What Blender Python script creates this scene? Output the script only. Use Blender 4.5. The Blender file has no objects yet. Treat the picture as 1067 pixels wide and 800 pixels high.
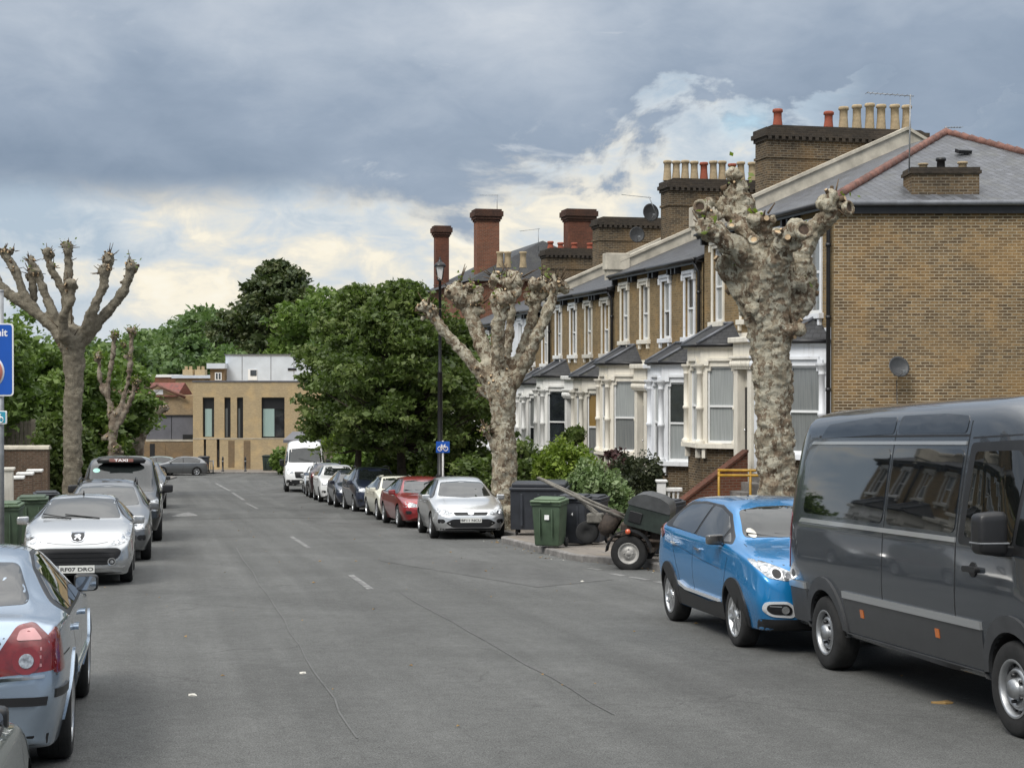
import bpy, bmesh, math, random
from mathutils import Vector, Matrix, noise, Euler
from mathutils.bvhtree import BVHTree
import numpy as np
random.seed(7)
R = math.radians
SC = bpy.context.scene
COL = SC.collection
F = 1602.0; CX = 533.5; HZ = 386.0
def ground(Y):
    """height of the street (eye level is 0); it falls away from the camera and flattens beyond the last cars"""
    if Y < 0: return -2.1 - 0.0537*Y*math.exp(Y/40.0)
    if Y < 75: return -2.1 - 0.0537*Y
    d = min(Y, 185) - 75
    return -6.1275 - 0.0537*d + 0.000244*d*d
def road_off(Y): return 0.0012*max(0.0, min(Y,150)-55)**2
def kerb_r(Y): return 8.9 - 0.233*Y + road_off(Y)
def kerb_l(Y): return -2.1 - 0.233*Y + road_off(Y)
def facade(Y): return 16.9 - 0.233*Y
def at(px, py, Y): return Vector(((px-CX)/F*Y, Y, (HZ-py)/F*Y))
def gx(px, Y): return (px-CX)/F*Y

def link(o, parent=None):
    COL.objects.link(o)
    if parent is not None: o.parent = parent
    return o
def tag(o, label=None, cat=None, group=None, kind=None):
    if label: o['label'] = label
    if cat: o['category'] = cat
    if group: o['group'] = group
    if kind: o['kind'] = kind
    return o
def empty(name, loc=(0,0,0), rz=0.0, label=None, cat=None, group=None):
    o = bpy.data.objects.new(name, None); o.empty_display_size = .2
    link(o); o.location = loc; o.rotation_euler = (0,0,rz)
    return tag(o, label, cat, group)
def kids(o): return [c for c in COL.objects if c.parent == o]
CHILD = {}
def copy_tree(o, parent=None):
    c = o.copy(); COL.objects.link(c)
    c.parent = parent
    for ch in [x for x in o.children]: copy_tree(ch, c)
    return c

class MB:
    """collects geometry for one mesh"""
    def __init__(s): s.v=[]; s.f=[]; s.m=[]; s.mi=0; s.sm=[]; s.smooth=False
    def add(s, vs, fs):
        b=len(s.v); s.v.extend([tuple(p) for p in vs])
        for f in fs:
            s.f.append([b+i for i in f]); s.m.append(s.mi); s.sm.append(s.smooth)
        return s
    def box(s, x0,x1,y0,y1,z0,z1, M=None):
        vs=[Vector(p) for p in ((x0,y0,z0),(x1,y0,z0),(x1,y1,z0),(x0,y1,z0),(x0,y0,z1),(x1,y0,z1),(x1,y1,z1),(x0,y1,z1))]
        if M is not None: vs=[M@p for p in vs]
        return s.add(vs, [(0,3,2,1),(4,5,6,7),(0,1,5,4),(1,2,6,5),(2,3,7,6),(3,0,4,7)])
    def cbox(s, c, d, M=None):
        return s.box(c[0]-d[0]/2,c[0]+d[0]/2,c[1]-d[1]/2,c[1]+d[1]/2,c[2]-d[2]/2,c[2]+d[2]/2,M)
    def bbox(s, x0,x1,y0,y1,z0,z1,b=.02, M=None):
        """box with its twelve edges chamfered"""
        bm=bmesh.new(); bmesh.ops.create_cube(bm,size=1)
        for v in bm.verts: v.co=Vector(((x0+x1)/2+v.co.x*(x1-x0),(y0+y1)/2+v.co.y*(y1-y0),(z0+z1)/2+v.co.z*(z1-z0)))
        bmesh.ops.bevel(bm,geom=list(bm.edges),offset=b,segments=2,profile=.5,affect='EDGES')
        bm.verts.index_update()
        vs=[(M@v.co if M is not None else v.co.copy()) for v in bm.verts]; fs=[[v.index for v in f.verts] for f in bm.faces]
        bm.free(); return s.add(vs,fs)
    def prism(s, poly, axis, a, b, M=None):
        """extrude a 2-D polygon along an axis: axis 'x' -> (y,z) ; 'y' -> (x,z) ; 'z' -> (x,y)"""
        def P(p,t): return Vector((t,p[0],p[1])) if axis=='x' else Vector((p[0],t,p[1])) if axis=='y' else Vector((p[0],p[1],t))
        n=len(poly); vs=[P(p,a) for p in poly]+[P(p,b) for p in poly]
        if M is not None: vs=[M@p for p in vs]
        ar=sum(poly[i][0]*poly[(i+1)%n][1]-poly[(i+1)%n][0]*poly[i][1] for i in range(n))
        fl=(ar>0)!=(axis=='y')
        if (b<a): fl=not fl
        fs=[list(range(n))[::-1], list(range(n,2*n))]+[[i,(i+1)%n,n+(i+1)%n,n+i] for i in range(n)]
        if not fl: fs=[f[::-1] for f in fs]
        return s.add(vs,fs)
    def tube(s, pts, rad, n=8, cap=True):
        pts=[Vector(p) for p in pts]
        if not isinstance(rad,(list,tuple)): rad=[rad]*len(pts)
        rings=[]; up=None
        for i,p in enumerate(pts):
            d=(pts[min(i+1,len(pts)-1)]-pts[max(i-1,0)])
            if d.length<1e-9: d=Vector((0,0,1))
            d.normalize()
            if up is None:
                up=Vector((0,0,1)) if abs(d.z)<.9 else Vector((1,0,0))
            a=up.cross(d)
            if a.length<1e-6: a=Vector((0,1,0)).cross(d)
            a.normalize(); b=d.cross(a); up=b
            up=d.cross(a)
            rings.append([p+(a*math.cos(2*math.pi*k/n)+b*math.sin(2*math.pi*k/n))*rad[i] for k in range(n)])
            up=b
        vs=[v for r in rings for v in r]; fs=[]
        for i in range(len(rings)-1):
            for k in range(n):
                fs.append([i*n+k,i*n+(k+1)%n,(i+1)*n+(k+1)%n,(i+1)*n+k])
        if cap: fs.append(list(range(n))[::-1]); fs.append([(len(rings)-1)*n+k for k in range(n)])
        o=s.smooth; s.smooth=True; s.add(vs,fs); s.smooth=o
        return s
    def lathe(s, prof, n=16, M=None, a0=0, a1=2*math.pi):
        """prof: (radius, height) turned about local z"""
        full=abs(a1-a0-2*math.pi)<1e-6; m=n if full else n+1
        vs=[]
        for r,z in prof:
            for k in range(m):
                a=a0+(a1-a0)*k/n; p=Vector((r*math.cos(a),r*math.sin(a),z)); vs.append(M@p if M is not None else p)
        fs=[]
        for i in range(len(prof)-1):
            for k in range(n):
                k2=(k+1)%m
                fs.append([i*m+k,i*m+k2,(i+1)*m+k2,(i+1)*m+k])
        o=s.smooth; s.smooth=True; s.add(vs,fs); s.smooth=o
        return s
    def sphere(s, c, r, n=10, M=None):
        r=Vector(r) if isinstance(r,(tuple,list)) else Vector((r,r,r)); vs=[];fs=[]
        m=n//2
        for i in range(m+1):
            t=math.pi*i/m
            for k in range(n):
                a=2*math.pi*k/n; p=Vector((c[0]+r.x*math.sin(t)*math.cos(a),c[1]+r.y*math.sin(t)*math.sin(a),c[2]+r.z*math.cos(t)))
                vs.append(M@p if M is not None else p)
        for i in range(m):
            for k in range(n):
                fs.append([i*n+k,(i+1)*n+k,(i+1)*n+(k+1)%n,i*n+(k+1)%n])
        o=s.smooth; s.smooth=True; s.add(vs,fs); s.smooth=o
        return s
    def quad(s,a,b,c,d): return s.add([a,b,c,d],[(0,1,2,3)])
    def poly(s,ps): return s.add(ps,[list(range(len(ps)))])
    def build(s, name, mats, parent=None, smooth=None, uv=True, weld=False, autosmooth=None):
        me=bpy.data.meshes.new(name)
        me.from_pydata(s.v,[],s.f); 
        if not isinstance(mats,(list,tuple)): mats=[mats]
        for m in mats: me.materials.append(m)
        me.polygons.foreach_set('material_index', s.m)
        if smooth is None: me.polygons.foreach_set('use_smooth', s.sm)
        else: me.polygons.foreach_set('use_smooth',[smooth]*len(s.f))
        me.validate(); me.update()
        if uv: box_uv(me)
        if autosmooth: me.set_sharp_from_angle(angle=R(autosmooth))
        o=bpy.data.objects.new(name,me)
        return link(o,parent)
def box_uv(me):
    """metre-scaled UVs by the dominant axis of each face"""
    uv=me.uv_layers.new(name='UVMap')
    nl=len(me.loops)
    if nl==0: return
    co=np.empty(len(me.vertices)*3); me.vertices.foreach_get('co',co); co=co.reshape(-1,3)
    vi=np.empty(nl,dtype=np.int64); me.loops.foreach_get('vertex_index',vi)
    npol=len(me.polygons); nr=np.empty(npol*3); me.polygons.foreach_get('normal',nr); nr=nr.reshape(-1,3)
    lt=np.empty(npol,dtype=np.int64); me.polygons.foreach_get('loop_total',lt)
    ln=np.repeat(nr,lt,axis=0); c=co[vi]
    # along-wall direction for near-vertical faces, plain xy for the rest
    hl=np.hypot(ln[:,0],ln[:,1]); vert=hl>.35
    tx=np.where(hl>1e-6,-ln[:,1]/np.maximum(hl,1e-6),1); ty=np.where(hl>1e-6,ln[:,0]/np.maximum(hl,1e-6),0)
    u=np.where(vert,c[:,0]*tx+c[:,1]*ty,c[:,0]); v=np.where(vert,c[:,2]/np.maximum(np.where(hl>.8,1,np.maximum(hl,.3)),.3),c[:,1])
    out=np.stack([u,v],1).ravel(); uv.data.foreach_set('uv',out)

# ---------------------------------------------------------------- materials
class NT:
    def __init__(s,name):
        s.m=bpy.data.materials.new(name); s.m.use_nodes=True; s.t=s.m.node_tree; s.n=s.t.nodes; s.n.clear()
        s.out=s.n.new('ShaderNodeOutputMaterial'); s.b=s.n.new('ShaderNodeBsdfPrincipled'); s.l(s.b.outputs[0],s.out.inputs[0])
    def l(s,a,b): s.t.links.new(a,b)
    def node(s,t,**k):
        n=s.n.new(t)
        for a,v in k.items():
            if a.startswith('i_'):
                nm=a[2:].replace('_',' ')
                inp=n.inputs[int(nm)] if nm.isdigit() else n.inputs[nm]
                if hasattr(v,'is_linked') or isinstance(v,bpy.types.NodeSocket): s.l(v,inp)
                else: inp.default_value=v
            else: setattr(n,a,v)
        return n
    def coord(s,kind='Object',scale=(1,1,1)):
        c=s.node('ShaderNodeTexCoord'); m=s.node('ShaderNodeMapping'); m.inputs['Scale'].default_value=scale
        s.l(c.outputs[kind],m.inputs[0]); return m.outputs[0]
    def noise(s,vec,scale,detail=4,rough=.6,dist=0):
        n=s.node('ShaderNodeTexNoise'); n.inputs['Scale'].default_value=scale; n.inputs['Detail'].default_value=detail; n.inputs['Roughness'].default_value=rough; n.inputs['Distortion'].default_value=dist
        if vec is not None: s.l(vec,n.inputs['Vector'])
        return n.outputs[0]
    def ramp(s,fac,stops,interp='LINEAR'):
        n=s.node('ShaderNodeValToRGB'); s.l(fac,n.inputs[0]); cr=n.color_ramp; cr.interpolation=interp
        while len(cr.elements)<len(stops): cr.elements.new(.5)
        for e,(p,c) in zip(cr.elements,stops):
            e.position=p; e.color=(c[0],c[1],c[2],1) if isinstance(c,(tuple,list)) else (c,c,c,1)
        return n.outputs[0]
    def mix(s,fac,a,b,mode='MIX'):
        n=s.node('ShaderNodeMix',data_type='RGBA',blend_type=mode)
        for v,i in ((fac,0),(a,6),(b,7)):
            if isinstance(v,bpy.types.NodeSocket): s.l(v,n.inputs[i])
            else: n.inputs[i].default_value=v if i==0 else (v[0],v[1],v[2],1)
        return n.outputs[2]
    def math(s,op,a,b=0.0,clamp=False):
        n=s.node('ShaderNodeMath',operation=op,use_clamp=clamp)
        for v,i in ((a,0),(b,1)):
            if isinstance(v,bpy.types.NodeSocket): s.l(v,n.inputs[i])
            else: n.inputs[i].default_value=v
        return n.outputs[0]
    def bump(s,h,strength=.3,dist=.02):
        n=s.node('ShaderNodeBump'); n.inputs['Strength'].default_value=strength; n.inputs['Distance'].default_value=dist
        s.l(h,n.inputs['Height']); s.l(n.outputs[0],s.b.inputs['Normal']); return n
    def set(s,**k):
        for a,v in k.items():
            i=s.b.inputs[a.replace('_',' ')]
            if isinstance(v,bpy.types.NodeSocket): s.l(v,i)
            else: i.default_value=(v[0],v[1],v[2],1) if isinstance(v,(tuple,list)) and len(v)==3 and i.type=='RGBA' else v
        return s
def hexlin(r,g,b):
    f=lambda c:(c/255/12.92 if c<=10 else ((c/255+.055)/1.055)**2.4)
    return (f(r),f(g),f(b))
def plain(name,col,rough=.6,metal=0.0,var=.12,scale=6.0,bump=0.0,coat=0.0,spec=.5,bscale=40):
    t=NT(name); v=t.coord('Object')
    n=t.noise(v,scale,5,.65)
    d=tuple(max(0,c*(1-var*1.6)) for c in col); l=tuple(min(1,c*(1+var)) for c in col)
    t.set(Base_Color=t.ramp(n,[(.3,d),(.7,l)]),Roughness=rough,Metallic=metal,Coat_Weight=coat,Specular_IOR_Level=spec)
    if bump: t.bump(t.noise(v,bscale,4,.6),bump,.01)
    return t.m
def car_paint(name,col,metal=.55,rough=.38,coat=1.0):
    t=NT(name); v=t.coord('Object')
    fl=t.noise(v,900,2,.5); dirt=t.noise(v,3.2,6,.7)
    c=t.mix(t.math('MULTIPLY',fl,.3),col,tuple(min(1,x*1.4+.01) for x in col))
    sep=t.node('ShaderNodeSeparateXYZ'); tc=t.node('ShaderNodeTexCoord'); t.l(tc.outputs['Object'],sep.inputs[0])
    low=t.node('ShaderNodeMapRange'); t.l(sep.outputs[2],low.inputs[0]); low.inputs[1].default_value=.55; low.inputs[2].default_value=.2; low.inputs[3].default_value=.02; low.inputs[4].default_value=.6
    df=t.math('MULTIPLY',low.outputs[0],t.ramp(dirt,[(.35,0),(.75,1)]),True)
    c=t.mix(df,c,(.13,.12,.105))
    t.set(Base_Color=c,Metallic=metal,Roughness=rough,Coat_Weight=coat,Coat_Roughness=t.math('ADD',t.math('MULTIPLY',df,.4),.03))
    return t.m
M={}
def brick_mat(name, c1, c2, mortar, dark=.35, stain=(.03,.028,.024), grime=.5, bw=.225, rh=.075, soot=None):
    t=NT(name); uv=t.coord('UV'); ob=t.coord('Object')
    b=t.node('ShaderNodeTexBrick',offset=.5,squash=1.0)
    t.l(uv,b.inputs['Vector']); b.inputs['Scale'].default_value=1; b.inputs['Mortar Size'].default_value=.0115; b.inputs['Mortar Smooth'].default_value=.2
    b.inputs['Brick Width'].default_value=bw; b.inputs['Row Height'].default_value=rh; b.inputs['Bias'].default_value=-.1
    b.inputs['Color1'].default_value=(*c1,1); b.inputs['Color2'].default_value=(*c2,1); b.inputs['Mortar'].default_value=(*mortar,1)
    # blue-black burnt headers here and there, big weather patches over them
    mort=t.noise(ob,3,4,.6)
    br=t.ramp(t.noise(uv,9,3,.6),[(.3,1-dark*.7),(.7,1+dark*.4)])
    c=t.mix(1,b.outputs['Color'],br,'MULTIPLY')
    mm=t.mix(t.math('MULTIPLY',b.outputs['Fac'],t.ramp(mort,[(.3,.55),(.6,1)])),c,mortar)
    big=t.noise(ob,.55,6,.62,.4); 
    g=t.ramp(big,[(.36,1),(.62,0)])
    g=t.math('MULTIPLY',g,grime)
    c2_=t.mix(g,mm,t.mix(.55,mm,stain))
    rain=t.noise(t.coord('Object',(1.6,1.6,.22)),1.1,6,.65); mm=t.mix(t.math('MULTIPLY',t.ramp(rain,[(.5,0),(.7,1)]),grime*.8),mm,(c2[0]*.45,c2[1]*.45,c2[2]*.45)); pale=t.noise(ob,1.7,5,.6); mm=t.mix(t.math('MULTIPLY',t.ramp(pale,[(.58,0),(.75,1)]),.22),mm,mortar)
    warm=t.noise(ob,.9,4,.5,.3); c3=t.mix(t.math('MULTIPLY',t.ramp(warm,[(.5,0),(.72,1)]),.35),c2_,(c1[0]*1.5,c1[1]*1.35,c1[2]*1.05))
    t.set(Base_Color=c3,Roughness=.92,Specular_IOR_Level=.2)
    h=t.math('ADD',t.math('MULTIPLY',b.outputs['Fac'],-1.0),t.math('MULTIPLY',t.noise(uv,60,3,.6),.6))
    t.bump(h,.55,.012)
    return t.m
def slate_mat(name,c1,c2,rough=.45,w=.26,h=.2,gapc=.3):
    t=NT(name); uv=t.coord('UV'); ob=t.coord('Object')
    b=t.node('ShaderNodeTexBrick',offset=.5); t.l(uv,b.inputs['Vector']); b.inputs['Scale'].default_value=1
    b.inputs['Mortar Size'].default_value=.008; b.inputs['Mortar Smooth'].default_value=.1; b.inputs['Brick Width'].default_value=w; b.inputs['Row Height'].default_value=h
    b.inputs['Color1'].default_value=(*c1,1); b.inputs['Color2'].default_value=(*c2,1); b.inputs['Mortar'].default_value=(c1[0]*gapc,c1[1]*gapc,c1[2]*gapc,1)
    cell=t.node('ShaderNodeTexWhiteNoise',noise_dimensions='2D'); sn=t.node('ShaderNodeVectorMath',operation='SNAP'); t.l(uv,sn.inputs[0]); sn.inputs[1].default_value=(w,h,1); t.l(sn.outputs[0],cell.inputs['Vector'])
    c=t.mix(1,b.outputs['Color'],t.ramp(cell.outputs['Value'],[(0,.6),(.5,1),(1,1.4)]),'MULTIPLY')
    n=t.noise(ob,1.4,6,.65); c=t.mix(t.math('MULTIPLY',t.ramp(n,[(.5,0),(.75,1)]),.45),c,(.10,.10,.075))
    t.set(Base_Color=c,Roughness=t.math('ADD',t.math('MULTIPLY',cell.outputs['Value'],.18),rough-.05),Specular_IOR_Level=.45)
    sepx=t.node('ShaderNodeSeparateXYZ'); t.l(uv,sepx.inputs[0]); fr=t.math('FRACT',t.math('DIVIDE',sepx.outputs[1],h))
    t.bump(t.math('ADD',t.math('MULTIPLY',fr,-.8),t.math('MULTIPLY',b.outputs['Fac'],-.6)),.5,.015)
    return t.m
def asphalt_mat(name,base,gran=.25):
    t=NT(name); ob=t.coord('Object')
    fine=t.noise(ob,95,4,.75); mid=t.noise(ob,7,5,.65,.5); big=t.noise(ob,.33,5,.6,.8)
    lane=t.noise(t.coord('UV',(1.6,.05,1)),1.0,4,.55)          # wear that runs along the traffic
    c=t.ramp(fine,[(.28,tuple(x*(1-gran*2.1) for x in base)),(.5,base),(.72,tuple(x*(1+gran*2.0) for x in base))])
    c=t.mix(1,c,t.ramp(mid,[(.3,.86),(.7,1.12)]),'MULTIPLY')
    c=t.mix(1,c,t.ramp(big,[(.3,.82),(.7,1.16)]),'MULTIPLY')
    c=t.mix(1,c,t.ramp(lane,[(.32,.84),(.68,1.14)]),'MULTIPLY')
    vo=t.node('ShaderNodeTexVoronoi',feature='DISTANCE_TO_EDGE'); wv=t.node('ShaderNodeVectorMath',operation='ADD'); t.l(ob,wv.inputs[0])
    nz=t.node('ShaderNodeTexNoise'); nz.inputs['Scale'].default_value=1.3; nz.inputs['Detail'].default_value=5; t.l(ob,nz.inputs['Vector'])
    sc=t.node('ShaderNodeVectorMath',operation='SCALE'); t.l(nz.outputs[1],sc.inputs[0]); sc.inputs[3].default_value=1.6; t.l(sc.outputs[0],wv.inputs[1])
    t.l(wv.outputs[0],vo.inputs['Vector']); vo.inputs['Scale'].default_value=.27
    cr=t.math('MULTIPLY',t.ramp(vo.outputs['Distance'],[(.0,1),(.006,0)]),t.ramp(t.noise(ob,.5,2),[(.45,0),(.6,1)]))
    c=t.mix(t.math('MULTIPLY',cr,.6),c,(base[0]*.3,base[1]*.3,base[2]*.3))
    t.set(Base_Color=c,Roughness=.88,Specular_IOR_Level=.3); t.bump(fine,.55,.012)
    return t.m
def leaf_mat(name,c1,c2,c3,trans=.3,scale=.9):
    t=NT(name); ob=t.coord('Object')
    at_=t.node('ShaderNodeAttribute',attribute_name='tint')
    n=t.noise(ob,scale,3,.5); f=t.math('ADD',t.math('MULTIPLY',n,.7),t.math('MULTIPLY',at_.outputs['Fac'],.5))
    c=t.ramp(f,[(.3,c1),(.6,c2),(.9,c3)])
    t.set(Base_Color=c,Roughness=.5,Specular_IOR_Level=.35)
    tr=t.node('ShaderNodeBsdfTranslucent'); t.l(t.mix(.5,c,(c2[0]*1.3,c2[1]*1.5,c2[2]*.6)),tr.inputs[0])
    ms=t.node('ShaderNodeMixShader'); ms.inputs[0].default_value=trans; t.l(t.b.outputs[0],ms.inputs[1]); t.l(tr.outputs[0],ms.inputs[2]); t.l(ms.outputs[0],t.out.inputs[0])
    return t.m
def bark_mat(name,cols,scale=2.2,flake=1.0):
    t=NT(name); ob=t.coord('Object',(1,1,.8)); wr=t.coord('Object',(1,1,3.2))
    n3=t.node('ShaderNodeTexNoise'); n3.inputs['Scale'].default_value=scale*2.6; n3.inputs['Detail'].default_value=6; n3.inputs['Roughness'].default_value=.7; t.l(ob,n3.inputs['Vector'])
    s3=t.node('ShaderNodeVectorMath',operation='SCALE'); s3.inputs[3].default_value=.5; t.l(n3.outputs[1],s3.inputs[0]); vec=t.node('ShaderNodeVectorMath',operation='ADD'); t.l(ob,vec.inputs[0]); t.l(s3.outputs[0],vec.inputs[1])
    vo=t.node('ShaderNodeTexVoronoi'); vo.inputs['Scale'].default_value=scale*4.4; t.l(vec.outputs[0],vo.inputs['Vector'])
    sp=t.node('ShaderNodeSeparateColor'); t.l(vo.outputs['Color'],sp.inputs[0])
    big=t.noise(ob,scale*.8,5,.65)
    f=t.math('ADD',t.math('ADD',t.math('MULTIPLY',sp.outputs[0],.30*flake),t.math('MULTIPLY',big,.45)),t.math('MULTIPLY',t.noise(ob,scale*7,6,.75),.35))
    c=t.ramp(f,[(.34,cols[0]),(.48,cols[1]),(.60,cols[2]),(.74,cols[3])])
    fine=t.noise(ob,46,6,.75); wrn=t.noise(wr,5,7,.72,.4)
    c=t.mix(1,c,t.ramp(fine,[(.3,.68),(.7,1.22)]),'MULTIPLY'); c=t.mix(1,c,t.ramp(wrn,[(.30,.45),(.40,.95),(.7,1.08)]),'MULTIPLY')
    t.set(Base_Color=c,Roughness=.95,Specular_IOR_Level=.12)
    t.bump(t.math('ADD',t.math('ADD',t.math('MULTIPLY',sp.outputs[0],.35),t.math('MULTIPLY',wrn,1.3)),t.math('MULTIPLY',fine,.5)),.9,.035)
    return t.m
def glass_mat(name,col=(.012,.014,.016),rough=.03,spec=.9):
    t=NT(name); ob=t.coord('Object')
    n=t.noise(ob,1.6,4,.6)
    t.set(Base_Color=t.ramp(n,[(.35,tuple(c*.6 for c in col)),(.65,tuple(c*1.5 for c in col))]),Roughness=rough,Specular_IOR_Level=spec,IOR=1.5,Coat_Weight=.4,Coat_Roughness=.02)
    return t.m
def curtain_glass(name,col,dark):
    """window glass with a pale net curtain hanging close behind it"""
    t=NT(name); uv=t.coord('UV',(26,1,1)); w=t.noise(uv,1.0,3,.5)
    t.set(Base_Color=t.ramp(w,[(.25,tuple(.5*a+.5*b for a,b in zip(col,dark))),(.6,col)]),Roughness=.12,Specular_IOR_Level=.7,Coat_Weight=.5,Coat_Roughness=.02)
    return t.m
def stucco(name,col,rough=.55,var=.06,scale=1.4,bump=.12):
    """painted render with rain streaks, grime and flaking spots"""
    t=NT(name); ob=t.coord('Object'); st=t.coord('Object',(5,5,.5))
    n=t.noise(ob,scale,5,.65); streak=t.noise(st,1.2,6,.65); sp=t.noise(ob,9,6,.75)
    c=t.ramp(n,[(.3,tuple(x*(1-var*1.5) for x in col)),(.7,tuple(min(1,x*(1+var)) for x in col))])
    c=t.mix(t.math('MULTIPLY',t.ramp(streak,[(.52,0),(.72,1)]),.38),c,(.30,.28,.235))
    c=t.mix(t.math('MULTIPLY',t.ramp(sp,[(.62,0),(.70,1)]),.35),c,(.26,.235,.19))
    t.set(Base_Color=c,Roughness=rough); t.bump(t.noise(ob,30,4,.6),bump,.01); return t.m
M['brick']=brick_mat('yellow_stock_brick',(.275,.18,.088),(.095,.062,.037),(.40,.34,.245),.5,grime=.45)
M['brick2']=brick_mat('sooty_stock_brick',(.185,.125,.068),(.065,.047,.032),(.25,.215,.16),.55,grime=.85,stain=(.02,.018,.016))
M['brickstreet']=brick_mat('street_front_brick',(.29,.20,.098),(.19,.13,.064),(.25,.21,.14),.35,grime=.42)
M['brickred']=brick_mat('red_brick',(.235,.088,.05),(.17,.065,.04),(.22,.15,.11),.35,grime=.6)
M['brickredsoot']=brick_mat('red_chimney_brick',(.185,.07,.045),(.125,.05,.035),(.12,.07,.05),.45,grime=.85,stain=(.025,.02,.018))
M['brickcap']=brick_mat('sooty_red_brick_cap',(.10,.048,.035),(.065,.036,.028),(.07,.05,.04),.45,grime=.7,stain=(.02,.017,.015))
M['brickgarden']=brick_mat('garden_wall_brick',(.19,.12,.085),(.13,.085,.06),(.22,.19,.15),.5,grime=.7)
M['brickbuff']=brick_mat('buff_modern_brick',(.47,.36,.215),(.40,.30,.175),(.38,.31,.2),.25,grime=.12)
M['brickbuffold']=brick_mat('old_buff_brick',(.34,.25,.15),(.26,.185,.11),(.32,.26,.18),.3,grime=.35)
M['brickbuffdark']=brick_mat('recessed_brown_brick',(.22,.15,.085),(.17,.115,.065),(.2,.16,.11),.3,grime=.2)
M['slate']=slate_mat('roof_slate',(.052,.055,.062),(.04,.042,.048),.55)
M['slatenew']=slate_mat('new_grey_slate',(.090,.094,.105),(.072,.076,.086),.5,gapc=.2)
M['slatedark']=slate_mat('bay_roof_slate',(.030,.031,.034),(.022,.023,.026),.55,.2,.15)
M['tilered']=slate_mat('red_roof_tile',(.20,.06,.045),(.16,.05,.04),.7,.18,.15)
M['ridge']=plain('terracotta_ridge_tile',(.17,.08,.06),.85,var=.35,scale=3,bump=.3)
M['stucco']=stucco('cream_painted_stucco',(.74,.70,.61),.55,var=.06,scale=1.4,bump=.12)
M['stuccow']=stucco('white_painted_stucco',(.80,.80,.78),.5,var=.05,scale=1.4,bump=.12)
M['stuccob']=stucco('bluish_white_painted_stucco',(.75,.77,.80),.5,var=.05,scale=1.4,bump=.12)
M['stuccog']=stucco('grey_weathered_stucco',(.60,.575,.51),.7,var=.12,scale=1.6,bump=.2)
M['render']=plain('cream_cement_coping',(.50,.46,.38),.85,var=.2,scale=2,bump=.3)
M['lead']=plain('grey_lead_flashing',(.15,.16,.18),.6,var=.2,scale=3,metal=.2)
M['frame']=plain('white_window_frame',(.76,.77,.77),.35,var=.03)
M['glassdark']=glass_mat('dark_window_glass',(.02,.024,.028),.04)
M['glassnet']=curtain_glass('net_curtain_glass',(.33,.35,.35),(.17,.185,.19))
M['glassmid']=curtain_glass('dim_curtain_glass',(.19,.20,.2),(.07,.08,.085))
M['glassamber']=curtain_glass('ochre_curtain_glass',(.25,.16,.05),(.12,.075,.025))
M['glassteal']=curtain_glass('pale_green_blind_glass',(.33,.44,.41),(.25,.34,.32))
M['black']=plain('black_painted_metal',(.012,.012,.013),.4,var=.2)
M['plasticblack']=plain('black_plastic',(.016,.016,.017),.55,var=.2,bump=.1,bscale=200)
M['gutter']=plain('black_gutter_paint',(.018,.018,.02),.4,var=.25)
M['paledirt']=plain('pale_cut_wood',(.52,.38,.23),.9,var=.25,scale=12,bump=.3)
M['pot']=plain('buff_chimney_pot',(.40,.31,.19),.85,var=.25,scale=4,bump=.2)
M['potred']=plain('red_chimney_pot',(.30,.075,.04),.8,var=.2,scale=4,bump=.2)
M['asphalt']=asphalt_mat('worn_asphalt',(.098,.0995,.0965),.5)
M['paving']=brick_mat('concrete_paving_slabs',(.24,.215,.19),(.20,.18,.16),(.11,.10,.09),.18,grime=.5,bw=.75,rh=.6)
M['kerb']=plain('granite_kerb',(.20,.19,.18),.85,var=.3,scale=5,bump=.3)
M['soil']=plain('garden_soil',(.075,.06,.045),.95,var=.4,scale=3,bump=.6)
M['earth']=plain('far_ground',(.10,.11,.07),.95,var=.4,scale=.3,bump=.3)
M['roadpaint']=None
t=NT('worn_white_road_paint'); v=t.coord('Object'); n=t.noise(v,5,6,.75); c=t.ramp(n,[(.44,(.10,.10,.10)),(.62,(.27,.27,.26))]); t.set(Base_Color=c,Roughness=.8); M['roadpaint']=t.m
M['bark_plane']=bark_mat('plane_tree_bark',[(.10,.068,.046),(.22,.168,.118),(.345,.30,.22),(.49,.455,.36)],2.6,1.4)
M['bark_grey']=bark_mat('grey_plane_bark',[(.17,.145,.11),(.215,.19,.145),(.25,.225,.175),(.30,.27,.21)],3.5)
M['bark_far']=bark_mat('brown_plane_bark',[(.12,.09,.07),(.22,.175,.135),(.28,.235,.185),(.36,.32,.26)],1.3)
M['bark_dark']=plain('dark_tree_bark',(.05,.04,.03),.95,var=.4,scale=5,bump=.6)
M['leaf_lime']=leaf_mat('lime_tree_leaves',(.045,.070,.017),(.095,.14,.036),(.175,.22,.07),.35)
M['leaf_dark']=leaf_mat('dark_evergreen_leaves',(0.036,0.055,0.021),(0.068,0.091,0.033),(0.117,0.130,0.052),.2)
M['leaf_mid']=leaf_mat('mid_green_leaves',(0.058,0.098,0.021),(0.111,0.176,0.036),(0.182,0.254,0.065),.3)
M['leaf_far']=leaf_mat('far_tree_leaves',(0.065,0.111,0.039),(0.117,0.182,0.065),(0.176,0.247,0.091),.3,.25)
M['leaf_hedge']=leaf_mat('bright_hedge_leaves',(0.091,0.143,0.016),(0.169,0.240,0.033),(0.273,0.351,0.065),.3,2)
M['leaf_varieg']=leaf_mat('variegated_hedge_leaves',(.09,.14,.05),(.17,.24,.10),(.32,.38,.22),.25,2)
M['leaf_red']=leaf_mat('purple_red_leaves',(.03,.022,.02),(.055,.03,.03),(.10,.045,.045),.2,2)
M['leaf_dusk']=leaf_mat('dusky_dark_leaves',(.024,.034,.018),(.046,.058,.028),(.085,.095,.05),.2,2)
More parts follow.
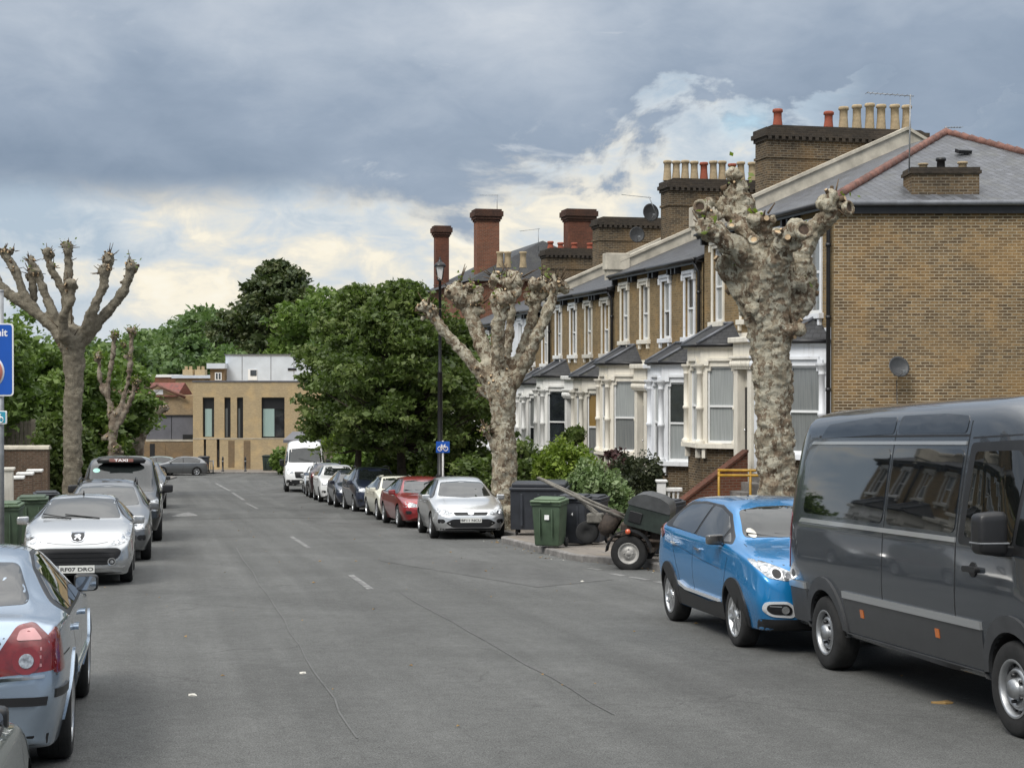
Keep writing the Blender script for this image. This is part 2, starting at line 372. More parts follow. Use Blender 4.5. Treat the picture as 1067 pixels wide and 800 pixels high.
M['leaf_sprout']=leaf_mat('young_plane_leaves',(.10,.14,.02),(.20,.26,.04),(.30,.34,.07),.35,3)
M['twig']=plain('dry_twig',(.11,.075,.045),.95,var=.4,scale=9)
# vehicles
M['tyre']=plain('tyre_rubber',(.014,.014,.014),.85,var=.3,scale=12,bump=.2,bscale=90)
M['alloy']=plain('silver_alloy',(.62,.63,.64),.28,metal=.85,var=.08)
M['steel']=plain('grey_steel_wheel',(.42,.43,.44),.38,metal=.8,var=.15)
M['chrome']=plain('chrome',(.75,.76,.78),.12,metal=1,var=.03)
M['carglass']=glass_mat('tinted_car_glass',(.005,.006,.006),.015)
M['carscreen']=glass_mat('windscreen_glass',(.010,.0125,.0125),.012,.6)
M['cartrim']=plain('black_car_trim',(.012,.012,.013),.42,var=.15)
M['grille']=plain('dark_grille',(.006,.006,.007),.5,var=.3,scale=20)
M['lampclear']=None
t=NT('clear_headlamp'); v=t.coord('Object'); n=t.noise(v,22,3,.6); t.set(Base_Color=t.ramp(n,[(.35,(.16,.17,.18)),(.65,(.62,.64,.66))]),Metallic=.6,Roughness=.12,Coat_Weight=1.0,Coat_Roughness=.02); M['lampclear']=t.m
t=NT('red_tail_lamp'); v=t.coord('Object'); n=t.noise(v,12,3,.6); t.set(Base_Color=t.ramp(n,[(.3,(.10,.004,.005)),(.7,(.19,.009,.010))]),Roughness=.12,Coat_Weight=1.0,Coat_Roughness=.02); M['lampred']=t.m
M['lamporange']=plain('amber_lens',(.55,.14,.015),.2,var=.1,coat=1)
M['platewhite']=plain('white_number_plate',(.66,.66,.63),.4,var=.03)
M['plateyellow']=plain('yellow_number_plate',(.62,.46,.04),.4,var=.03)
M['mirrorglass']=plain('mirror_glass',(.55,.57,.6),.04,metal=1,var=.03)
M['underbody']=plain('underbody_black',(.01,.01,.01),.9,var=.2)
M['dullsilver']=car_paint('dull_silver_paint',(.15,.155,.16),.6,.3)
M['silver']=car_paint('silver_paint',(.66,.67,.675),.75,.30)
M['silverw']=car_paint('pale_silver_paint',(.47,.48,.485),.75,.27)
M['iceblue']=car_paint('ice_blue_paint',(.335,.41,.50),.75,.27)
M['blue']=car_paint('bright_blue_paint',(.003,.185,.45),.4,.26)
M['vangrey']=car_paint('dark_grey_paint',(.034,.041,.050),.25,.22)
M['red']=car_paint('deep_red_paint',(.30,.016,.02),.5,.28)
M['white']=car_paint('white_paint',(.70,.71,.71),0,.4)
M['cream']=car_paint('cream_white_paint',(.62,.61,.52),0,.4)
M['carblack']=car_paint('black_paint',(.008,.009,.010),.2,.25)
M['navy']=car_paint('navy_paint',(.02,.028,.055),.4,.3)
M['darkred']=car_paint('black_cherry_paint',(.035,.016,.018),.4,.3)
M['greygreen']=car_paint('grey_green_paint',(.16,.20,.19),.6,.36)
M['carroofblk']=car_paint('gloss_black_roof',(.012,.012,.012),0,.25)
M['bingreen']=plain('green_bin_plastic',(.055,.088,.052),.5,var=.18,scale=4,bump=.08,bscale=150)
M['bingreenl']=plain('pale_green_bin_lid',(.10,.155,.085),.5,var=.15,scale=4)
M['bingrey']=plain('charcoal_bin_plastic',(.028,.032,.04),.5,var=.2,scale=4,bump=.08,bscale=150)
M['bindark']=plain('dark_green_bin_plastic',(.02,.035,.028),.5,var=.2,scale=4)
M['yellow']=plain('yellow_painted_steel',(.42,.235,.02),.5,var=.2,scale=6)
M['rust']=plain('rusty_steel',(.06,.045,.035),.75,var=.5,scale=9,bump=.3)
M['hoodgreen']=plain('faded_dark_green_steel',(.022,.032,.026),.45,var=.35,scale=4)
M['signblue']=plain('blue_sign_face',(.008,.085,.42),.35,var=.05)
M['signteal']=plain('teal_sign_face',(.03,.25,.36),.35,var=.05)
M['signwhite']=plain('white_sign_mark',(.78,.78,.78),.4,var=.02)
M['signsalmon']=plain('salmon_sign_disc',(.62,.22,.16),.4,var=.03)
M['galv']=plain('galvanised_steel',(.30,.31,.32),.5,metal=.6,var=.2)
M['wood']=plain('weathered_fence_board',(.19,.165,.13),.9,var=.3,scale=4,bump=.5)
M['zinc']=plain('grey_zinc_panel',(.12,.12,.135),.5,var=.15,scale=1)
M['cladwhite']=plain('pale_grey_cladding',(.55,.60,.66),.5,var=.08,scale=.8)
M['lantern']=plain('frosted_lantern_glass',(.62,.62,.60),.3,var=.05)
M['litter']=plain('pale_litter',(.6,.58,.52),.8,var=.2)
M['drybrown']=plain('dry_leaf',(.30,.19,.07),.9,var=.3)
# ---------------------------------------------------------------- camera, sky, sun
cam=bpy.data.cameras.new('camera'); cam.sensor_width=36; cam.lens=F/1067*36; cam.clip_end=3000; cam.clip_start=.1
co=bpy.data.objects.new('camera',cam); COL.objects.link(co); co.location=(0,0,0)
co.rotation_euler=(R(90)-math.atan((400-HZ)/F),0,0); SC.camera=co
SC.view_settings.view_transform='Standard'; SC.view_settings.look='None'; SC.view_settings.gamma=1; SC.view_settings.use_curve_mapping=False
SC.view_settings.exposure=0.62
SUN_EL, SUN_AZ = R(48), R(215)      # azimuth clockwise from +Y: high, behind the camera and to its left
w=bpy.data.worlds.new('World'); SC.world=w; w.use_nodes=True
def sky():
    t=w.node_tree; n=t.nodes; n.clear(); L=t.links.new
    class W(NT):
        def __init__(s): s.t=t; s.n=n
    s=W()
    out=n.new('ShaderNodeOutputWorld'); bg=n.new('ShaderNodeBackground'); L(bg.outputs[0],out.inputs[0])
    sk=n.new('ShaderNodeTexSky'); sk.sky_type='NISHITA'; sk.sun_disc=False; sk.sun_elevation=SUN_EL; sk.sun_rotation=SUN_AZ; sk.air_density=1; sk.dust_density=1.5
    tc=n.new('ShaderNodeTexCoord'); sp=n.new('ShaderNodeSeparateXYZ'); L(tc.outputs['Generated'],sp.inputs[0])
    x,y,z=sp.outputs
    h=s.math('SQRT',s.math('ADD',s.math('MULTIPLY',x,x),s.math('MULTIPLY',y,y)))
    e=s.math('DIVIDE',z,s.math('MAXIMUM',h,.02))                # tan(elevation)
    a=s.math('ARCTAN2',x,y)                                        # azimuth from +Y
    cv=n.new('ShaderNodeCombineXYZ'); L(s.math('MULTIPLY',a,1.0),cv.inputs[0]); L(s.math('MULTIPLY',e,1.9),cv.inputs[1]); L(s.math('MULTIPLY',y,.15),cv.inputs[2])
    v=cv.outputs[0]
    n1=s.noise(v,9,8,.58,.3); n2=s.noise(v,24,7,.6,.5); n3=s.noise(v,3.6,4,.55,.4); n4=s.noise(v,15,7,.62,.8)
    # lower edge of the dark cloud deck
    edge=s.math('ADD',.104,s.math('MULTIPLY',s.math('MAXIMUM',s.math('ADD',a,.075),0.0),.20))
    edge=s.math('MINIMUM',edge,.145)
    puff=s.math('MULTIPLY',s.math('SUBTRACT',n1,.5),s.math('ADD',.03,s.math('MULTIPLY',s.math('MAXIMUM',s.math('ADD',a,.16),0.0),1.25),True))
    puff=s.math('ADD',s.math('MINIMUM',s.math('MAXIMUM',puff,-.10),.10),s.math('MULTIPLY',s.math('SUBTRACT',n2,.5),s.math('MULTIPLY',s.math('MAXIMUM',s.math('ADD',a,.12),0.0),.35)))
    d=s.math('ADD',s.math('SUBTRACT',e,edge),puff)
    def sm(val,lo,hi):
        m=n.new('ShaderNodeMapRange'); m.interpolation_type='SMOOTHSTEP'; L(val,m.inputs[0]); m.inputs[1].default_value=lo; m.inputs[2].default_value=hi; return m.outputs[0]
    deck=sm(d,-.006,.022)
    # right-hand side: the deck comes back down behind the roofs
    right=sm(s.math('ADD',a,s.math('MULTIPLY',s.math('SUBTRACT',n1,.5),.16)),.175,.225)
    deck=s.math('MAXIMUM',deck,s.math('MULTIPLY',right,.92))
    # dark deck: darkest close above its lower edge, paler and streaked higher up
    dk=s.math('ADD',s.math('MULTIPLY',n3,.55),s.math('ADD',s.math('MULTIPLY',n1,.30),s.math('MULTIPLY',n2,.15)))
    hi=sm(s.math('SUBTRACT',e,edge),.0,.16)
    dfac=s.math('ADD',s.math('MULTIPLY',s.math('SUBTRACT',dk,.5),2.2),s.math('ADD',.12,s.math('MULTIPLY',hi,.55)),True)
    dark=s.ramp(dfac,[(0,hexlin(130,146,166)),(.36,hexlin(152,166,184)),(.62,hexlin(176,187,201)),(.85,hexlin(196,204,214)),(1,hexlin(214,219,224))])
    gap=s.math('MULTIPLY',sm(n4,.60,.78),sm(n3,.46,.64)); dark=s.mix(s.math('MULTIPLY',gap,.7),dark,hexlin(214,219,224))
    # bright cumulus band below
    lowf=s.math('ADD',s.math('MULTIPLY',n1,.6),s.math('MULTIPLY',n2,.4))
    lowf=s.math('SUBTRACT',lowf,s.math('MULTIPLY',sm(s.math('ABSOLUTE',s.math('ADD',a,.045)),.10,.30),.10))
    bright=s.ramp(lowf,[(.35,hexlin(178,194,209)),(.45,hexlin(208,216,222)),(.515,hexlin(232,229,219)),(.555,hexlin(250,242,223)),(.66,hexlin(255,251,238))])
    hz=sm(e,.055,.0); bright=s.mix(s.math('MULTIPLY',hz,.55),bright,hexlin(222,229,234))
    col=s.mix(deck,bright,dark)
    # a hole of blue right of the middle
    hole=s.math('MULTIPLY',sm(s.math('ABSOLUTE',s.math('SUBTRACT',a,.148)),.03,.008),sm(s.math('ABSOLUTE',s.math('SUBTRACT',e,.158)),.018,.004))
    col=s.mix(s.math('MULTIPLY',hole,sm(n1,.38,.6)),col,hexlin(190,220,236))
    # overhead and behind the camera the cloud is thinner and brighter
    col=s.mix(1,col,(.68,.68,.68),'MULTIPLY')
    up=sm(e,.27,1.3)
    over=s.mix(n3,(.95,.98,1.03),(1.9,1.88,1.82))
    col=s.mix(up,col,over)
    # part clear-sky light through everything
    skc=n.new('ShaderNodeVectorMath'); skc.operation='SCALE'; L(sk.outputs[0],skc.inputs[0]); skc.inputs[3].default_value=.06
    sc2=n.new('ShaderNodeVectorMath'); sc2.operation='MULTIPLY'; L(col,sc2.inputs[0]); sc2.inputs[1].default_value=(1,1,1)
    fin=s.mix(.06,sc2.outputs[0],skc.outputs[0])
    # strength .1 with the colour scaled to match
    s10=n.new('ShaderNodeVectorMath'); s10.operation='SCALE'; L(fin,s10.inputs[0]); s10.inputs[3].default_value=10.0
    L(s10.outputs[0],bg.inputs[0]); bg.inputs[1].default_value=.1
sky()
sl=bpy.data.lights.new('sun','SUN'); sl.energy=1.5; sl.angle=R(24); sl.color=(1,.955,.88)
so=bpy.data.objects.new('sun',sl); COL.objects.link(so)
sd=Vector((math.sin(SUN_AZ)*math.cos(SUN_EL),math.cos(SUN_AZ)*math.cos(SUN_EL),math.sin(SUN_EL)))
so.rotation_euler=sd.to_track_quat('Z','Y').to_euler()

# ---------------------------------------------------------------- ground, road, pavements
def hump(Y):
    return .07*max(0,min(1,min((Y-49.5)/1.2,(57-Y)/1.2)))
def sstep(t): t=max(0,min(1,t)); return t*t*(3-2*t)
def kr(Y): return kerb_r(Y)+.12*sstep((30.0-Y)/2.4)-.72*sstep((Y-28.6)/1.6)*sstep((37.6-Y)/1.3)
def frange(a,b,s):
    n=max(1,int(round((b-a)/s))); return [a+(b-a)*i/n for i in range(n+1)]
def strip(name,fl,fr,dz,Ys,mat,nx=2,kind='structure',slant=True,h=None,side=None):
    m=MB(); nx=max(1,nx)
    for Y in Ys:
        l,r=fl(Y),fr(Y)
        for i in range(nx+1):
            m.v.append((l+(r-l)*i/nx,Y,ground(Y)+dz+(h(Y) if h else 0)))
    W=nx+1
    for j in range(len(Ys)-1):
        for i in range(nx):
            m.f.append([j*W+i,j*W+i+1,(j+1)*W+i+1,(j+1)*W+i]); m.m.append(0); m.sm.append(True)
    o=m.build(name,mat); tag(o,kind=kind)
    uv=o.data.uv_layers[0]
    for lp in o.data.loops:
        c=o.data.vertices[lp.vertex_index].co
        uv.data[lp.index].uv=(c.x+.233*c.y,c.y) if slant else (c.x,c.y)
    return o
YS=frange(-14,48,2)+frange(48.5,58.5,.5)+frange(60,112,2)
strip('ground',lambda Y:-400,lambda Y:400,-.16,frange(-60,-14,8)+frange(-12,190,4)+frange(200,900,50),M['earth'],40,slant=False)
strip('road',kerb_l,kr,0,YS,M['asphalt'],8,h=hump)
strip('cross_road',lambda Y:-70,lambda Y:8,0.004,frange(111,120,1.5),M['asphalt'],12,slant=False)
def kerbstone(name,f,sgn,Ys,wd=.15,top=.12):
    m=MB(); n=len(Ys)
    for Y in Ys:
        x=f(Y); g=ground(Y)
        for (dx,dz) in ((0,-.05),(0.0,top-.02),(.02*sgn,top),(wd*sgn,top),(wd*sgn,-.05)): m.v.append((x+dx,Y,g+dz))
    for j in range(n-1):
        for i in range(4):
            q=[j*5+i,j*5+i+1,(j+1)*5+i+1,(j+1)*5+i]
            m.f.append(q if sgn<0 else q[::-1]); m.m.append(0); m.sm.append(False)
    o=m.build(name,M['kerb']); return tag(o,kind='structure')
KYS=frange(-14,26,2)+frange(26.5,39,.4)+frange(40,111,1.5)
kerbstone('kerb',kr,1,KYS); kerbstone('kerb',kerb_l,-1,KYS)
PR=lambda Y: kerb_r(Y)+3.1
strip('pavement',lambda Y:kr(Y)+.15,PR,.117,KYS,M['paving'],4)
strip('pavement',lambda Y:kerb_l(Y)-2.3,lambda Y:kerb_l(Y)-.15,.117,KYS,M['paving'],4)
strip('garden_ground',PR,lambda Y:kerb_r(Y)+9,.11,frange(6,100,2),M['soil'],3)
strip('pavement',lambda Y:-70,lambda Y:8,.12,frange(120.1,127,2.2),M['paving'],8,slant=False)
m=MB(); g=ground(120); m.box(-70,8,119.95,120.1,g-.1,g+.125); tag(m.build('kerb',M['kerb']),kind='structure')
def gp(px,py,dz=0.0):
    """point of the street seen at a photograph position"""
    lo,hi=3.0,160.0
    for _ in range(50):
        mid=(lo+hi)/2
        if (HZ-(ground(mid)+dz+hump(mid))/mid*F) > py: lo=mid
        else: hi=mid
    return Vector((gx(px,lo),lo,ground(lo)+hump(lo)+dz))
def decal(name,poly,mat,dz=.005,kind='structure'):
    """a painted mark or patch lying on the road: outline given as points on the street"""
    bm=bmesh.new(); bm.faces.new([bm.verts.new((p.x,p.y,0)) for p in poly])
    bmesh.ops.triangulate(bm,faces=list(bm.faces))
    y0=min(p.y for p in poly); y1=max(p.y for p in poly); yy=math.ceil(y0*2)/2
    while yy<y1 and y1-y0>.6:
        bmesh.ops.bisect_plane(bm,geom=list(bm.verts)+list(bm.edges)+list(bm.faces),plane_co=(0,yy,0),plane_no=(0,1,0)); yy+=.5 if 48<yy<59 else 2.0
    for v in bm.verts: v.co.z=ground(v.co.y)+hump(v.co.y)+dz
    bmesh.ops.recalc_face_normals(bm,faces=list(bm.faces))
    for f in bm.faces:
        if f.normal.z<0: f.normal_flip()
    me=bpy.data.meshes.new(name); bm.to_mesh(me); bm.free(); me.materials.append(mat); box_uv(me)
    return tag(link(bpy.data.objects.new(name,me)),kind=kind)
def dash(p0,p1,wd,mat,name='road_marking',dz=.005):
    a=gp(*p0); b=gp(*p1); d=(b-a); d.z=0; d.normalize(); s=Vector((-d.y,d.x,0))*wd/2
    return decal(name,[a+s,b+s,b-s,a-s],mat,dz)
for p0,p1,wd in (((365,599),(386,614),.11),((303,559),(322,571),.11),((225,503.5),(240,511.5),.16),((242,513),(254,521),.16),((256,524),(268,530),.1)):
    dash(p0,p1,wd,M['roadpaint'])
for p0,p1 in (((612,592),(626,594)),((636,597.5),(650,600)),((658,601.5),(676,604.5)),((684,606),(704,610))): dash(p0,p1,.14,M['roadpaint'])
decal('road_marking',[gp(178,538.5),gp(196,533.5),gp(206,537.5)],M['roadpaint'])
t=NT('tar_seam'); v=t.coord('Object'); t.set(Base_Color=t.ramp(t.noise(v,4,5,.7),[(.50,(.102,.103,.100)),(.72,(.068,.068,.066))]),Roughness=.8); M['seam']=t.m
M['patch']=asphalt_mat('newer_asphalt_patch',(.099,.100,.0975)); M['patchl']=asphalt_mat('paler_asphalt_patch',(.116,.116,.112))
def seam(pts,wd,mat,dz):
    ps=[gp(*p) for p in pts]; L=[];Rr=[]
    for i,p in enumerate(ps):
        d=ps[min(i+1,len(ps)-1)]-ps[max(i-1,0)]; d.z=0; d.normalize(); s=Vector((-d.y,d.x,0))*wd/2*(.6+.8*random.random())
        L.append(p+s); Rr.append(p-s)
    decal('road_seam',L+Rr[::-1],mat,dz)
def wig(a,b,n,j): return [(a[0]+(b[0]-a[0])*i/n+random.uniform(-j,j)*(0<i<n),a[1]+(b[1]-a[1])*i/n) for i in range(n+1)]
seam(wig((246,571),(296,646),6,2)+wig((296,646),(372,770),9,3)[1:],.016,M['seam'],.006)
seam(wig((418,618),(506,668),5,2)+wig((506,668),(640,745),6,4)[1:],.016,M['seam'],.006)
seam(wig((150,543),(262,539),5,.4)+wig((262,539),(392,541),5,.4)[1:],.16,M['patch'],.004)
decal('road_patch',[gp(392,584),gp(470,580),gp(640,604),gp(560,612)],M['patch'],.004)
decal('road_patch',[gp(300,505),gp(365,545),gp(330,546),gp(268,508)],M['patch'],.004)
# bits of rubbish on the tarmac
def scrap(px,py,sz,mat,label,rot=0.3):
    p=gp(px,py); m=MB(); pts=[]
    for k in range(7):
        a=k*2*math.pi/7; r=sz*(.6+.5*random.random()); pts.append((r*math.cos(a)*1.6,r*math.sin(a)))
    n=len(pts); m.add([(x,y,.004+.012*(i%2)) for i,(x,y) in enumerate(pts)]+[(0,0,.02)]+[(x,y,.001) for (x,y) in pts],[(i,(i+1)%n,n) for i in range(n)]+[(i,n+1+i,n+1+(i+1)%n,(i+1)%n) for i in range(n)])
    o=m.build('litter',mat); o.location=p; o.rotation_euler=(0,0,rot); tag(o,label,'litter')
scrap(200,725,.035,M['litter'],'small pale scrap of litter on the open road nearest the blue saloon')
scrap(316,702,.025,M['litter'],'tiny pale scrap lying on the tarmac in mid road')
scrap(985,733,.07,M['drybrown'],'brown dead leaf on the road beside the grey van')
scrap(607,606,.04,M['litter'],'pale scrap of litter near the kerb by the trailer',1.0)
# ---------------------------------------------------------------- terraced houses
RZ=math.atan2(.974,-.227); HW=4.62
def wall_holes(m,x0,x1,z0,z1,holes,y=0.0,depth=.16,T=None):
    """front sheet with rectangular openings and their reveals; T maps local (x,y,z)"""
    T=T or (lambda p:Vector(p))
    xs=sorted(set([x0,x1]+[h[0] for h in holes]+[h[1] for h in holes])); zs=sorted(set([z0,z1]+[h[2] for h in holes]+[h[3] for h in holes]))
    for i in range(len(xs)-1):
        for j in range(len(zs)-1):
            cx,cz=(xs[i]+xs[i+1])/2,(zs[j]+zs[j+1])/2
            if any(h[0]<cx<h[1] and h[2]<cz<h[3] for h in holes): continue
            m.add([T((xs[i],y,zs[j])),T((xs[i+1],y,zs[j])),T((xs[i+1],y,zs[j+1])),T((xs[i],y,zs[j+1]))],[(3,2,1,0)])
    for a,b,c,d in holes:
        q=[(a,c),(b,c),(b,d),(a,d)]
        for k in range(4):
            p,r=q[k],q[(k+1)%4]
            m.add([T((p[0],y,p[1])),T((r[0],y,r[1])),T((r[0],y-depth,r[1])),T((p[0],y-depth,p[1]))],[(0,1,2,3)])
def sash(parent,T,w,z0,z1,y,glassU,glassL,meet=.48,name='window',fr=.07):
    """a sash window: frame mesh with two panes as children; T maps (x across, y out, z)"""
    m=MB(); zm=z0+(z1-z0)*meet
    def bx(a,b,y0,y1,c,d):
        vs=[T(p) for p in ((a,y0,c),(b,y0,c),(b,y1,c),(a,y1,c),(a,y0,d),(b,y0,d),(b,y1,d),(a,y1,d))]
        m.add(vs,[(0,1,2,3),(7,6,5,4),(4,5,1,0),(5,6,2,1),(6,7,3,2),(7,4,0,3)])
    bx(0,fr,y,y+.06,z0,z1); bx(w-fr,w,y,y+.06,z0,z1); bx(fr,w-fr,y,y+.06,z0,z0+fr*1.2); bx(fr,w-fr,y,y+.06,z1-fr,z1); bx(fr,w-fr,y+.004,y+.07,zm-.03,zm+.03)
    f=m.build(name,M['frame'],parent)
    for (a,b,g,dy) in ((z0+fr*1.2,zm-.03,glassL,.012),(zm+.03,z1-fr,glassU,.026)):
        p=MB(); p.add([T((fr,y+dy,a)),T((w-fr,y+dy,a)),T((w-fr,y+dy,b)),T((fr,y+dy,b))],[(3,2,1,0)]); p.build('pane',g,f)
    return f
def colonnette(m,p,z0,z1,r=.075,cap=True):
    x,y=p; H=z1-z0
    pr=[(r*1.7,z0),(r*1.7,z0+.07),(r*1.25,z0+.1),(r,z0+.14),(r,z0+H*.42),(r*1.35,z0+H*.43),(r*1.35,z0+H*.46),(r,z0+H*.47),(r*.95,z1-.3),(r*1.25,z1-.28),(r*1.0,z1-.25),(r*1.2,z1-.16),(r*1.9,z1-.07),(r*2.0,z1-.06),(r*2.0,z1)]
    m.lathe(pr,8,Matrix.Translation((x,y,0)))
def terrace_house(Y0,E,mir,label,group,st='stucco',front='brick',bayE=3.15,glass=None,party=None,sillE=2.3,doorcol='black',hip=None,roofmat='slate',wins=(1.2,3.5),frontpaint=None,steps=True):
    g=ground(Y0)-.05; root=empty('terraced_house',(facade(Y0),Y0,g),RZ,label,'house',group)
    ez=E-g; S=M[st]
    X=(lambda x:HW-x) if mir else (lambda x:x)
    def sx(a,b): a,b=X(a),X(b); return (a,b) if a<b else (b,a)
    gl=glass or ['glassdark','glassnet']
    # front wall with the two first-floor openings
    wz0,wz1=ez-sillE,ez-.42; holes=[]
    for c in wins: a,b=sx(c-.42,c+.42); holes.append((a,b,wz0,wz1))
    m=MB(); wall_holes(m,0,HW,ez-3.0,ez,holes)
    xa=.17 if hip=='end' else 0.0
    if xa: m.add([(0,0,-.4),(xa,0,-.4),(xa,0,ez-3.0),(0,0,ez-3.0)],[(3,2,1,0)])
    m.mi=1; m.add([(xa,0,-.4),(HW,0,-.4),(HW,0,ez-3.0),(xa,0,ez-3.0)],[(3,2,1,0)]); 
    body=[(0,-.2),(HW,-.2),(HW,-8.62),(0,-8.62)] if hip is None else [(.0,-.02),(HW,-.2),(HW,-8.62),(-2.2,-8.62)]
    m.mi=0; 
    if hip is None: m.prism(body,'z',-.4,ez)
    else: m.prism([(-.004,.004),(.02,-.2),(HW,-.2),(HW,-8.62),(-2.2,-8.62)][::-1],'z',-.4,ez)
    wall=m.build('wall',[M[front] if not frontpaint else M[frontpaint],S,M['brick']],root)
    if hip:
        for p in wall.data.polygons:
            if p.normal.x<-.5 and p.center.x<1.2: p.material_index=2
    # windows upstairs
    for i,c in enumerate(wins):
        a,b=sx(c-.42,c+.42)
        f=sash(root,lambda p,a=a:Vector((a+p[0],p[1],p[2])),.84,wz0,wz1,-.13,M[gl[i%len(gl)]],M[gl[(i+1)%len(gl)]])
        m=MB(); m.bbox(a-.17,b+.17,-.1,.13,wz0-.15,wz0-.005,.012)
        for xx in (a-.08,b-.02): m.bbox(xx,xx+.1,.0,.1,wz0-.32,wz0-.155,.012)
        m.build('sill',S,f)
        m=MB()
        m.bbox(a-.10,a-.004,-.05,.05,wz0+.0,wz1+.1,.012); m.bbox(b+.004,b+.10,-.05,.05,wz0+.0,wz1+.1,.012)
        m.bbox(a-.15,b+.15,-.05,.10,wz1+.105,wz1+.22,.02); m.bbox(a,b,-.05,.05,wz1-.0,wz1+.1,.01)
        for xx in (a-.13,b+.03): m.bbox(xx,xx+.10,.0,.12,wz1-.10,wz1+.1,.012)
        m.build('surround',S,f)
    # eaves: soffit, brackets, gutter
    m=MB(); m.box(0,HW,.0,.22,ez-.02,ez+.02)
    x=.2
    while x<HW: 
        if all(abs(x-X(c))>.62 for c in wins): m.box(x-.05,x+.05,.0,.2,ez-.26,ez-.025)
        x+=.38
    m.tube([(0,.3,ez+.05),(HW,.3,ez+.05)],.065,8); m.box(0,HW,.22,.25,ez-.08,ez+.12)
    gu=m.build('gutter',M['gutter'],root)
    # canted bay
    x0,x1=.35,3.05; bt=ez-bayE; b0=ez-6.2; pr=.95
    P=[(x1,0),(x1-.78,pr),(x0+.78,pr),(x0,0)] if mir else [(x0,0),(x0+.78,pr),(x1-.78,pr),(x1,0)]
    P=[(X(a),b) for a,b in P]
    if mir: pass
    if P[0][0]<P[-1][0]: P=P[::-1]      # run so that outward is on the left of travel going +x -> -x
    m=MB(); fm=[]
    m.mi=0
    bay=None; wins_b=[]
    for k in range(3):
        A=Vector((P[k][0],P[k][1],0)); B=Vector((P[k+1][0],P[k+1][1],0)); d=(B-A); L=d.length; d.normalize(); nrm=Vector((-d.y,d.x,0))
        if nrm.y< -0.01: nrm=-nrm
        if k!=1 and nrm.y<0: nrm=-nrm
        # put origin so that x runs A->B and y is outward
        T=lambda p,A=A,d=d,nrm=nrm: A+d*p[0]+nrm*p[1]+Vector((0,0,p[2]))
        mg=.2; hz0,hz1=b0+.02,bt-.62
        wall_holes(m,0,L,b0,bt,[(mg,L-mg,hz0,hz1)],0,.14,T)
        m.mi=1; m.add([T((0,-.03,-.4)),T((L,-.03,-.4)),T((L,-.03,b0)),T((0,-.03,b0))],[(0,1,2,3)]); m.mi=0
        wins_b.append((T,L,mg,hz0,hz1))
        # hood mould over the opening, frieze and apron brackets
        def bx(a,b,y0,y1,c,e):
            vs=[T(p) for p in ((a,y0,c),(b,y0,c),(b,y1,c),(a,y1,c),(a,y0,e),(b,y0,e),(b,y1,e),(a,y1,e))]
            m.add(vs,[(0,1,2,3),(7,6,5,4),(4,5,1,0),(5,6,2,1),(6,7,3,2),(7,4,0,3)])
        bx(mg+.02,L-mg-.02,.0,.07,hz1+.16,hz1+.24); bx(mg-.08,mg+.06,.0,.07,hz1+.02,hz1+.16); bx(L-mg-.06,L-mg+.08,.0,.07,hz1+.02,hz1+.16)
        bx(mg,mg+.1,-.12,-.005,hz1-.13,hz1+.0); bx(L-mg-.1,L-mg,-.12,-.005,hz1-.13,hz1+.0)
        bx(-.06,L+.06,.0,.10,bt-.1,bt-.0)
        bx(-.1,L+.1,-.02,.16,b0-.13,b0)
        n=max(2,int(L/.42))
        for q in range(n):
            xx=.12+(L-.24)*q/(n-1); bx(xx-.05,xx+.05,-.03,.1,b0-.42,b0-.135)
    for (px_,py_) in [(P[1][0],P[1][1]+.03),(P[2][0],P[2][1]+.03)]: colonnette(m,(px_,py_),b0,bt-.55,.085)
    for (px_,sg) in ((P[0][0],-1),(P[3][0],1)): colonnette(m,(px_+sg*.1,.12),b0,bt-.55,.085)
    bay=m.build('bay',[S,M['brick2']],root)
    for k,(T,L,mg,hz0,hz1) in enumerate(wins_b):
        gg=[M[gl[k%len(gl)]],M[gl[(k+1)%len(gl)]]]
        sash(bay,lambda p,T=T,mg=mg:T((mg+p[0],p[1],p[2])),L-2*mg,hz0,hz1,-.13,gg[0],gg[1],fr=.055)
    m=MB(); o=.14
    lo=min(P[0][0],P[3][0]); hi_=max(P[0][0],P[3][0])
    q=[(lo-o,0,bt+.03),(lo+.78-.07,pr+o,bt+.03),(hi_-.78+.07,pr+o,bt+.03),(hi_+o,0,bt+.03)]
    tp=[(lo+.62,0,bt+.64),(hi_-.62,0,bt+.64)]
    m.add(q+tp,[(4,1,0),(4,5,2,1),(3,2,5),(0,1,2,3)])
    br=m.build('bay_roof',M['slatedark'],bay)
    m=MB()
    for a,b in ((q[1],tp[0]),(q[2],tp[1])): m.tube([Vector(a)+Vector((0,0,.02)),Vector(b)+Vector((0,0,.02))],.05,6)
    m.tube([(tp[0][0],.03,tp[0][2]+.01),(tp[1][0],.03,tp[1][2]+.01)],.05,6); m.build('hip_flashing',M['lead'],bay)
    m=MB()
    for i in range(3): m.tube([Vector(q[i])-Vector((0,0,.035)),Vector(q[i+1])-Vector((0,0,.035))],.06,6)
    m.build('bay_gutter',M['gutter'],bay)
    # porch: pilasters, capital band, recessed door
    a,b=sx(3.22,4.5); pt=ez-4.05; pb=ez-6.75
    m=MB()
    for xx in (a,b-.26): m.bbox(xx,xx+.26,0.0,.3,pb-.5,pt,.02)
    m.bbox(a-.06,b+.06,0,.36,pt,pt+.3,.03); m.bbox(a-.1,b+.1,0,.42,pt+.3,pt+.38,.02)
    for q_ in range(9): m.sphere((a-.02+(b-a+.04)*q_/8,.37,pt+.15),(.075,.06,.11),6)
    m.bbox(a-.02,b+.02,0,.32,pt+.381,ez-3.3,.02); m.bbox(a-.12,b+.12,0,.45,ez-3.3,ez-3.14,.03)
    m.box(a+.26,b-.26,.001,.05,pt-.5,pt)
    m.build('porch',S,root)
    m=MB(); m.box(a+.27,b-.27,.012,.06,pb,pt-.52); 
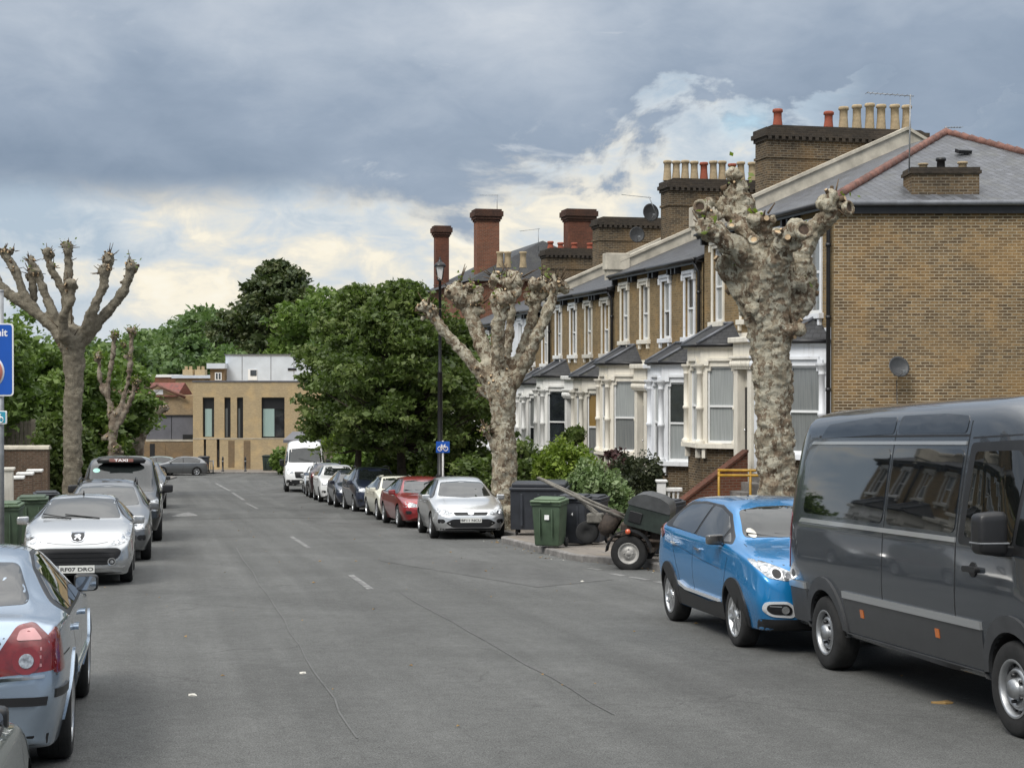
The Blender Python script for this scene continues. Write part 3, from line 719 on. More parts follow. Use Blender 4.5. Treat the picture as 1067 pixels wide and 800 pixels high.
    for zz in (pb+.2,pb+1.05): m.bbox(a+.36,b-.36,.06,.075,zz,zz+.7,.01)
    d=m.build('door',M[doorcol],root); m=MB(); m.sphere((b-.36,.1,pb+.98),.035,8); m.build('handle',M['chrome'],d)
    if steps:
        m=MB(); n=6; rise=(pb-.15)/n
        for i in range(n):
            m.box(a+.2,b-.2,.0,.45+.34*(n-1-i)+.34,-.3+rise*0,rise*(i+1)) if i==0 else m.box(a+.2,b-.2,.0,.45+.34*(n-1-i),rise*i+.0,rise*(i+1))
        m.build('steps',M['kerb'],root)
    # roof
    m=MB()
    if hip is None:
        m.prism([(.27,ez+.09),(-6.6,ez+3.0),(-8.8,ez+1.9),(-8.8,ez+1.8),(-6.6,ez+2.9),(.27,ez-.005)],'x',0,HW)
        rf=m.build('roof',M[roofmat],root)
    else:
        F_=Vector((-.1,.25,ez+.05)); Pk=Vector((6.47,-6.6,ez+3.0)); R_=Vector((-2.4,-8.8,ez+.05)); 
        cut=lambda A,B:A+(B-A)*((HW-A.x)/(B.x-A.x))
        h1=cut(F_,Pk); h2=cut(R_,Pk)
        if hip=='end':
            m.add([F_,(HW,.25,ez+.05),h1],[(0,1,2)]); m.add([F_,h1,h2,R_],[(0,1,2,3)][:1]); m.add([R_,h2,(HW,-8.8,ez+.05)],[(0,1,2)])
            for f in m.f: pass
            rf=m.build('roof',M[roofmat],root)
            fix_up(rf)
            m=MB(); N=26
            for A,B in ((F_,Pk),(R_,Pk)):
                for i in range(N):
                    p=A+(B-A)*(i/N); q2=A+(B-A)*((i+1.04)/N); m.tube([p+Vector((0,0,.02)),q2+Vector((0,0,.045))],[.10,.12],8)
            m.build('hip_tiles',M['ridge'],rf)
            m=MB()   # eaves of the end wall
            dd=(R_-F_); 
            m.tube([F_+Vector((-.06,0,.0)),R_+Vector((-.06,0,.0))],.07,8)
            m.build('end_gutter',M['lead'],rf)
            m=MB(); ee=Vector((-.05,.0,0)); A=Vector((.0,0.0,0)); B=Vector((-2.2,-8.62,0)); nn=Vector((-.969,.247,0))
            for (o0,o1,za,zb) in ((.004,.12,ez-.2,ez+.0),):
                m.add([A+nn*o0+Vector((0,0,za)),B+nn*o0+Vector((0,0,za)),B+nn*o1+Vector((0,0,za)),A+nn*o1+Vector((0,0,za)),A+nn*o0+Vector((0,0,zb)),B+nn*o0+Vector((0,0,zb)),B+nn*o1+Vector((0,0,zb)),A+nn*o1+Vector((0,0,zb))],[(0,1,2,3),(7,6,5,4),(3,2,6,7),(0,3,7,4),(2,1,5,6),(4,5,1,0)])
            m.build('fascia',M['gutter'],rf)
        else:
            sh=Vector((HW,0,0)); h1-=sh; h2-=sh; P2=Pk-sh
            m.add([(0,.25,ez+.05),(HW,.25,ez+.05),(HW,-6.6,ez+3.0),P2,h1],[(0,1,2,3,4)]); m.add([h1,P2,h2],[(0,1,2)]); m.add([P2,(HW,-6.6,ez+3.0),(HW,-8.8,ez+.9),(0,-8.8,ez+.05),h2],[(0,1,2,3,4)])
            rf=m.build('roof',M[roofmat],root); fix_up(rf)
    # party parapet + stack at the far end of the pair
    if party:
        pots,top,par=party
        if par:
            m=MB(); t0=HW-.16; t1=HW+.2
            m.prism([(.35,ez-.05),(.35,ez+.42),(-.15,ez+.62),(-6.7,ez+3.5),(-8.9,ez+2.4),(-8.9,ez+1.7),(-6.7,ez+2.8)],'x',t0,t1)
            m.prism([(-.12,ez+.6),(-.12,ez+.70),(-6.7,ez+3.60),(-8.9,ez+2.5),(-8.9,ez+2.4),(-6.7,ez+3.5)],'x',t0-.07,t1+.05)
            m.bbox(t0-.06,t1+.06,-.5,.42,ez+.3,ez+.92,.03)
            m.build('parapet',M['render'],root)
        m=MB(); s0,s1=HW+.22,HW+1.2; y0,y1=-7.6,-2.15; tz=ez+top
        m.box(s0,s1,y0,y1,ez-.5,tz-.45); 
        m.box(s0-.04,s1+.04,y0-.04,y1+.04,tz-1.0,tz-.92); m.mi=1
        m.box(s0-.05,s1+.05,y0-.05,y1+.05,tz-.45,tz-.34); m.box(s0-.11,s1+.11,y0-.11,y1+.11,tz-.338,tz-.2); m.box(s0-.06,s1+.06,y0-.06,y1+.06,tz-.198,tz-.06)
        yy=y1+.02
        while yy>y0: m.box(s0-.14,s0-.11,yy-.11,yy,tz-.45,tz-.338); yy-=.225
        m.prism([(y1-.0,tz-.06),(y1-.2,tz+.03),(y0+.2,tz+.03),(y0,tz-.06)],'x',s0+.05,s1-.05)
        cs=m.build('chimney_stack',[M['brick2'],M['brick2s']],rf)
        for k,(yy,h,col,tw) in enumerate(pots):
            q_=MB(); r=.15
            q_.lathe([(r*1.12,0),(r*1.05,.1),(r*.86,h*.55),(r*.86,h-.12),(r*1.1,h-.1),(r*1.1,h-.03),(r*.95,h),(r*.7,h),(r*.7,h-.15)],12)
            o_=q_.build('chimney_pot',M[col],cs); o_.location=((s0+s1)/2+tw*.3,yy-.3,tz-.02); o_.rotation_euler=(tw*.15,tw*.1,0)
    # rain-water pipe at the pair's near end
    m=MB(); m.tube([(.12,.28,ez+.0),(.12,.1,ez-.35),(.12,.1,-.2)],.055,8)
    zz=ez-1
    while zz>0: m.tube([(.12,.1,zz),(.12,.1,zz+.09)],.072,8); zz-=1.8
    if not mir: m.build('downpipe',M['gutter'],root)
    return root
def fix_up(o):
    bm=bmesh.new(); bm.from_mesh(o.data)
    for f in bm.faces:
        f.normal_update()
        if f.normal.z<0: f.normal_flip()
    bm.to_mesh(o.data); bm.free(); o.data.uv_layers.remove(o.data.uv_layers[0]); box_uv(o.data)
M['brick2s']=brick_mat('soot_black_brick',(.075,.06,.045),(.05,.042,.035),(.07,.06,.05),.5,grime=.8,stain=(.015,.014,.013))
B_='pot'; Rd='potred'
def pots(ls): return [(y,h,c,random.uniform(-.25,.25)) for y,h,c in ls]
GR='terraced houses stepping down the hill'
PA=pots([(-2.4,.62,Rd),(-4.15,.62,Rd),(-4.65,.78,B_),(-5.1,.85,B_),(-5.55,.92,B_),(-5.95,.9,B_),(-6.4,.9,B_),(-6.85,.92,B_)])
PB=pots([(-1.95,.75,B_),(-2.3,.75,B_),(-2.65,.78,B_),(-3.0,.75,B_),(-3.38,.72,Rd),(-3.75,.78,B_),(-4.12,.8,B_),(-4.5,.7,Rd),(-4.85,.78,B_),(-5.3,.78,B_),(-5.7,.78,B_)])
U=.974*HW
hA1=terrace_house(38.2,4.08,False,'corner terraced house with long yellow brick side wall and slate hip roof',GR,'stuccob','brickstreet',bayE=3.34,sillE=2.62,hip='end',roofmat='slatenew',glass=['glassmid','glassmid'])
hA2=terrace_house(38.2+U,4.08,True,'cream fronted terraced house joined to the corner house, red brick step wall in front',GR,'stucco','brickstreet',bayE=3.34,sillE=2.62,hip='in',roofmat='slatenew',glass=['glassnet','glassnet'],party=(PA,3.55,True))
Y=47.3
hB1=terrace_house(Y,3.36,False,'terraced house with grey-white bay, the near one of the pair behind the dark shrub',GR,'stuccob','brickstreet',bayE=3.11,glass=['glassdark','glassnet'])
hB2=terrace_house(Y+U,3.36,True,'cream bayed terraced house just below the stack with nine pale and red pots',GR,'stucco','brickstreet',bayE=3.11,glass=['glassnet','glassmid'],party=(PB,3.75,True))
Y=56.3
hC1=terrace_house(Y,2.93,False,'terraced house with ochre curtains behind its cream bay columns',GR,'stuccog','brickstreet',glass=['glassamber','glassmid'])
hC2=terrace_house(Y+U,2.93,True,'terraced house with black framed bay windows above the round bright hedge',GR,'stuccow','brickstreet',glass=['glassdark','glassdark'],party=([],3.65,True))
Y=65.2
hD1=terrace_house(Y,2.6,False,'terraced house half hidden behind the right limbs of the middle pollard tree',GR,'stuccow','brickstreet',glass=['glassmid','glassdark'])
hD2=terrace_house(Y+U,2.6,True,'white painted terraced house seen between the limbs of the middle pollard tree',GR,'stuccob','brickstreet',frontpaint='stuccob',party=(pots([(-2.2,.4,Rd),(-2.7,.35,Rd),(-3.4,.35,Rd),(-4.2,.35,Rd)]),3.35,False))
Y=74.2
hE1=terrace_house(Y,2.25,False,'white bayed terraced house beyond the middle pollard tree trunk',GR,'stuccow','brickstreet',glass=['glassmid','glassdark'])
hE2=terrace_house(Y+U,2.25,True,'last terraced house of the row, white bay glimpsed by the cycle sign',GR,'stuccow','brickstreet',glass=['glassmid','glassdark'])
# small extras on the corner house
def on_house(h,p): return h.matrix_basis@Vector(p)
bpy.context.view_layer.update()
rf=[c for c in hA1.children if c.name.startswith('roof')][0]
p=hA1.matrix_world.inverted()@Vector((10.95,39.3,4.35))
m=MB(); m.box(-.45,.45,-.85,.85,-.5,.62); m.mi=1; m.box(-.5,.5,-.9,.9,.62,.7); m.box(-.46,.46,-.87,.87,.7,.78)
cs=m.build('chimney_stack',[M['brick2'],M['brick2s']],rf); cs.location=p; cs.rotation_euler=(0,0,-R(14))
for yy,c,h in ((.45,'pot',.16),(-.0,'black',.3),(-.55,'pot',.2)):
    q=MB(); q.lathe([(.11,0),(.1,h*.7),(.13,h*.75),(.13,h),(.0,h)],10); o=q.build('chimney_pot',M[c],cs); o.location=(0,yy,.77)
m=MB(); m.box(-.12,.12,-.2,.2,0,.1); vt=m.build('roof_vent',M['black'],rf); vt.location=hA1.matrix_world.inverted()@at(1003,160,43.2); vt.rotation_euler=(0,R(-18),0)
def aerial(base,top,boom,label,n=9,L=.35):
    b=Vector(base); t=Vector(top); root=empty('tv_aerial',b,0,label,'aerial')
    m=MB(); m.tube([(0,0,0),t-b],.02,6); m.build('mast',M['galv'],root)
    d=Vector(boom); m=MB(); a=t-b-Vector((0,0,.04)); m.tube([a-d*.08,a+d],.012,5); s=d.cross(Vector((0,0,1))).normalized()
    for i in range(n): q=a+d*(.1+.9*i/(n-1)); m.tube([q-s*L/2,q+s*L/2],.007,4)
    m.build('antenna',M['galv'],root); return root
aerial((10.05,38.95,5.0),at(948,99,38.9),(-1.1,.0,.08),'tall thin tv aerial on the small stack of the corner roof')
aerial(at(985,140,47),at(985,132,47),(.5,.1,.02),'short tv aerial on the corner house ridge',6,.25)
def dish(p,rz,r,label,tilt=20):
    root=empty('satellite_dish',p,rz,label,'satellite dish'); m=MB()
    mm=Matrix.Rotation(R(90-tilt),4,'X')
    m.lathe([(0,.0),(r*.5,.015),(r*.85,.05),(r,.075),(r*1.0,.085),(r*.84,.06),(r*.5,.025),(0,.01)],20,mm); m.build('reflector',M['dishgrey'],root)
    m=MB(); m.tube([(0,-.02,-r*.9),(0,-.3,-.1)],.012,6); m.bbox(-.04,.04,-.36,-.26,-.14,-.06,.01); m.tube([(0,.02,0),(0,.15,0),(0,.2,-.2)],.02,6); m.build('receiver_arm',M['galv'],root)
    return root
M['dishgrey']=plain('dark_grey_dish',(.045,.047,.05),.5,var=.15)
M['dishpale']=plain('pale_grey_dish',(.20,.21,.22),.5,var=.15)
dish(Vector((gx(935,37.9),37.85,at(0,383,37.9).z)),R(12),.27,'dark round satellite dish on the long yellow brick side wall')
m=MB(); m.tube([(0,0,0),(.02,0,-1.2),(0,0,-2.4)],.012,5); o=m.build('cable',M['black']); o.location=(gx(934,38.1),38.06,at(0,396,37.9).z); tag(o,'thin black cable hanging down below the dark dish on the side wall','cable')
dish(at(677,222,57.5),R(25),.34,'pale dish on the dark stack behind the cream bayed house, upper of two',5)
dish(at(663,245,57.5),R(15),.3,'pale dish low on the dark stack behind the cream bayed house, lower of two',5)
aerial(at(683,222,57),at(676,205,57),(-1.0,.1,.12),'bent tv aerial beside the stack with nine pots',7,.2)
# villa of red brick at the lower end
def villa():
    root=empty('red_brick_villa',(facade(86)+1.0,86,ground(86)),RZ,'tall red brick house with dark roofs and big red chimneys behind the middle pollard tree','house')
    g=ground(86); e=5.0-g; m=MB(); m.prism([(0,0),(15,0),(15,-9),(0,-9)][::-1],'z',-.5,e); m.build('wall',M['brickred'],root)
    m=MB(); m.prism([(.4,e),(-4.5,e+2.5),(-9.4,e)],'x',2,15.3); 
    m.add([(0-.3,.4,e),(2.0,.4,e),(2.0,-9.4,e),(-.3,-9.4,e),(2.0,-4.5,e+2.5)],[(0,1,4),(3,0,4),(2,3,4)])
    rf=m.build('roof',M['slatedark'],root)
    def ch(px,Yc,w,d,top,base,mat='brickredsoot'):
        p=root.matrix_world.inverted()@Vector((gx(px,Yc),Yc,0)) if False else None
        q=Matrix.LocRotScale(root.location,root.rotation_euler,None).inverted()@Vector((gx(px,Yc),Yc,0))
        z1=at(0,top,Yc).z-g; z0=at(0,base,Yc).z-g
        c=MB(); c.box(-d/2,d/2,-w/2,w/2,z0,z1-.7); c.mi=1
        for k,(o,za,zb) in enumerate(((.06,z1-.7,z1-.58),(.13,z1-.578,z1-.42),(.2,z1-.418,z1-.12),(.12,z1-.118,z1))): c.box(-d/2-o,d/2+o,-w/2-o,w/2+o,za,zb)
        oo=c.build('chimney_stack',[M['brickred'] if mat=='brickred' else M[mat],M['brickcap']],rf); oo.location=(q.x,q.y,0); return oo
    ch(507,89,1.3,1.0,219,300,'brickred'); ch(460,99,.85,.8,236,300)
    c=ch(603,90,1.55,1.1,219,300)
    m=MB()
    for px in (521,529,545):
        q=Matrix.LocRotScale(root.location,root.rotation_euler,None).inverted()@Vector((gx(px,85),85,0)); zz=at(0,279,85).z-g
        m2=MB(); m2.lathe([(.2,0),(.17,.4),(.17,.75),(.21,.8),(.21,.88),(.1,.88)],10); o=m2.build('chimney_pot',M['pot'],rf); o.location=(q.x,q.y,zz)
    return root
vr=villa()
aerial(at(518,220,89),at(518,203,89),(-1.0,.0,.0),'tv aerial on top of the biggest red chimney',6,.3)
aerial(at(561,262,84),at(561,238,84),(-1.0,.2,-.1),'tv aerial between the red chimneys',6,.25)
# ---------------------------------------------------------------- vehicles
def pchip(xs,ys):
    n=len(xs); h=[xs[i+1]-xs[i] for i in range(n-1)]; d=[(ys[i+1]-ys[i])/h[i] for i in range(n-1)]; m=[0]*n
    m[0]=d[0]; m[-1]=d[-1]
    for i in range(1,n-1):
        if d[i-1]*d[i]<=0: m[i]=0
        else:
            w1=2*h[i]+h[i-1]; w2=h[i]+2*h[i-1]; m[i]=(w1+w2)/(w1/d[i-1]+w2/d[i])
    def f(x):
        x=max(xs[0],min(xs[-1],x)); i=0
        while i<n-2 and x>xs[i+1]: i+=1
        t=(x-xs[i])/h[i]; t2=t*t;t3=t2*t
        return (2*t3-3*t2+1)*ys[i]+(t3-2*t2+t)*h[i]*m[i]+(-2*t3+3*t2)*ys[i+1]+(t3-t2)*h[i]*m[i+1]
    return f
def catmull(P,n):
    out=[]
    Q=[P[0]*2-P[1]]+list(P)+[P[-1]*2-P[-2]]
    for i in range(1,len(Q)-2):
        p0,p1,p2,p3=Q[i-1],Q[i],Q[i+1],Q[i+2]
        for k in range(n):
            t=k/n; a=.42
            m1=(p2-p0)*a; m2=(p3-p1)*a
            lim=(p2-p1).length*1.1
            if m1.length>lim: m1=m1*(lim/m1.length)
            if m2.length>lim: m2=m2*(lim/m2.length)
            t2=t*t;t3=t2*t
            out.append(p1*(2*t3-3*t2+1)+m1*(t3-2*t2+t)+p2*(-2*t3+3*t2)+m2*(t3-t2))
    out.append(P[-1].copy()); return out
def loft_body(st,L,seg=6,nx=64,roofr=.09):
    """st rows: x, zb, zs, zt, wb, wm, ws, wt   (x from +front to -rear)"""
    st=sorted(st); xs=[r[0] for r in st]; fs=[pchip(xs,[r[k] for r in st]) for k in range(1,8)]
    x0,x1=xs[0],xs[-1]; X=[]
    for i in range(nx+1):
        t=i/nx; X.append(x0+(x1-x0)*(t-.11*math.sin(2*math.pi*t)/ (2*math.pi)*1.6))
    rings=[]
    for x in X:
        zb,zs,zt,wb,wm,ws,wt=[f(x) for f in fs]
        zm=zb+(zs-zb)*.50; ch=zt-zs
        e=min(roofr,ch*.42)
        P=[Vector((0,zb)),Vector((wb*.7,zb)),Vector((wb*.97,zb+.015)),Vector((wb,zb+.06)),Vector((wm,zm)),Vector((wm*.45+ws*.55,zs-(zs-zm)*.18)),Vector((ws,zs)),Vector((ws*.5+wt*.5+.012*min(1,ch*3),zs+(ch-e)*.5)),Vector((wt,zt-e)),Vector((wt*.88,zt-e*.42)),Vector((wt*.6,zt-e*.12)),Vector((0,zt))]
        c=catmull(P,seg); rings.append([Vector((x,p.x,p.y)) for p in c])
    n=len(rings[0]); W=2*n-2; bm=bmesh.new(); V=[]
    for r in rings:
        row=[bm.verts.new(p) for p in r]+[bm.verts.new((p.x,-p.y,p.z)) for p in r[-2:0:-1]]
        V.append(row)
    for j in range(len(V)-1):
        for i in range(W):
            bm.faces.new([V[j][i],V[j][(i+1)%W],V[j+1][(i+1)%W],V[j+1][i]])
    for row in (V[0],V[-1]):
        c=sum((v.co for v in row),Vector())/len(row); cv=bm.verts.new(c)
        for i in range(W): bm.faces.new([row[i],row[(i+1)%W],cv])
    bmesh.ops.recalc_face_normals(bm,faces=list(bm.faces))
    return bm
def chaikin(P,it=2,keep=()):
    P=[Vector(p) for p in P]
    for _ in range(it):
        Q=[]
        for i,p in enumerate(P):
            q=P[(i+1)%len(P)]; Q.append(p*.75+q*.25); Q.append(p*.25+q*.75)
        P=Q
    return P
def rpoly(P,r=.05,n=4):
    """round the corners of a 2-D polygon by radius-like cut r"""
    P=[Vector(p) for p in P]; out=[]; N=len(P)
    for i in range(N):
        a,b,c=P[i-1],P[i],P[(i+1)%N]
        ra=min(r,(a-b).length*.45); rc=min(r,(c-b).length*.45)
        s=b+(a-b).normalized()*ra; e=b+(c-b).normalized()*rc
        for k in range(n+1):
            t=k/n; out.append(s*(1-t)**2+b*2*t*(1-t)+e*t*t)
    return out
class Car:
    def __init__(s,name,label,cat,group=None,cell=.06):
        s.root=empty(name,(0,0,0),0,label,cat,group); s.cell=cell; s.bvh=None
    def body(s,st,mat,wheels,wr,L,seg=6,nx=64,roofr=.09,name='body',archpad=.045,wellw=.32):
        bm=loft_body(st,L,seg,nx,roofr)
        s.bvh=BVHTree.FromBMesh(bm)
        me=bpy.data.meshes.new(name); bm.to_mesh(me); bm.free()
        o=link(bpy.data.objects.new(name,me),s.root); me.materials.append(mat); me.materials.append(M['underbody'])
        # wheel wells
        cb=MB(); 
        for (x,yo) in wheels:
            for sg in (1,-1):
                mm=Matrix.Translation((x,sg*(yo+.25),wr+.01))@Matrix.Rotation(R(90)*sg,4,'X')
                cb.lathe([(0,-.3),(wr+archpad,-.3),(wr+archpad,wellw+.25),(0,wellw+.25)],36,mm)
        co_=cb.build('cut',[M['underbody']])
        bb=bmesh.new(); bb.from_mesh(co_.data); bmesh.ops.remove_doubles(bb,verts=bb.verts,dist=1e-4); bmesh.ops.recalc_face_normals(bb,faces=bb.faces); 
        for f in bb.faces: f.smooth=True
        bb.to_mesh(co_.data); bb.free()
        md=o.modifiers.new('b','BOOLEAN'); md.object=co_; md.operation='DIFFERENCE'; md.solver='EXACT'; md.material_mode='TRANSFER'
        dg=bpy.context.evaluated_depsgraph_get(); nm=bpy.data.meshes.new_from_object(o.evaluated_get(dg))
        o.modifiers.clear(); o.data=nm; nm.name=name
        bpy.data.objects.remove(co_)
        nm.polygons.foreach_set('use_smooth',[True]*len(nm.polygons))
        if len(nm.materials)<2: nm.materials.append(M['underbody'])
        nm.set_sharp_from_angle(angle=R(42))
        s.b=o; return o
    def project(s,o,d,off):
        h=s.bvh.ray_cast(o,d)
        if h[0] is None:
            h=s.bvh.find_nearest(o-d*0)
            hh=s.bvh.find_nearest(o+d*2.0)
            return hh[0]-d*off
        return h[0]-d*off
    def patch(s,poly,view,mat,name,off=.006,parent=None,cell=None,rim=.02,angle=0,mirror=False,rnd=0,dens=True,solid=True):
        """lay a panel cut to a 2-D outline on the body. view: 'L','R' (x,z) from the side, 'F','B' (y,z) from front/back, 'T' (x,y) from above"""
        if rnd: poly=rpoly(poly,rnd)
        cell=cell or s.cell; D=Vector
        ax={'L':(lambda u,v:D((u,3,v)),D((0,-1,0))),'R':(lambda u,v:D((u,-3,v)),D((0,1,0))),'F':(lambda u,v:D((5,u,v)),D((-1,0,0))),'B':(lambda u,v:D((-5,u,v)),D((1,0,0))),'T':(lambda u,v:D((u,v,4)),D((0,0,-1)))}
        P3,d=ax[view]
        bm=bmesh.new(); f=bm.faces.new([bm.verts.new((p[0],p[1],0)) for p in poly])
        bmesh.ops.triangulate(bm,faces=[f])
        us=[p[0] for p in poly]; vs=[p[1] for p in poly]
        for k,(lo,hi,no) in enumerate(((min(us),max(us),(1,0,0)),(min(vs),max(vs),(0,1,0)))):
            n=int((hi-lo)/cell); 
            for i in range(1,n+1):
                t=lo+(hi-lo)*i/(n+1); c=(t,0,0) if k==0 else (0,t,0)
                bmesh.ops.bisect_plane(bm,geom=list(bm.verts)+list(bm.edges)+list(bm.faces),plane_co=c,plane_no=no)
        base={}
        for v in bm.verts:
            o=P3(v.co.x,v.co.y); v.co=s.project(o,d,off)
        if solid:
            be=[e for e in bm.edges if e.is_boundary]
            r=bmesh.ops.extrude_edge_only(bm,edges=be)
            for v in [g for g in r['geom'] if isinstance(g,bmesh.types.BMVert)]: v.co=v.co+d*(off+rim)
        bm.normal_update()
        flip=[f for f in bm.faces]
        tot=sum((f.normal*f.calc_area() for f in bm.faces if True),Vector())
        main=sum(f.normal.dot(d)*f.calc_area() for f in bm.faces)
        if main>0: bmesh.ops.reverse_faces(bm,faces=flip)
        for f in bm.faces: f.smooth=True
        me=bpy.data.meshes.new(name); bm.to_mesh(me); bm.free()
        me.materials.append(mat); me.set_sharp_from_angle(angle=R(50))
        return link(bpy.data.objects.new(name,me),parent or s.root)
    def both(s,poly,mat,name,**k):
        a=s.patch(poly,'L',mat,name,**k); b=s.patch(poly,'R',mat,name,**k); return a,b
    def pair(s,poly,view,mat,name,**k):
        """a patch and its mirror image in the centre line ((y,z) outlines)"""
        a=s.patch(poly,view,mat,name,**k); b=s.patch([(-p[0],p[1]) for p in poly],view,mat,name,**k); return a,b
    def seam(s,pts,view,wd=.009,mat=None,name='panel_gap',off=.0015,cell=.12,parent=None):
        P=[Vector(p) for p in pts]; Lf=[];Rt=[]
        for i,p in enumerate(P):
            d=(P[min(i+1,len(P)-1)]-P[max(i-1,0)]).normalized(); n=Vector((-d.y,d.x))*wd/2; Lf.append(p+n); Rt.append(p-n)
        return s.patch(Lf+Rt[::-1],view,mat or M['cartrim'],name,off=off,cell=cell,parent=parent,solid=False)
    def wheels_(s,wh,r,wid,rim_r,style,mat,trackpad=0.0,spokes=5):
        mt=None
        for (x,yo) in wh:
            for sg in (1,-1):
                if mt is None:
                    m=MB(); wd=wid/2; k=r-rim_r
                    prof=[(rim_r,-wd*.92),(rim_r+k*.25,-wd),(r-k*.28,-wd*1.0),(r-k*.08,-wd*.86),(r,-wd*.6)]
                    prof+=[(r,wd*.6),(r-k*.08,wd*.86),(r-k*.28,wd),(rim_r+k*.25,wd),(rim_r,wd*.92)]
                    m.lathe(prof,40)
                    # tread grooves
                    for q in (-.32,0,.32): m.lathe([(r+.001,wd*(q-.035)),(r+.003,wd*q),(r+.001,wd*(q+.035))],40)
                    for z_ in (1,):
                        m.lathe([(rim_r,wd*.3),(0,wd*.3)],24); m.lathe([(rim_r,-wd*.5),(0,-wd*.5)],24)
                    t_=m.build('wheel',M['tyre']); mt=t_.data; bpy.data.objects.remove(t_)
                    mr=s.rim(rim_r,wd,style,spokes)
                o=link(bpy.data.objects.new('wheel',mt),s.root); o.location=(x,sg*yo,r); o.rotation_euler=(R(-90)*sg,random.random()*0.8,0)
                rr=link(bpy.data.objects.new('rim',mr),o)
    def rim(s,rr,wd,style,n):
        m=MB(); z=wd*.86
        m.lathe([(rr+.004,z+.012),(rr-.012,z+.016),(rr-.022,z+.002),(rr-.03,z-.05)],36)
        if style=='steel':
            m.lathe([(rr-.03,z-.05),(rr*.86,z-.07),(rr*.70,z-.02),(rr*.62,z+.0),(rr*.55,z-.03),(rr*.40,z-.05),(rr*.36,z+.0),(rr*.30,z+.03),(0,z+.035)],36)
            m.mi=1
            for k in range(n):
                a=2*math.pi*k/n; mm=Matrix.Rotation(a,4,'Z'); m.cbox((rr*.78,0,z-.045),(rr*.13,rr*.2,.03),mm)
            for k in range(5):
                a=2*math.pi*k/5; m.lathe([(.016,z-.03),(.016,z+.005),(0,z+.006)],6,Matrix.Rotation(a,4,'Z')@Matrix.Translation((rr*.47,0,0)))
            me=m.build('rim',[M['steel'],M['cartrim']])
        else:
            m.lathe([(rr*.30,z-.02),(rr*.27,z+.004),(rr*.14,z+.012),(0,z+.012)],20)
            for k in range(n):
                mm=Matrix.Rotation(2*math.pi*k/n,4,'Z')
                if style=='split':
                    for q in (-1,1):
                        w0=.05*rr
                        vs=[(rr*.2,q*.06*rr-w0,z-.002),(rr*.2,q*.06*rr+w0,z-.002),(rr-.014,q*.20*rr+w0,z+.006),(rr-.014,q*.20*rr-w0,z+.006)]
                        lo=[(x,y,zz-.035) for x,y,zz in vs]
                        m.add([mm@Vector(p) for p in vs+lo],[(0,1,2,3),(0,4,5,1),(1,5,6,2),(3,2,6,7),(0,3,7,4)][::1])
                else:
                    w0,w1=.13*rr,.17*rr
                    vs=[(rr*.2,-w0,z-.002),(rr*.2,w0,z-.002),(rr-.014,w1,z+.006),(rr-.014,-w1,z+.006)]; lo=[(x,y*1.1,zz-.035) for x,y,zz in vs]
                    m.add([mm@Vector(p) for p in vs+lo],[(0,1,2,3),(0,4,5,1),(1,5,6,2),(3,2,6,7),(0,3,7,4)])
            m.mi=1; m.lathe([(rr-.02,z-.07),(0,z-.07)],24)
            me=m.build('rim',[M['alloy'],M['cartrim']])
        d=me.data; bpy.data.objects.remove(me); return d
    def mirror(s,x,y,z,mat,size=(.13,.20,.15),face=-1,stalk=.08):
        for sg in (1,-1):
            m=MB(); bx,by,bz=size
            bm=bmesh.new(); bmesh.ops.create_cube(bm,size=1)
            bmesh.ops.bevel(bm,geom=list(bm.edges),offset=.22,segments=3,profile=.6,affect='EDGES')
            vs=[Vector((v.co.x*bx*(1 if v.co.x<0 else .9),v.co.y*by,v.co.z*bz*(1-.12*(v.co.y*sg+.5)))) for v in bm.verts]; bm.verts.index_update(); m.smooth=True
            m.add(vs,[[v.index for v in f.verts] for f in bm.faces]); bm.free(); m.smooth=False
            m.bbox(-.05,.035,min(-sg*(by*.45+stalk),-sg*by*.2),max(-sg*(by*.45+stalk),-sg*by*.2),-bz*.5,-bz*.28,.01)
            o=m.build('wing_mirror',mat,s.root); o.location=(x,sg*(y+by*.5),z)
            g=MB(); xx=-bx*.5-.002; pts=rpoly([(-by*.43,-bz*.40),(by*.43,-bz*.38),(by*.43,bz*.36),(-by*.43,bz*.40)],.04)
            g.poly([(xx,p[0],p[1]) for p in pts][::-1]); g.build('mirror_glass',M['mirrorglass'],o)
    def plate(s,x,z,text,front=True,y=0,tilt=0,size=(.52,.111)):
        m=MB(); m.bbox(-.008,.008,-size[0]/2,size[0]/2,-size[1]/2,size[1]/2,.003)
        o=m.build('number_plate',M['platewhite'] if front else M['plateyellow'],s.root); o.location=(x,y,z); o.rotation_euler=(0,R(tilt),0)
        if text: letter(text,o,(.0095 if front else -.0095,0,-.027),.078,(R(90),0,R(90) if front else R(-90)),M['cartrim'],w=size[0]*.92)
        return o
    def badge(s,view,c,r,mat=None,name='badge',off=.012,n=14,sx=1.0):
        return s.patch([(c[0]+r*sx*math.cos(2*math.pi*k/n),c[1]+r*math.sin(2*math.pi*k/n)) for k in range(n)],view,mat or M['chrome'],name,off=off,cell=.2)
    def wipers(s,pts):
        m=MB()
        for a,b in pts: m.tube([a,b],.009,5)
        m.build('wiper',M['cartrim'],s.root)
    def place(s,X,Y,dirx=None,flip=False,dz=0.0,yaw=0.0):
        """stand the car on the street with its nose down the hill (flip: nose up the hill, towards the camera)"""
        sl=(kerb_r(Y+1)-kerb_r(Y-1))/2; f=Vector((sl,1,(ground(Y+1)-ground(Y-1))/2)).normalized()
        f=Matrix.Rotation(R(yaw),3,'Z')@f
        if flip: f=-f
        up=Vector((0,-(ground(Y+1)-ground(Y-1))/2,1)).normalized(); l=up.cross(f).normalized(); up=f.cross(l)
        mt=Matrix((f,l,up)).transposed().to_4x4(); mt.translation=Vector((X,Y,ground(Y)+dz)); s.root.matrix_basis=mt
        return s
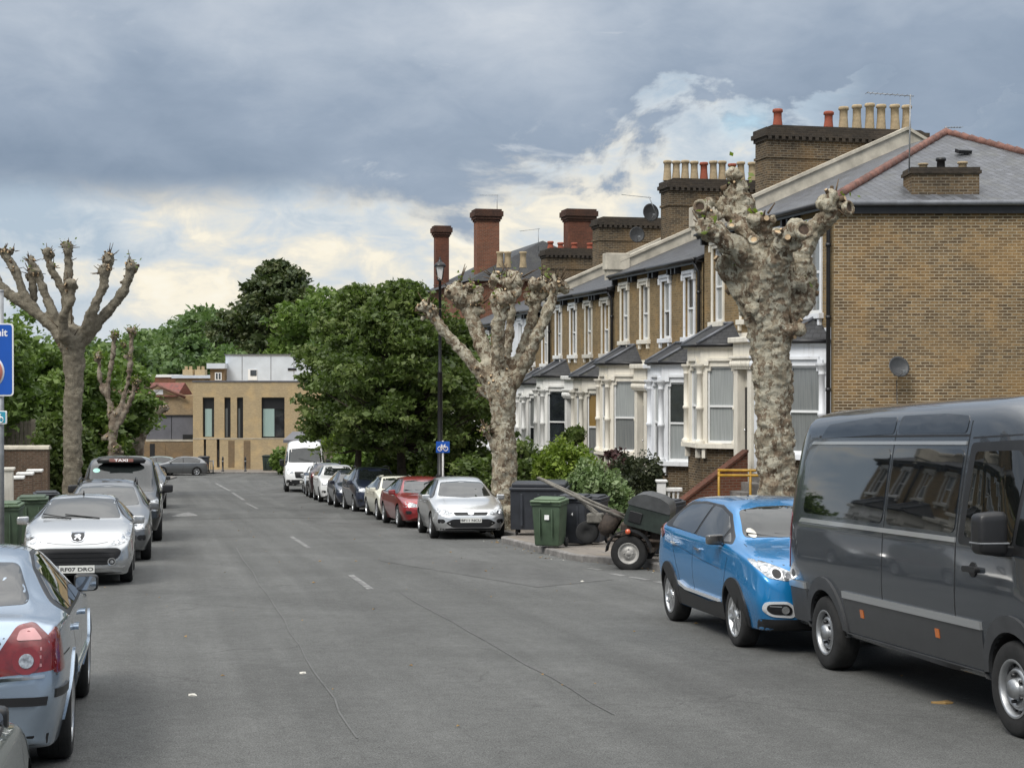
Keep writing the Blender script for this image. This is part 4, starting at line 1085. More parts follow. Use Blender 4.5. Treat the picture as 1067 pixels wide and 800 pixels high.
def letter(text,parent,loc,size,rot,mat,w=None,align='CENTER',name='lettering',ext=.0008):
    c=bpy.data.curves.new(name,'FONT'); c.body=text; c.size=size; c.align_x=align; c.extrude=ext; c.offset=size*.022
    o=bpy.data.objects.new(name,c); 
    bpy.context.view_layer.update()
    link(o); bpy.context.view_layer.update()
    if w:
        dx=o.dimensions.x
        if dx>1e-6: 
            k=w/dx; o.scale=(k,max(1,min(1.25,1/k*1.0)) if k<1 else 1.0,1)
    dg=bpy.context.evaluated_depsgraph_get(); me=bpy.data.meshes.new_from_object(o.evaluated_get(dg)); sc_=o.scale.copy()
    bpy.data.objects.remove(o); me.name=name; me.materials.clear(); me.materials.append(mat)
    o=link(bpy.data.objects.new(name,me),parent); o.scale=sc_; o.location=loc; o.rotation_euler=rot
    return o
def hatch_st(h=1.0):
    return [(2.17,.30,.50,.56,.45,.52,.48,.38),(2.10,.23,.60,.68,.66,.74,.70,.58),(1.95,.20,.69,.775,.76,.85,.80,.70),(1.55,.18,.80,.90,.82,.905,.86,.77),(1.12,.18,.90,.99,.83,.915,.875,.76),(.95,.18,.93,1.06,.83,.918,.878,.74),(.50,.18,.955,1.28,.83,.92,.88,.665),(.12,.18,.965,1.425,.83,.92,.88,.60),(-.5,.18,.98,1.50,.83,.92,.88,.585),(-1.15,.18,1.00,1.475,.83,.92,.88,.58),(-1.65,.19,1.02,1.36,.83,.915,.87,.585),(-1.9,.20,1.02,1.20,.82,.90,.85,.61),(-2.05,.24,.98,1.05,.78,.87,.81,.64),(-2.13,.32,.86,.94,.68,.80,.74,.58),(-2.17,.40,.72,.80,.5,.66,.6,.45)]
def suv_st():
    return [(2.08,.32,.62,.70,.48,.55,.5,.42),(2.02,.25,.76,.86,.70,.76,.73,.62),(1.86,.22,.87,.95,.79,.86,.82,.74),(1.5,.21,.96,1.05,.83,.885,.85,.78),(1.08,.21,1.04,1.13,.84,.90,.865,.76),(.9,.21,1.06,1.19,.84,.902,.87,.735),(.5,.21,1.075,1.38,.84,.905,.872,.66),(.2,.21,1.085,1.505,.84,.905,.872,.61),(-.4,.21,1.10,1.57,.84,.905,.87,.60),(-1.1,.21,1.13,1.545,.84,.905,.87,.59),(-1.55,.22,1.16,1.45,.84,.90,.865,.59),(-1.82,.24,1.15,1.28,.82,.885,.84,.62),(-1.97,.3,1.05,1.13,.76,.85,.80,.64),(-2.05,.38,.88,.98,.65,.78,.73,.58),(-2.08,.45,.74,.84,.5,.64,.6,.48)]
def saloon_st():
    return [(2.36,.32,.52,.58,.45,.52,.48,.38),(2.30,.24,.62,.69,.68,.76,.71,.6),(2.12,.20,.70,.785,.78,.865,.81,.72),(1.7,.18,.80,.89,.83,.905,.86,.78),(1.2,.18,.88,.965,.84,.92,.88,.78),(1.0,.18,.905,1.02,.84,.922,.882,.755),(.55,.18,.93,1.235,.84,.925,.885,.67),(.15,.18,.94,1.375,.84,.925,.885,.61),(-.4,.18,.955,1.445,.84,.925,.885,.59),(-1.0,.18,.97,1.41,.84,.925,.882,.585),(-1.45,.18,.985,1.26,.84,.925,.88,.62),(-1.75,.19,.99,1.12,.84,.92,.87,.70),(-2.0,.20,.985,1.06,.83,.91,.85,.72),(-2.2,.23,.97,1.035,.81,.885,.82,.71),(-2.31,.30,.88,.97,.72,.84,.77,.66),(-2.36,.38,.74,.82,.55,.72,.66,.54)]
def scaled(st,sx,sy,sz): return [(r[0]*sx,r[1]*(.5+.5*sz),r[2]*sz,r[3]*sz,r[4]*sy,r[5]*sy,r[6]*sy,r[7]*sy) for r in st]
def sc2(P,sx,sz): return [(p[0]*sx,p[1]*sz) for p in P]
def generic(name,label,cat,kind,mat,L,W,H,wr=.315,group='cars parked along the kerb',roofmat=None,platetxt=None,front='plain',back=True,cell=.12,rails=False,style='star',spokes=5,grille_kind='bar',trim=False,mirror_mat=None,detail=1,mirror_in=.07):
    """a middle-distance car: lofted body with glass, lamps, grille, wheels, mirrors and plate laid on it"""
    base={'hatch':(hatch_st(),4.34,1.84,1.50,1.36,-1.30),'suv':(suv_st(),4.16,1.81,1.57,1.28,-1.32),'saloon':(saloon_st(),4.72,1.85,1.445,1.44,-1.31)}[kind]
    sx,sy,sz=L/base[1],W/base[2],H/base[3]; c=Car(name,label,cat,group,cell)
    wx=[base[4]*sx,base[5]*sx]; yo=W/2-.115; wh=[(wx[0],yo),(wx[1],yo)]
    c.body(scaled(base[0],sx,sy,sz),mat,wh,wr,L,seg=5,nx=52)
    c.wheels_(wh,wr,.205,wr*.66,style,None,spokes=spokes)
    k='hatch' if kind!='saloon' else 'saloon'
    dz=0 if kind!='suv' else .075/sz
    if kind=='saloon':
        fw=[(.82,.98),(.26,1.275),(-.08,1.365),(-.20,1.37),(-.24,.985)]; rw=[(-.30,.985),(-.27,1.37),(-.62,1.36),(-1.0,1.285),(-1.42,1.06),(-1.38,1.0)]; tr=[(.92,.96),(.28,1.30),(-.08,1.392),(-.64,1.388),(-1.04,1.31),(-1.55,1.06),(-1.5,.975)]
        ws=[(-.67,.99),(-.52,1.315),(0,1.35),(.52,1.315),(.67,.99),(0,.955)]; bs=[(-.60,1.10),(-.50,1.335),(0,1.365),(.50,1.335),(.60,1.10),(0,1.085)]
    else:
        fw=[(.78,1.005),(.18,1.315),(-.06,1.375),(-.20,1.40),(-.24,1.01)]; rw=[(-.30,1.01),(-.27,1.40),(-.72,1.40),(-1.2,1.345),(-1.5,1.20),(-1.42,1.05)]; tr=[(.90,.985),(.20,1.345),(-.06,1.42),(-.74,1.425),(-1.24,1.37),(-1.60,1.19),(-1.5,1.02)]
        ws=[(-.67,1.03),(-.53,1.36),(0,1.395),(.53,1.36),(.67,1.03),(0,.995)]; bs=[(-.60,1.11),(-.52,1.36),(0,1.39),(.52,1.36),(.60,1.11),(0,1.09)]
        if kind=='suv':
            q=lambda P:[(a*.97,b+.085) for a,b in P]; fw,rw,tr=q(fw),q(rw),q(tr); ws=[(a*.97,b+.10) for a,b in ws]; bs=[(a,b+.07) for a,b in bs]
    S=lambda P:sc2(P,sx,sz); Sy=lambda P:sc2(P,sy,sz)
    for sd in 'LR':
        t_=c.patch(S(tr),sd,M['cartrim'],'window_trim',off=.003,rnd=.06)
        c.patch(S(fw),sd,M['carglass'],'side_window',off=.008,parent=t_,rnd=.03); c.patch(S(rw),sd,M['carglass'],'side_window',off=.008,parent=t_,rnd=.05)
        if detail:
            z0=.30; 
            c.seam(S([(1.0,.93),(.96,.55),(.98,.30)]),sd); c.seam(S([(-.26,.98),(-.25,.6),(-.2,.3)]),sd); c.seam(S([(-1.36 if kind!='saloon' else -1.45,1.0),(-1.05,.72),(-.88,.5),(-.85,.3)]),sd)
            for hx in (-.08,-1.08 if kind!='saloon' else -1.2): c.patch(S([(hx,.86),(hx+.19,.865),(hx+.19,.885),(hx,.88)]),sd,mat,'door_handle',off=.028,cell=.2)
            if trim: c.patch(S([(.98,.2),(.98,.34),(-.85,.36),(-.85,.22)]),sd,M['cartrim'],'sill_trim',off=.012)
    c.patch(Sy(ws),'F',M['carscreen'],'windscreen',off=.006,rnd=.05); c.patch(Sy(bs),'B',M['carglass'],'rear_window',off=.006,rnd=.05)
    if roofmat:
        zt=[(.02,.55),(.02,-.55),(-1.2,-.53),(-1.2,.53)]
        c.patch(sc2([(.05,.0),(.0,.5),(-.2,.56),(-1.3,.53),(-1.5,.45),(-1.55,0),(-1.5,-.45),(-1.3,-.53),(-.2,-.56),(.0,-.5)],sx,sy),'T',roofmat,'roof_panel',off=.004,cell=.15)
    # lamps, grille, bumper openings
    zf=0 if kind=='saloon' else 0.0; up=.13 if kind=='suv' else 0
    hl=[(.84,.60+up),(.50,.60+up),(.44,.66+up),(.60,.725+up),(.82,.77+up),(.865,.70+up)]
    if front=='round':
        for sg in (1,-1):
            o=c.badge('F',(sg*.60*sy,(.74)*sz),.125,M['chrome'],'headlight',off=.012); c.badge('F',(sg*.60*sy,.74*sz),.105,M['lampclear'],'lens',off=.02)
    else:
        for P in (Sy(hl),Sy([(-a,b) for a,b in hl])):
            h=c.patch(P,'F',M['lampclear'],'headlight',off=.008,rnd=.05)
            cx=sum(p[0] for p in P)/len(P)*1.02; cz=sum(p[1] for p in P)/len(P)-.01; c.badge('F',(cx,cz),.045,M['chrome'],'lens',off=.014)
    if grille_kind=='bar':
        c.patch(Sy([(-.38,.59+up),(.38,.59+up),(.43,.665+up),(-.43,.665+up)]),'F',M['grille'],'grille',off=.006,rnd=.03); c.badge('F',(0,(.645+up)*sz),.045,M['chrome'],'badge',off=.014,sx=1.7)
        c.patch(Sy([(-.45,.30),(.45,.30),(.62,.41),(.45,.50+up*.5),(-.45,.50+up*.5),(-.62,.41)]),'F',M['grille'],'bumper_grille',off=.006,rnd=.05)
    elif grille_kind=='tall':
        g=c.patch(Sy([(-.30,.36),(.30,.36),(.42,.5),(.38,.70+up),(-.38,.70+up),(-.42,.5)]),'F',M['grille'],'grille',off=.008,rnd=.04)
        c.seam(Sy([(-.30,.355),(.30,.355),(.425,.5),(.385,.705+up),(-.385,.705+up),(-.425,.5),(-.30,.355)]),'F',.022,M['chrome'],'grille_frame',.012); c.badge('F',(0,(.62+up)*sz),.05,M['chrome'],'badge',off=.016)
    for P in (Sy([(.80,.40),(.80,.50),(.66,.50),(.62,.45),(.66,.40)]),Sy([(-.80,.40),(-.80,.50),(-.66,.50),(-.62,.45),(-.66,.40)])): 
        f=c.patch(P,'F',M['grille'],'fog_lamp',off=.005,rnd=.03)
    c.patch(Sy([(-.80,.20),(.80,.20),(.78,.275),(-.78,.275)]),'F',M['cartrim'],'bumper_lip',off=.008)
    xf=c.project(Vector((5,0,.47*sz)),Vector((-1,0,0)),.012).x; xb=c.project(Vector((-5,0,.78*sz)),Vector((1,0,0)),.012).x
    if platetxt: c.plate(xf+.006,.47*sz,platetxt[0],True)
    c.plate(xb-.006,.78*sz if kind!='saloon' else .78*sz,platetxt[1] if platetxt else None,False)
    tl=[(.86,.78+up),(.58,.80+up),(.60,.95+up),(.80,1.0+up)]
    c.pair(Sy(tl),'B',M['lampred'],'tail_light',off=.008,rnd=.04)
    c.patch(Sy([(-.82,.24),(.82,.24),(.80,.42),(-.80,.42)]),'B',M['cartrim'],'bumper',off=.01)
    c.mirror(.72*sx,W/2-mirror_in,.99*sz+(.05 if kind=='suv' else 0),mirror_mat or mat)
    if rails:
        for sg in (1,-1):
            zr=H-.01; c_=MB(); c_.tube([(.0*sx,sg*.60*sy,zr-.10),(-.05,sg*.59*sy,zr-.01),(-.6,sg*.575*sy,zr+.03),(-1.3*sx,sg*.555*sy,zr-.01),(-1.4*sx,sg*.55*sy,zr-.09)],.02,6); c_.build('roof_rail',M['cartrim'] if rails=='black' else M['alloy'],c.root)
    c.wipers([((.98*sx,.35,1.0*sz+up*.8),(.90*sx,-.30,1.06*sz+up*.8)),((.99*sx,-.1,1.0*sz+up*.8),(.88*sx,-.62,1.07*sz+up*.8))])
    return c
def put_r(c,nose,L,W,flip=True,gap=.12,dx=0.0,yaw=0):
    Yc=nose+.974*L/2; return c.place(kerb_r(Yc)-(gap+W/2)/.974+dx,Yc,flip=flip,yaw=yaw)
def put_l(c,nose,L,W,flip=True,gap=.25,dx=0.0,yaw=0):
    Yc=nose+.974*L/2; return c.place(kerb_l(Yc)+(gap+W/2)/.974+dx,Yc,flip=flip,yaw=yaw)
KR='cars parked along the right kerb'; KL='cars parked along the left kerb'
M['brightsilver']=plain('bright_silver_trim',(.72,.73,.74),.25,metal=.35,var=.05,coat=.5)
# ---- row on the right
c=generic('parked_car','silver hatchback nearest the camera in the kerb row, right beside the middle pollard trunk','car','hatch',M['silver'],4.34,1.84,1.5,group=KR,platetxt=('BF11 NCU','BF11 NCU'),cell=.07); put_r(c,37.3,4.34,1.84,yaw=-3.6)
c=generic('parked_car','deep red saloon with silver mesh grille in the kerb row','car','saloon',M['red'],4.67,1.85,1.42,group=KR,grille_kind='tall',cell=.08); put_r(c,42.9,4.67,1.85)
c=generic('parked_car','small cream white hatchback with round headlights and black roof','car','hatch',M['cream'],3.85,1.73,1.41,group=KR,front='round',roofmat=M['carroofblk'],grille_kind='bar'); put_r(c,48.0,3.85,1.73)
c=generic('parked_car','dark blue-black crossover with roof rails behind the small cream hatchback','car','suv',M['navy'],4.38,1.81,1.62,group=KR,rails='black',grille_kind='bar'); put_r(c,53.0,4.38,1.81)
c=generic('parked_car','dark navy hatchback parked in front of the white crossover','car','hatch',M['navy'],4.1,1.76,1.45,group=KR); put_r(c,59.2,4.1,1.76)
c=generic('parked_car','white crossover in the kerb row between dark cars','car','suv',M['white'],4.4,1.83,1.6,group=KR,grille_kind='tall'); put_r(c,65.4,4.4,1.83)
c=generic('parked_car','black-red car showing its red tail lights in the kerb row','car','suv',M['darkred'],4.4,1.82,1.66,group=KR,rails='black'); put_r(c,71.6,4.4,1.82,flip=False)
c=generic('parked_car','grey hatchback mostly hidden just in front of the white van','car','hatch',M['silver'],4.1,1.76,1.45,group=KR); put_r(c,78.0,4.1,1.76)
# ---- vans
def van_st(L,W,H,rear,front):
    k=H/2.59; w=W/2.04
    S=[(rear,.45,1.25,2.30,.88,.95,.93,.74),(rear+.05,.36,1.4,2.50,.94,1.0,.985,.82),(rear+.3,.34,1.42,2.56,.96,1.02,1.0,.84),(0,.34,1.42,2.59,.96,1.02,1.0,.84),(front-1.7,.34,1.42,2.58,.96,1.02,1.0,.835),(front-1.25,.34,1.40,2.53,.96,1.02,1.0,.82),(front-1.02,.34,1.38,2.42,.96,1.02,1.0,.80),(front-.72,.33,1.33,1.98,.95,1.015,.985,.78),(front-.42,.32,1.24,1.50,.94,1.0,.95,.80),(front-.2,.30,1.10,1.26,.90,.97,.90,.76),(front-.06,.30,.92,1.05,.78,.88,.82,.68),(front,.36,.75,.88,.6,.7,.66,.55)]
    return [(r[0],r[1],r[2]*k,r[3]*k,r[4]*w,r[5]*w,r[6]*w,r[7]*w) for r in S]
def big_van():
    c=Car('delivery_van','large dark grey panel van with dark side panes parked nearest on the right','van','vans parked at the kerb',.09)
    wh=[(2.0,.90),(-1.64,.90)]
    c.body(van_st(5.65,2.04,2.59,-2.65,3.0),M['vangrey'],wh,.355,5.65,seg=8,nx=84,roofr=.22,archpad=.05)
    c.wheels_(wh,.355,.235,.215,'steel',None,spokes=14)
    for sd in 'RL':
        c.patch([(-2.24,1.50),(-.33,1.47),(-.33,2.14),(-2.08,2.16),(-2.16,2.08)],sd,M['vanpane'],'side_pane',off=.006,rnd=.09)
        c.patch([(-.25,1.47),(1.06,1.46),(1.06,2.13),(-.25,2.14)],sd,M['vanpane'],'side_pane',off=.006,rnd=.07)
        t_=c.patch([(1.14,1.38),(2.52,1.32),(2.40,1.52),(2.02,2.12),(1.90,2.20),(1.16,2.18)],sd,M['cartrim'],'window_trim',off=.004,rnd=.05)
        c.patch([(1.24,1.44),(1.98,1.41),(1.98,2.02),(1.88,2.12),(1.26,2.11)],sd,M['carglass'],'side_window',off=.009,parent=t_,rnd=.04)
        c.patch([(2.03,1.42),(2.40,1.40),(2.03,1.98)],sd,M['carglass'],'quarter_window',off=.009,parent=t_,rnd=.03)
        # swage lines and mouldings
        c.patch([(-2.30,1.405),(1.10,1.385),(1.10,1.425),(-2.24,1.445)],sd,M['vangreyl'],'waist_moulding',off=.014,cell=.15)
        for a,b in ((-1.17,1.53),):
            c.patch([(a,.735),(b,.735),(b,.80),(a,.80)],sd,M['vangreyl'],'lower_moulding',off=.022,cell=.15)
            c.patch([(a+.02,.42),(b-.02,.42),(b,.73),(a,.73)],sd,M['vanlower'],'lower_panel',off=.008,cell=.15)
            c.patch([(a-.0,.34),(b+.0,.34),(b,.405),(a,.405)],sd,M['vanplastic'],'sill_trim',off=.03,cell=.15)
        c.patch([(-2.58,.735),(-2.12,.735),(-2.12,.80),(-2.60,.80)],sd,M['vangreyl'],'lower_moulding',off=.022)
        c.patch([(-2.62,.40),(-2.10,.40),(-2.08,.73),(-2.62,.73)],sd,M['vanplastic'],'bumper_corner',off=.02)
        c.patch([(-2.64,.95),(-2.56,.92),(-2.54,1.46),(-2.60,1.5)],sd,M['lampred'],'tail_light',off=.006,rnd=.02)
        # arch flares
        for wx in (2.0,-1.64):
            n=18; o_=[(wx+.485*math.cos(math.pi*(-.10+1.2*i/n)),.36+.535*math.sin(math.pi*(-.10+1.2*i/n))) for i in range(n+1)]; i_=[(wx+.408*math.cos(math.pi*(-.08+1.16*i/n)),.36+.41*math.sin(math.pi*(-.08+1.16*i/n))) for i in range(n+1)]
            c.patch(o_+i_[::-1],sd,M['vanplastic'],'wheel_arch',off=.03,cell=.12)
        c.patch([(-2.05,2.24),(-.33,2.27),(-.33,2.42),(-.9,2.43),(-1.9,2.38)],sd,M['vanpane'],'upper_panel',off=.005,rnd=.05); c.patch([(-.25,2.27),(1.04,2.26),(1.04,2.40),(.6,2.43),(-.25,2.43)],sd,M['vanpane'],'upper_panel',off=.005,rnd=.05)
        c.seam([(-.29,2.50),(-.29,.42)],sd,.014); c.seam([(1.10,2.36),(1.10,.42)],sd,.016); c.seam([(1.10,2.24),(-2.1,2.26)],sd,.02); c.seam([(1.16,2.22),(1.95,2.24),(2.08,2.12),(2.5,1.5)],sd,.014); c.patch([(-2.25,2.185),(1.08,2.165),(1.08,2.195),(-2.2,2.215)],sd,M['vangreyl'],'gutter_moulding',off=.012,cell=.2)
        c.patch([(1.30,1.17),(1.52,1.17),(1.52,1.215),(1.30,1.215)],sd,M['cartrim'],'door_handle',off=.045,rnd=.02); c.badge('R' if sd=='R' else 'L',(1.41,1.19),.06,M['cartrim'],'handle_recess',.008)
        for xx in (-.80,.72): c.patch([(xx,.585),(xx+.07,.585),(xx+.07,.66),(xx,.66)],sd,M['lamporange'],'side_marker',off=.014,cell=.2)
        c.patch([(2.30,1.0),(2.62,.98),(2.62,1.03),(2.30,1.05)],sd,M['chrome'],'badge',off=.01)
    c.patch([(-.80,1.50),(.80,1.50),(.72,2.36),(0,2.42),(-.72,2.36)],'F',M['carscreen'],'windscreen',off=.007,rnd=.07)
    c.pair([(.86,.92),(.60,.95),(.62,1.12),(.86,1.22)],'F',M['lampclear'],'headlight',off=.01,rnd=.04)
    c.patch([(-.5,.62),(.5,.62),(.55,.95),(-.55,.95)],'F',M['grille'],'grille',off=.01,rnd=.04)
    c.mirror(1.98,1.06,1.50,M['cartrim'],(.18,.23,.34),stalk=.10)
    for o_ in [k for k in c.root.children if k.name.startswith('wing_mirror')]:
        q_=MB(); q_.bbox(-.095,.085,-.118,.118,-.075,-.062,.004); q_.build('housing_joint',M['galv'],o_)
    c.plate(3.01,.55,None)
    m=MB(); 
    m.lathe([(.30,0),(.30,.05),(.27,.10),(.18,.15),(.0,.165)],20); o=m.build('roof_vent',M['carroofblk'],c.root); o.scale=(1.3,.8,.85); o.location=(1.55,.42,2.565)
    # dark underside and rear doors
    c.seam([(0,.5),(0,2.4)],'B',.014)
    return c
M['vanpane']=glass_mat('smoked_van_pane',(.007,.008,.009),.02,1.0)
M['vangreyl']=car_paint('van_painted_highlight',(.30,.31,.315),.3,.28)  # grey for the mouldings, kept pale to paint in reflected sky
M['vanlower']=plain('lower_grey_panel',(.035,.037,.04),.35,var=.1,coat=.5)
M['vanplastic']=plain('grey_bumper_plastic',(.045,.047,.05),.6,var=.15,bump=.1,bscale=200)
c=big_van(); c.place(4.34,13.5,flip=True,yaw=-2.5)
def white_van():
    c=Car('delivery_van','white panel van at the far end of the parked row, black bumper','van','vans parked at the kerb',.14)
    wh=[(1.95,.86),(-1.5,.86)]
    c.body(van_st(5.5,1.98,2.5,-2.6,2.9),M['white'],wh,.34,5.5,seg=5,nx=50,roofr=.22); c.wheels_(wh,.34,.22,.21,'steel',None,spokes=8)
    c.patch([(-.80,1.42),(.80,1.42),(.74,2.05),(0,2.12),(-.74,2.05)],'F',M['carscreen'],'windscreen',off=.01,rnd=.07)
    c.pair([(.86,.90),(.56,.90),(.60,1.08),(.86,1.18)],'F',M['lampclear'],'headlight',off=.01,rnd=.04)
    c.patch([(-.46,.68),(.46,.68),(.52,.98),(-.52,.98)],'F',M['grille'],'grille',off=.012,rnd=.05); c.badge('F',(0,.93),.06,sx=1.7,off=.02)
    c.patch([(-.90,.30),(.90,.30),(.90,.60),(-.90,.60)],'F',M['cartrim'],'bumper',off=.015,rnd=.05)
    for sd in 'RL':
        t_=c.patch([(1.1,1.35),(2.4,1.28),(1.95,1.95),(1.12,1.95)],sd,M['carglass'],'side_window',off=.006,rnd=.06); c.seam([(1.02,2.0),(1.02,.4)],sd,.015); c.patch([(-2.5,.62),(1.5,.62),(1.5,.72),(-2.5,.72)],sd,M['cartrim'],'side_moulding',off=.012,cell=.3)
    c.mirror(1.9,1.0,1.4,M['cartrim'],(.18,.22,.34)); c.wipers([((2.55,.5,1.42),(2.42,-.3,1.62))]); c.plate(2.91,.5,None)
    return c
c=white_van(); put_r(c,82.5,5.5,1.98,dx=-.55); c.root.scale=(1.12,1.12,1.12)
def taxi():
    c=Car('black_taxi','tall black taxi with dark roof sign behind the silver estate car','taxi',KL,.09)
    wh=[(1.55,.83),(-1.5,.83)]
    st=[(-2.4,.4,1.0,1.62,.7,.8,.76,.6),(-2.33,.3,1.05,1.78,.82,.9,.86,.68),(-1.9,.25,1.08,1.9,.87,.94,.91,.72),(-.3,.25,1.08,1.95,.88,.95,.92,.72),(.55,.25,1.08,1.91,.88,.95,.92,.72),(.85,.25,1.07,1.80,.88,.95,.915,.72),(1.25,.25,1.05,1.47,.87,.945,.90,.74),(1.62,.24,1.0,1.17,.86,.93,.88,.76),(2.0,.24,.92,1.04,.84,.91,.85,.74),(2.25,.26,.80,.92,.76,.85,.79,.66),(2.36,.34,.62,.72,.55,.66,.6,.5)]
    c.body(st,M['carblack'],wh,.33,4.76,seg=6,nx=54,roofr=.14); c.wheels_(wh,.33,.21,.215,'star',None,spokes=7)
    c.patch([(-.74,1.13),(.74,1.13),(.66,1.74),(0,1.79),(-.66,1.74)],'F',M['carscreen'],'windscreen',off=.008,rnd=.06)
    st_=c.badge('F',(-.55,1.60),.05,M['signsticker'],'permit_sticker',.012,sx=1.6)
    c.pair([(.84,.70),(.58,.70),(.60,.90),(.84,.98)],'F',M['lampclear'],'headlight',off=.01,rnd=.04)
    for sg in (1,-1): c.badge('F',(sg*.70,.79),.06,M['chrome'],'lens',.018)
    c.patch([(-.42,.66),(.42,.66),(.48,.9),(-.48,.9)],'F',M['grille'],'grille',off=.01,rnd=.04); c.patch([(-.55,.32),(.55,.32),(.6,.52),(-.6,.52)],'F',M['grille'],'bumper_grille',off=.01,rnd=.04)
    c.plate(2.40,.56,None)
    for sd in 'RL':
        t_=c.patch([(1.35,1.06),(.72,1.72),(-2.1,1.76),(-2.2,1.06)],sd,M['cartrim'],'window_trim',off=.003,rnd=.06)
        c.patch([(1.12,1.12),(.68,1.66),(.14,1.68),(.14,1.12)],sd,M['carglass'],'side_window',off=.008,parent=t_,rnd=.04); c.patch([(.06,1.12),(.06,1.68),(-2.0,1.7),(-2.08,1.12)],sd,M['carglass'],'side_window',off=.008,parent=t_,rnd=.04)
        c.seam([(1.2,1.05),(1.05,.35)],sd); c.seam([(.1,1.05),(.1,.35)],sd); c.patch([(.16,.95),(.36,.95),(.36,.98),(.16,.98)],sd,M['carblack'],'door_handle',off=.03)
    c.mirror(1.22,.93,1.18,M['cartrim'],(.16,.24,.2))
    m=MB(); m.lathe([(0,-.04),(.52,-.04),(.56,.03),(.46,.11),(0,.13)],24,Matrix.Diagonal((.28,1,1,1))); r=m.build('roof_sign',M['cartrim'],c.root); r.location=(.98,0,1.80); 
    m=MB(); m.bbox(-.01,.01,-.27,.27,-.045,.035,.005); f=m.build('sign_face',M['signsalmon2'],r); f.location=(.15,0,.035); f.rotation_euler=(0,R(-14),0)
    letter('TAXI',f,(.0115,0,-.035),.085,(R(90),0,R(90)),M['signwhite'],w=.3)
    return c
M['signsticker']=plain('pale_green_sticker',(.35,.62,.55),.5,var=.1); M['signsalmon2']=plain('dull_orange_sign_face',(.16,.06,.045),.4,var=.1)
# ---- row on the left
c=generic('parked_car','dull silver estate car with roof rails between the silver coupe and the black taxi','car','hatch',M['dullsilver'],4.55,1.8,1.56,group=KL,rails='black',roofmat=M['carroofblk'],cell=.08); put_l(c,29.4,4.55,1.8,gap=.2)
c=taxi(); put_l(c,36.0,4.76,1.9,gap=.3); c.root.scale=(1.05,1.05,1.05)
c=generic('parked_car','silver hatchback almost hidden beyond the black taxi','car','hatch',M['silver'],4.2,1.78,1.47,group=KL); put_l(c,47.5,4.2,1.78,gap=.5)
c=generic('parked_car','dark four by four facing the camera last in the left row','car','suv',M['carblack'],4.6,1.88,1.74,group=KL,grille_kind='tall'); put_l(c,57.5,4.6,1.88,gap=.62)
c=generic('parked_car','mid grey car side-on in the cross street before the brick wall','car','hatch',M['dullsilver'],4.2,1.78,1.47,group='cars in the cross street'); c.place(gx(186,116.5),116.5,flip=True,yaw=-78)
c=generic('parked_car','pale grey-green car partly behind the first one in the cross street','car','hatch',M['greygreen'],4.2,1.78,1.47,group='cars in the cross street'); c.place(gx(158,117.5),117.5,flip=True,yaw=-78)
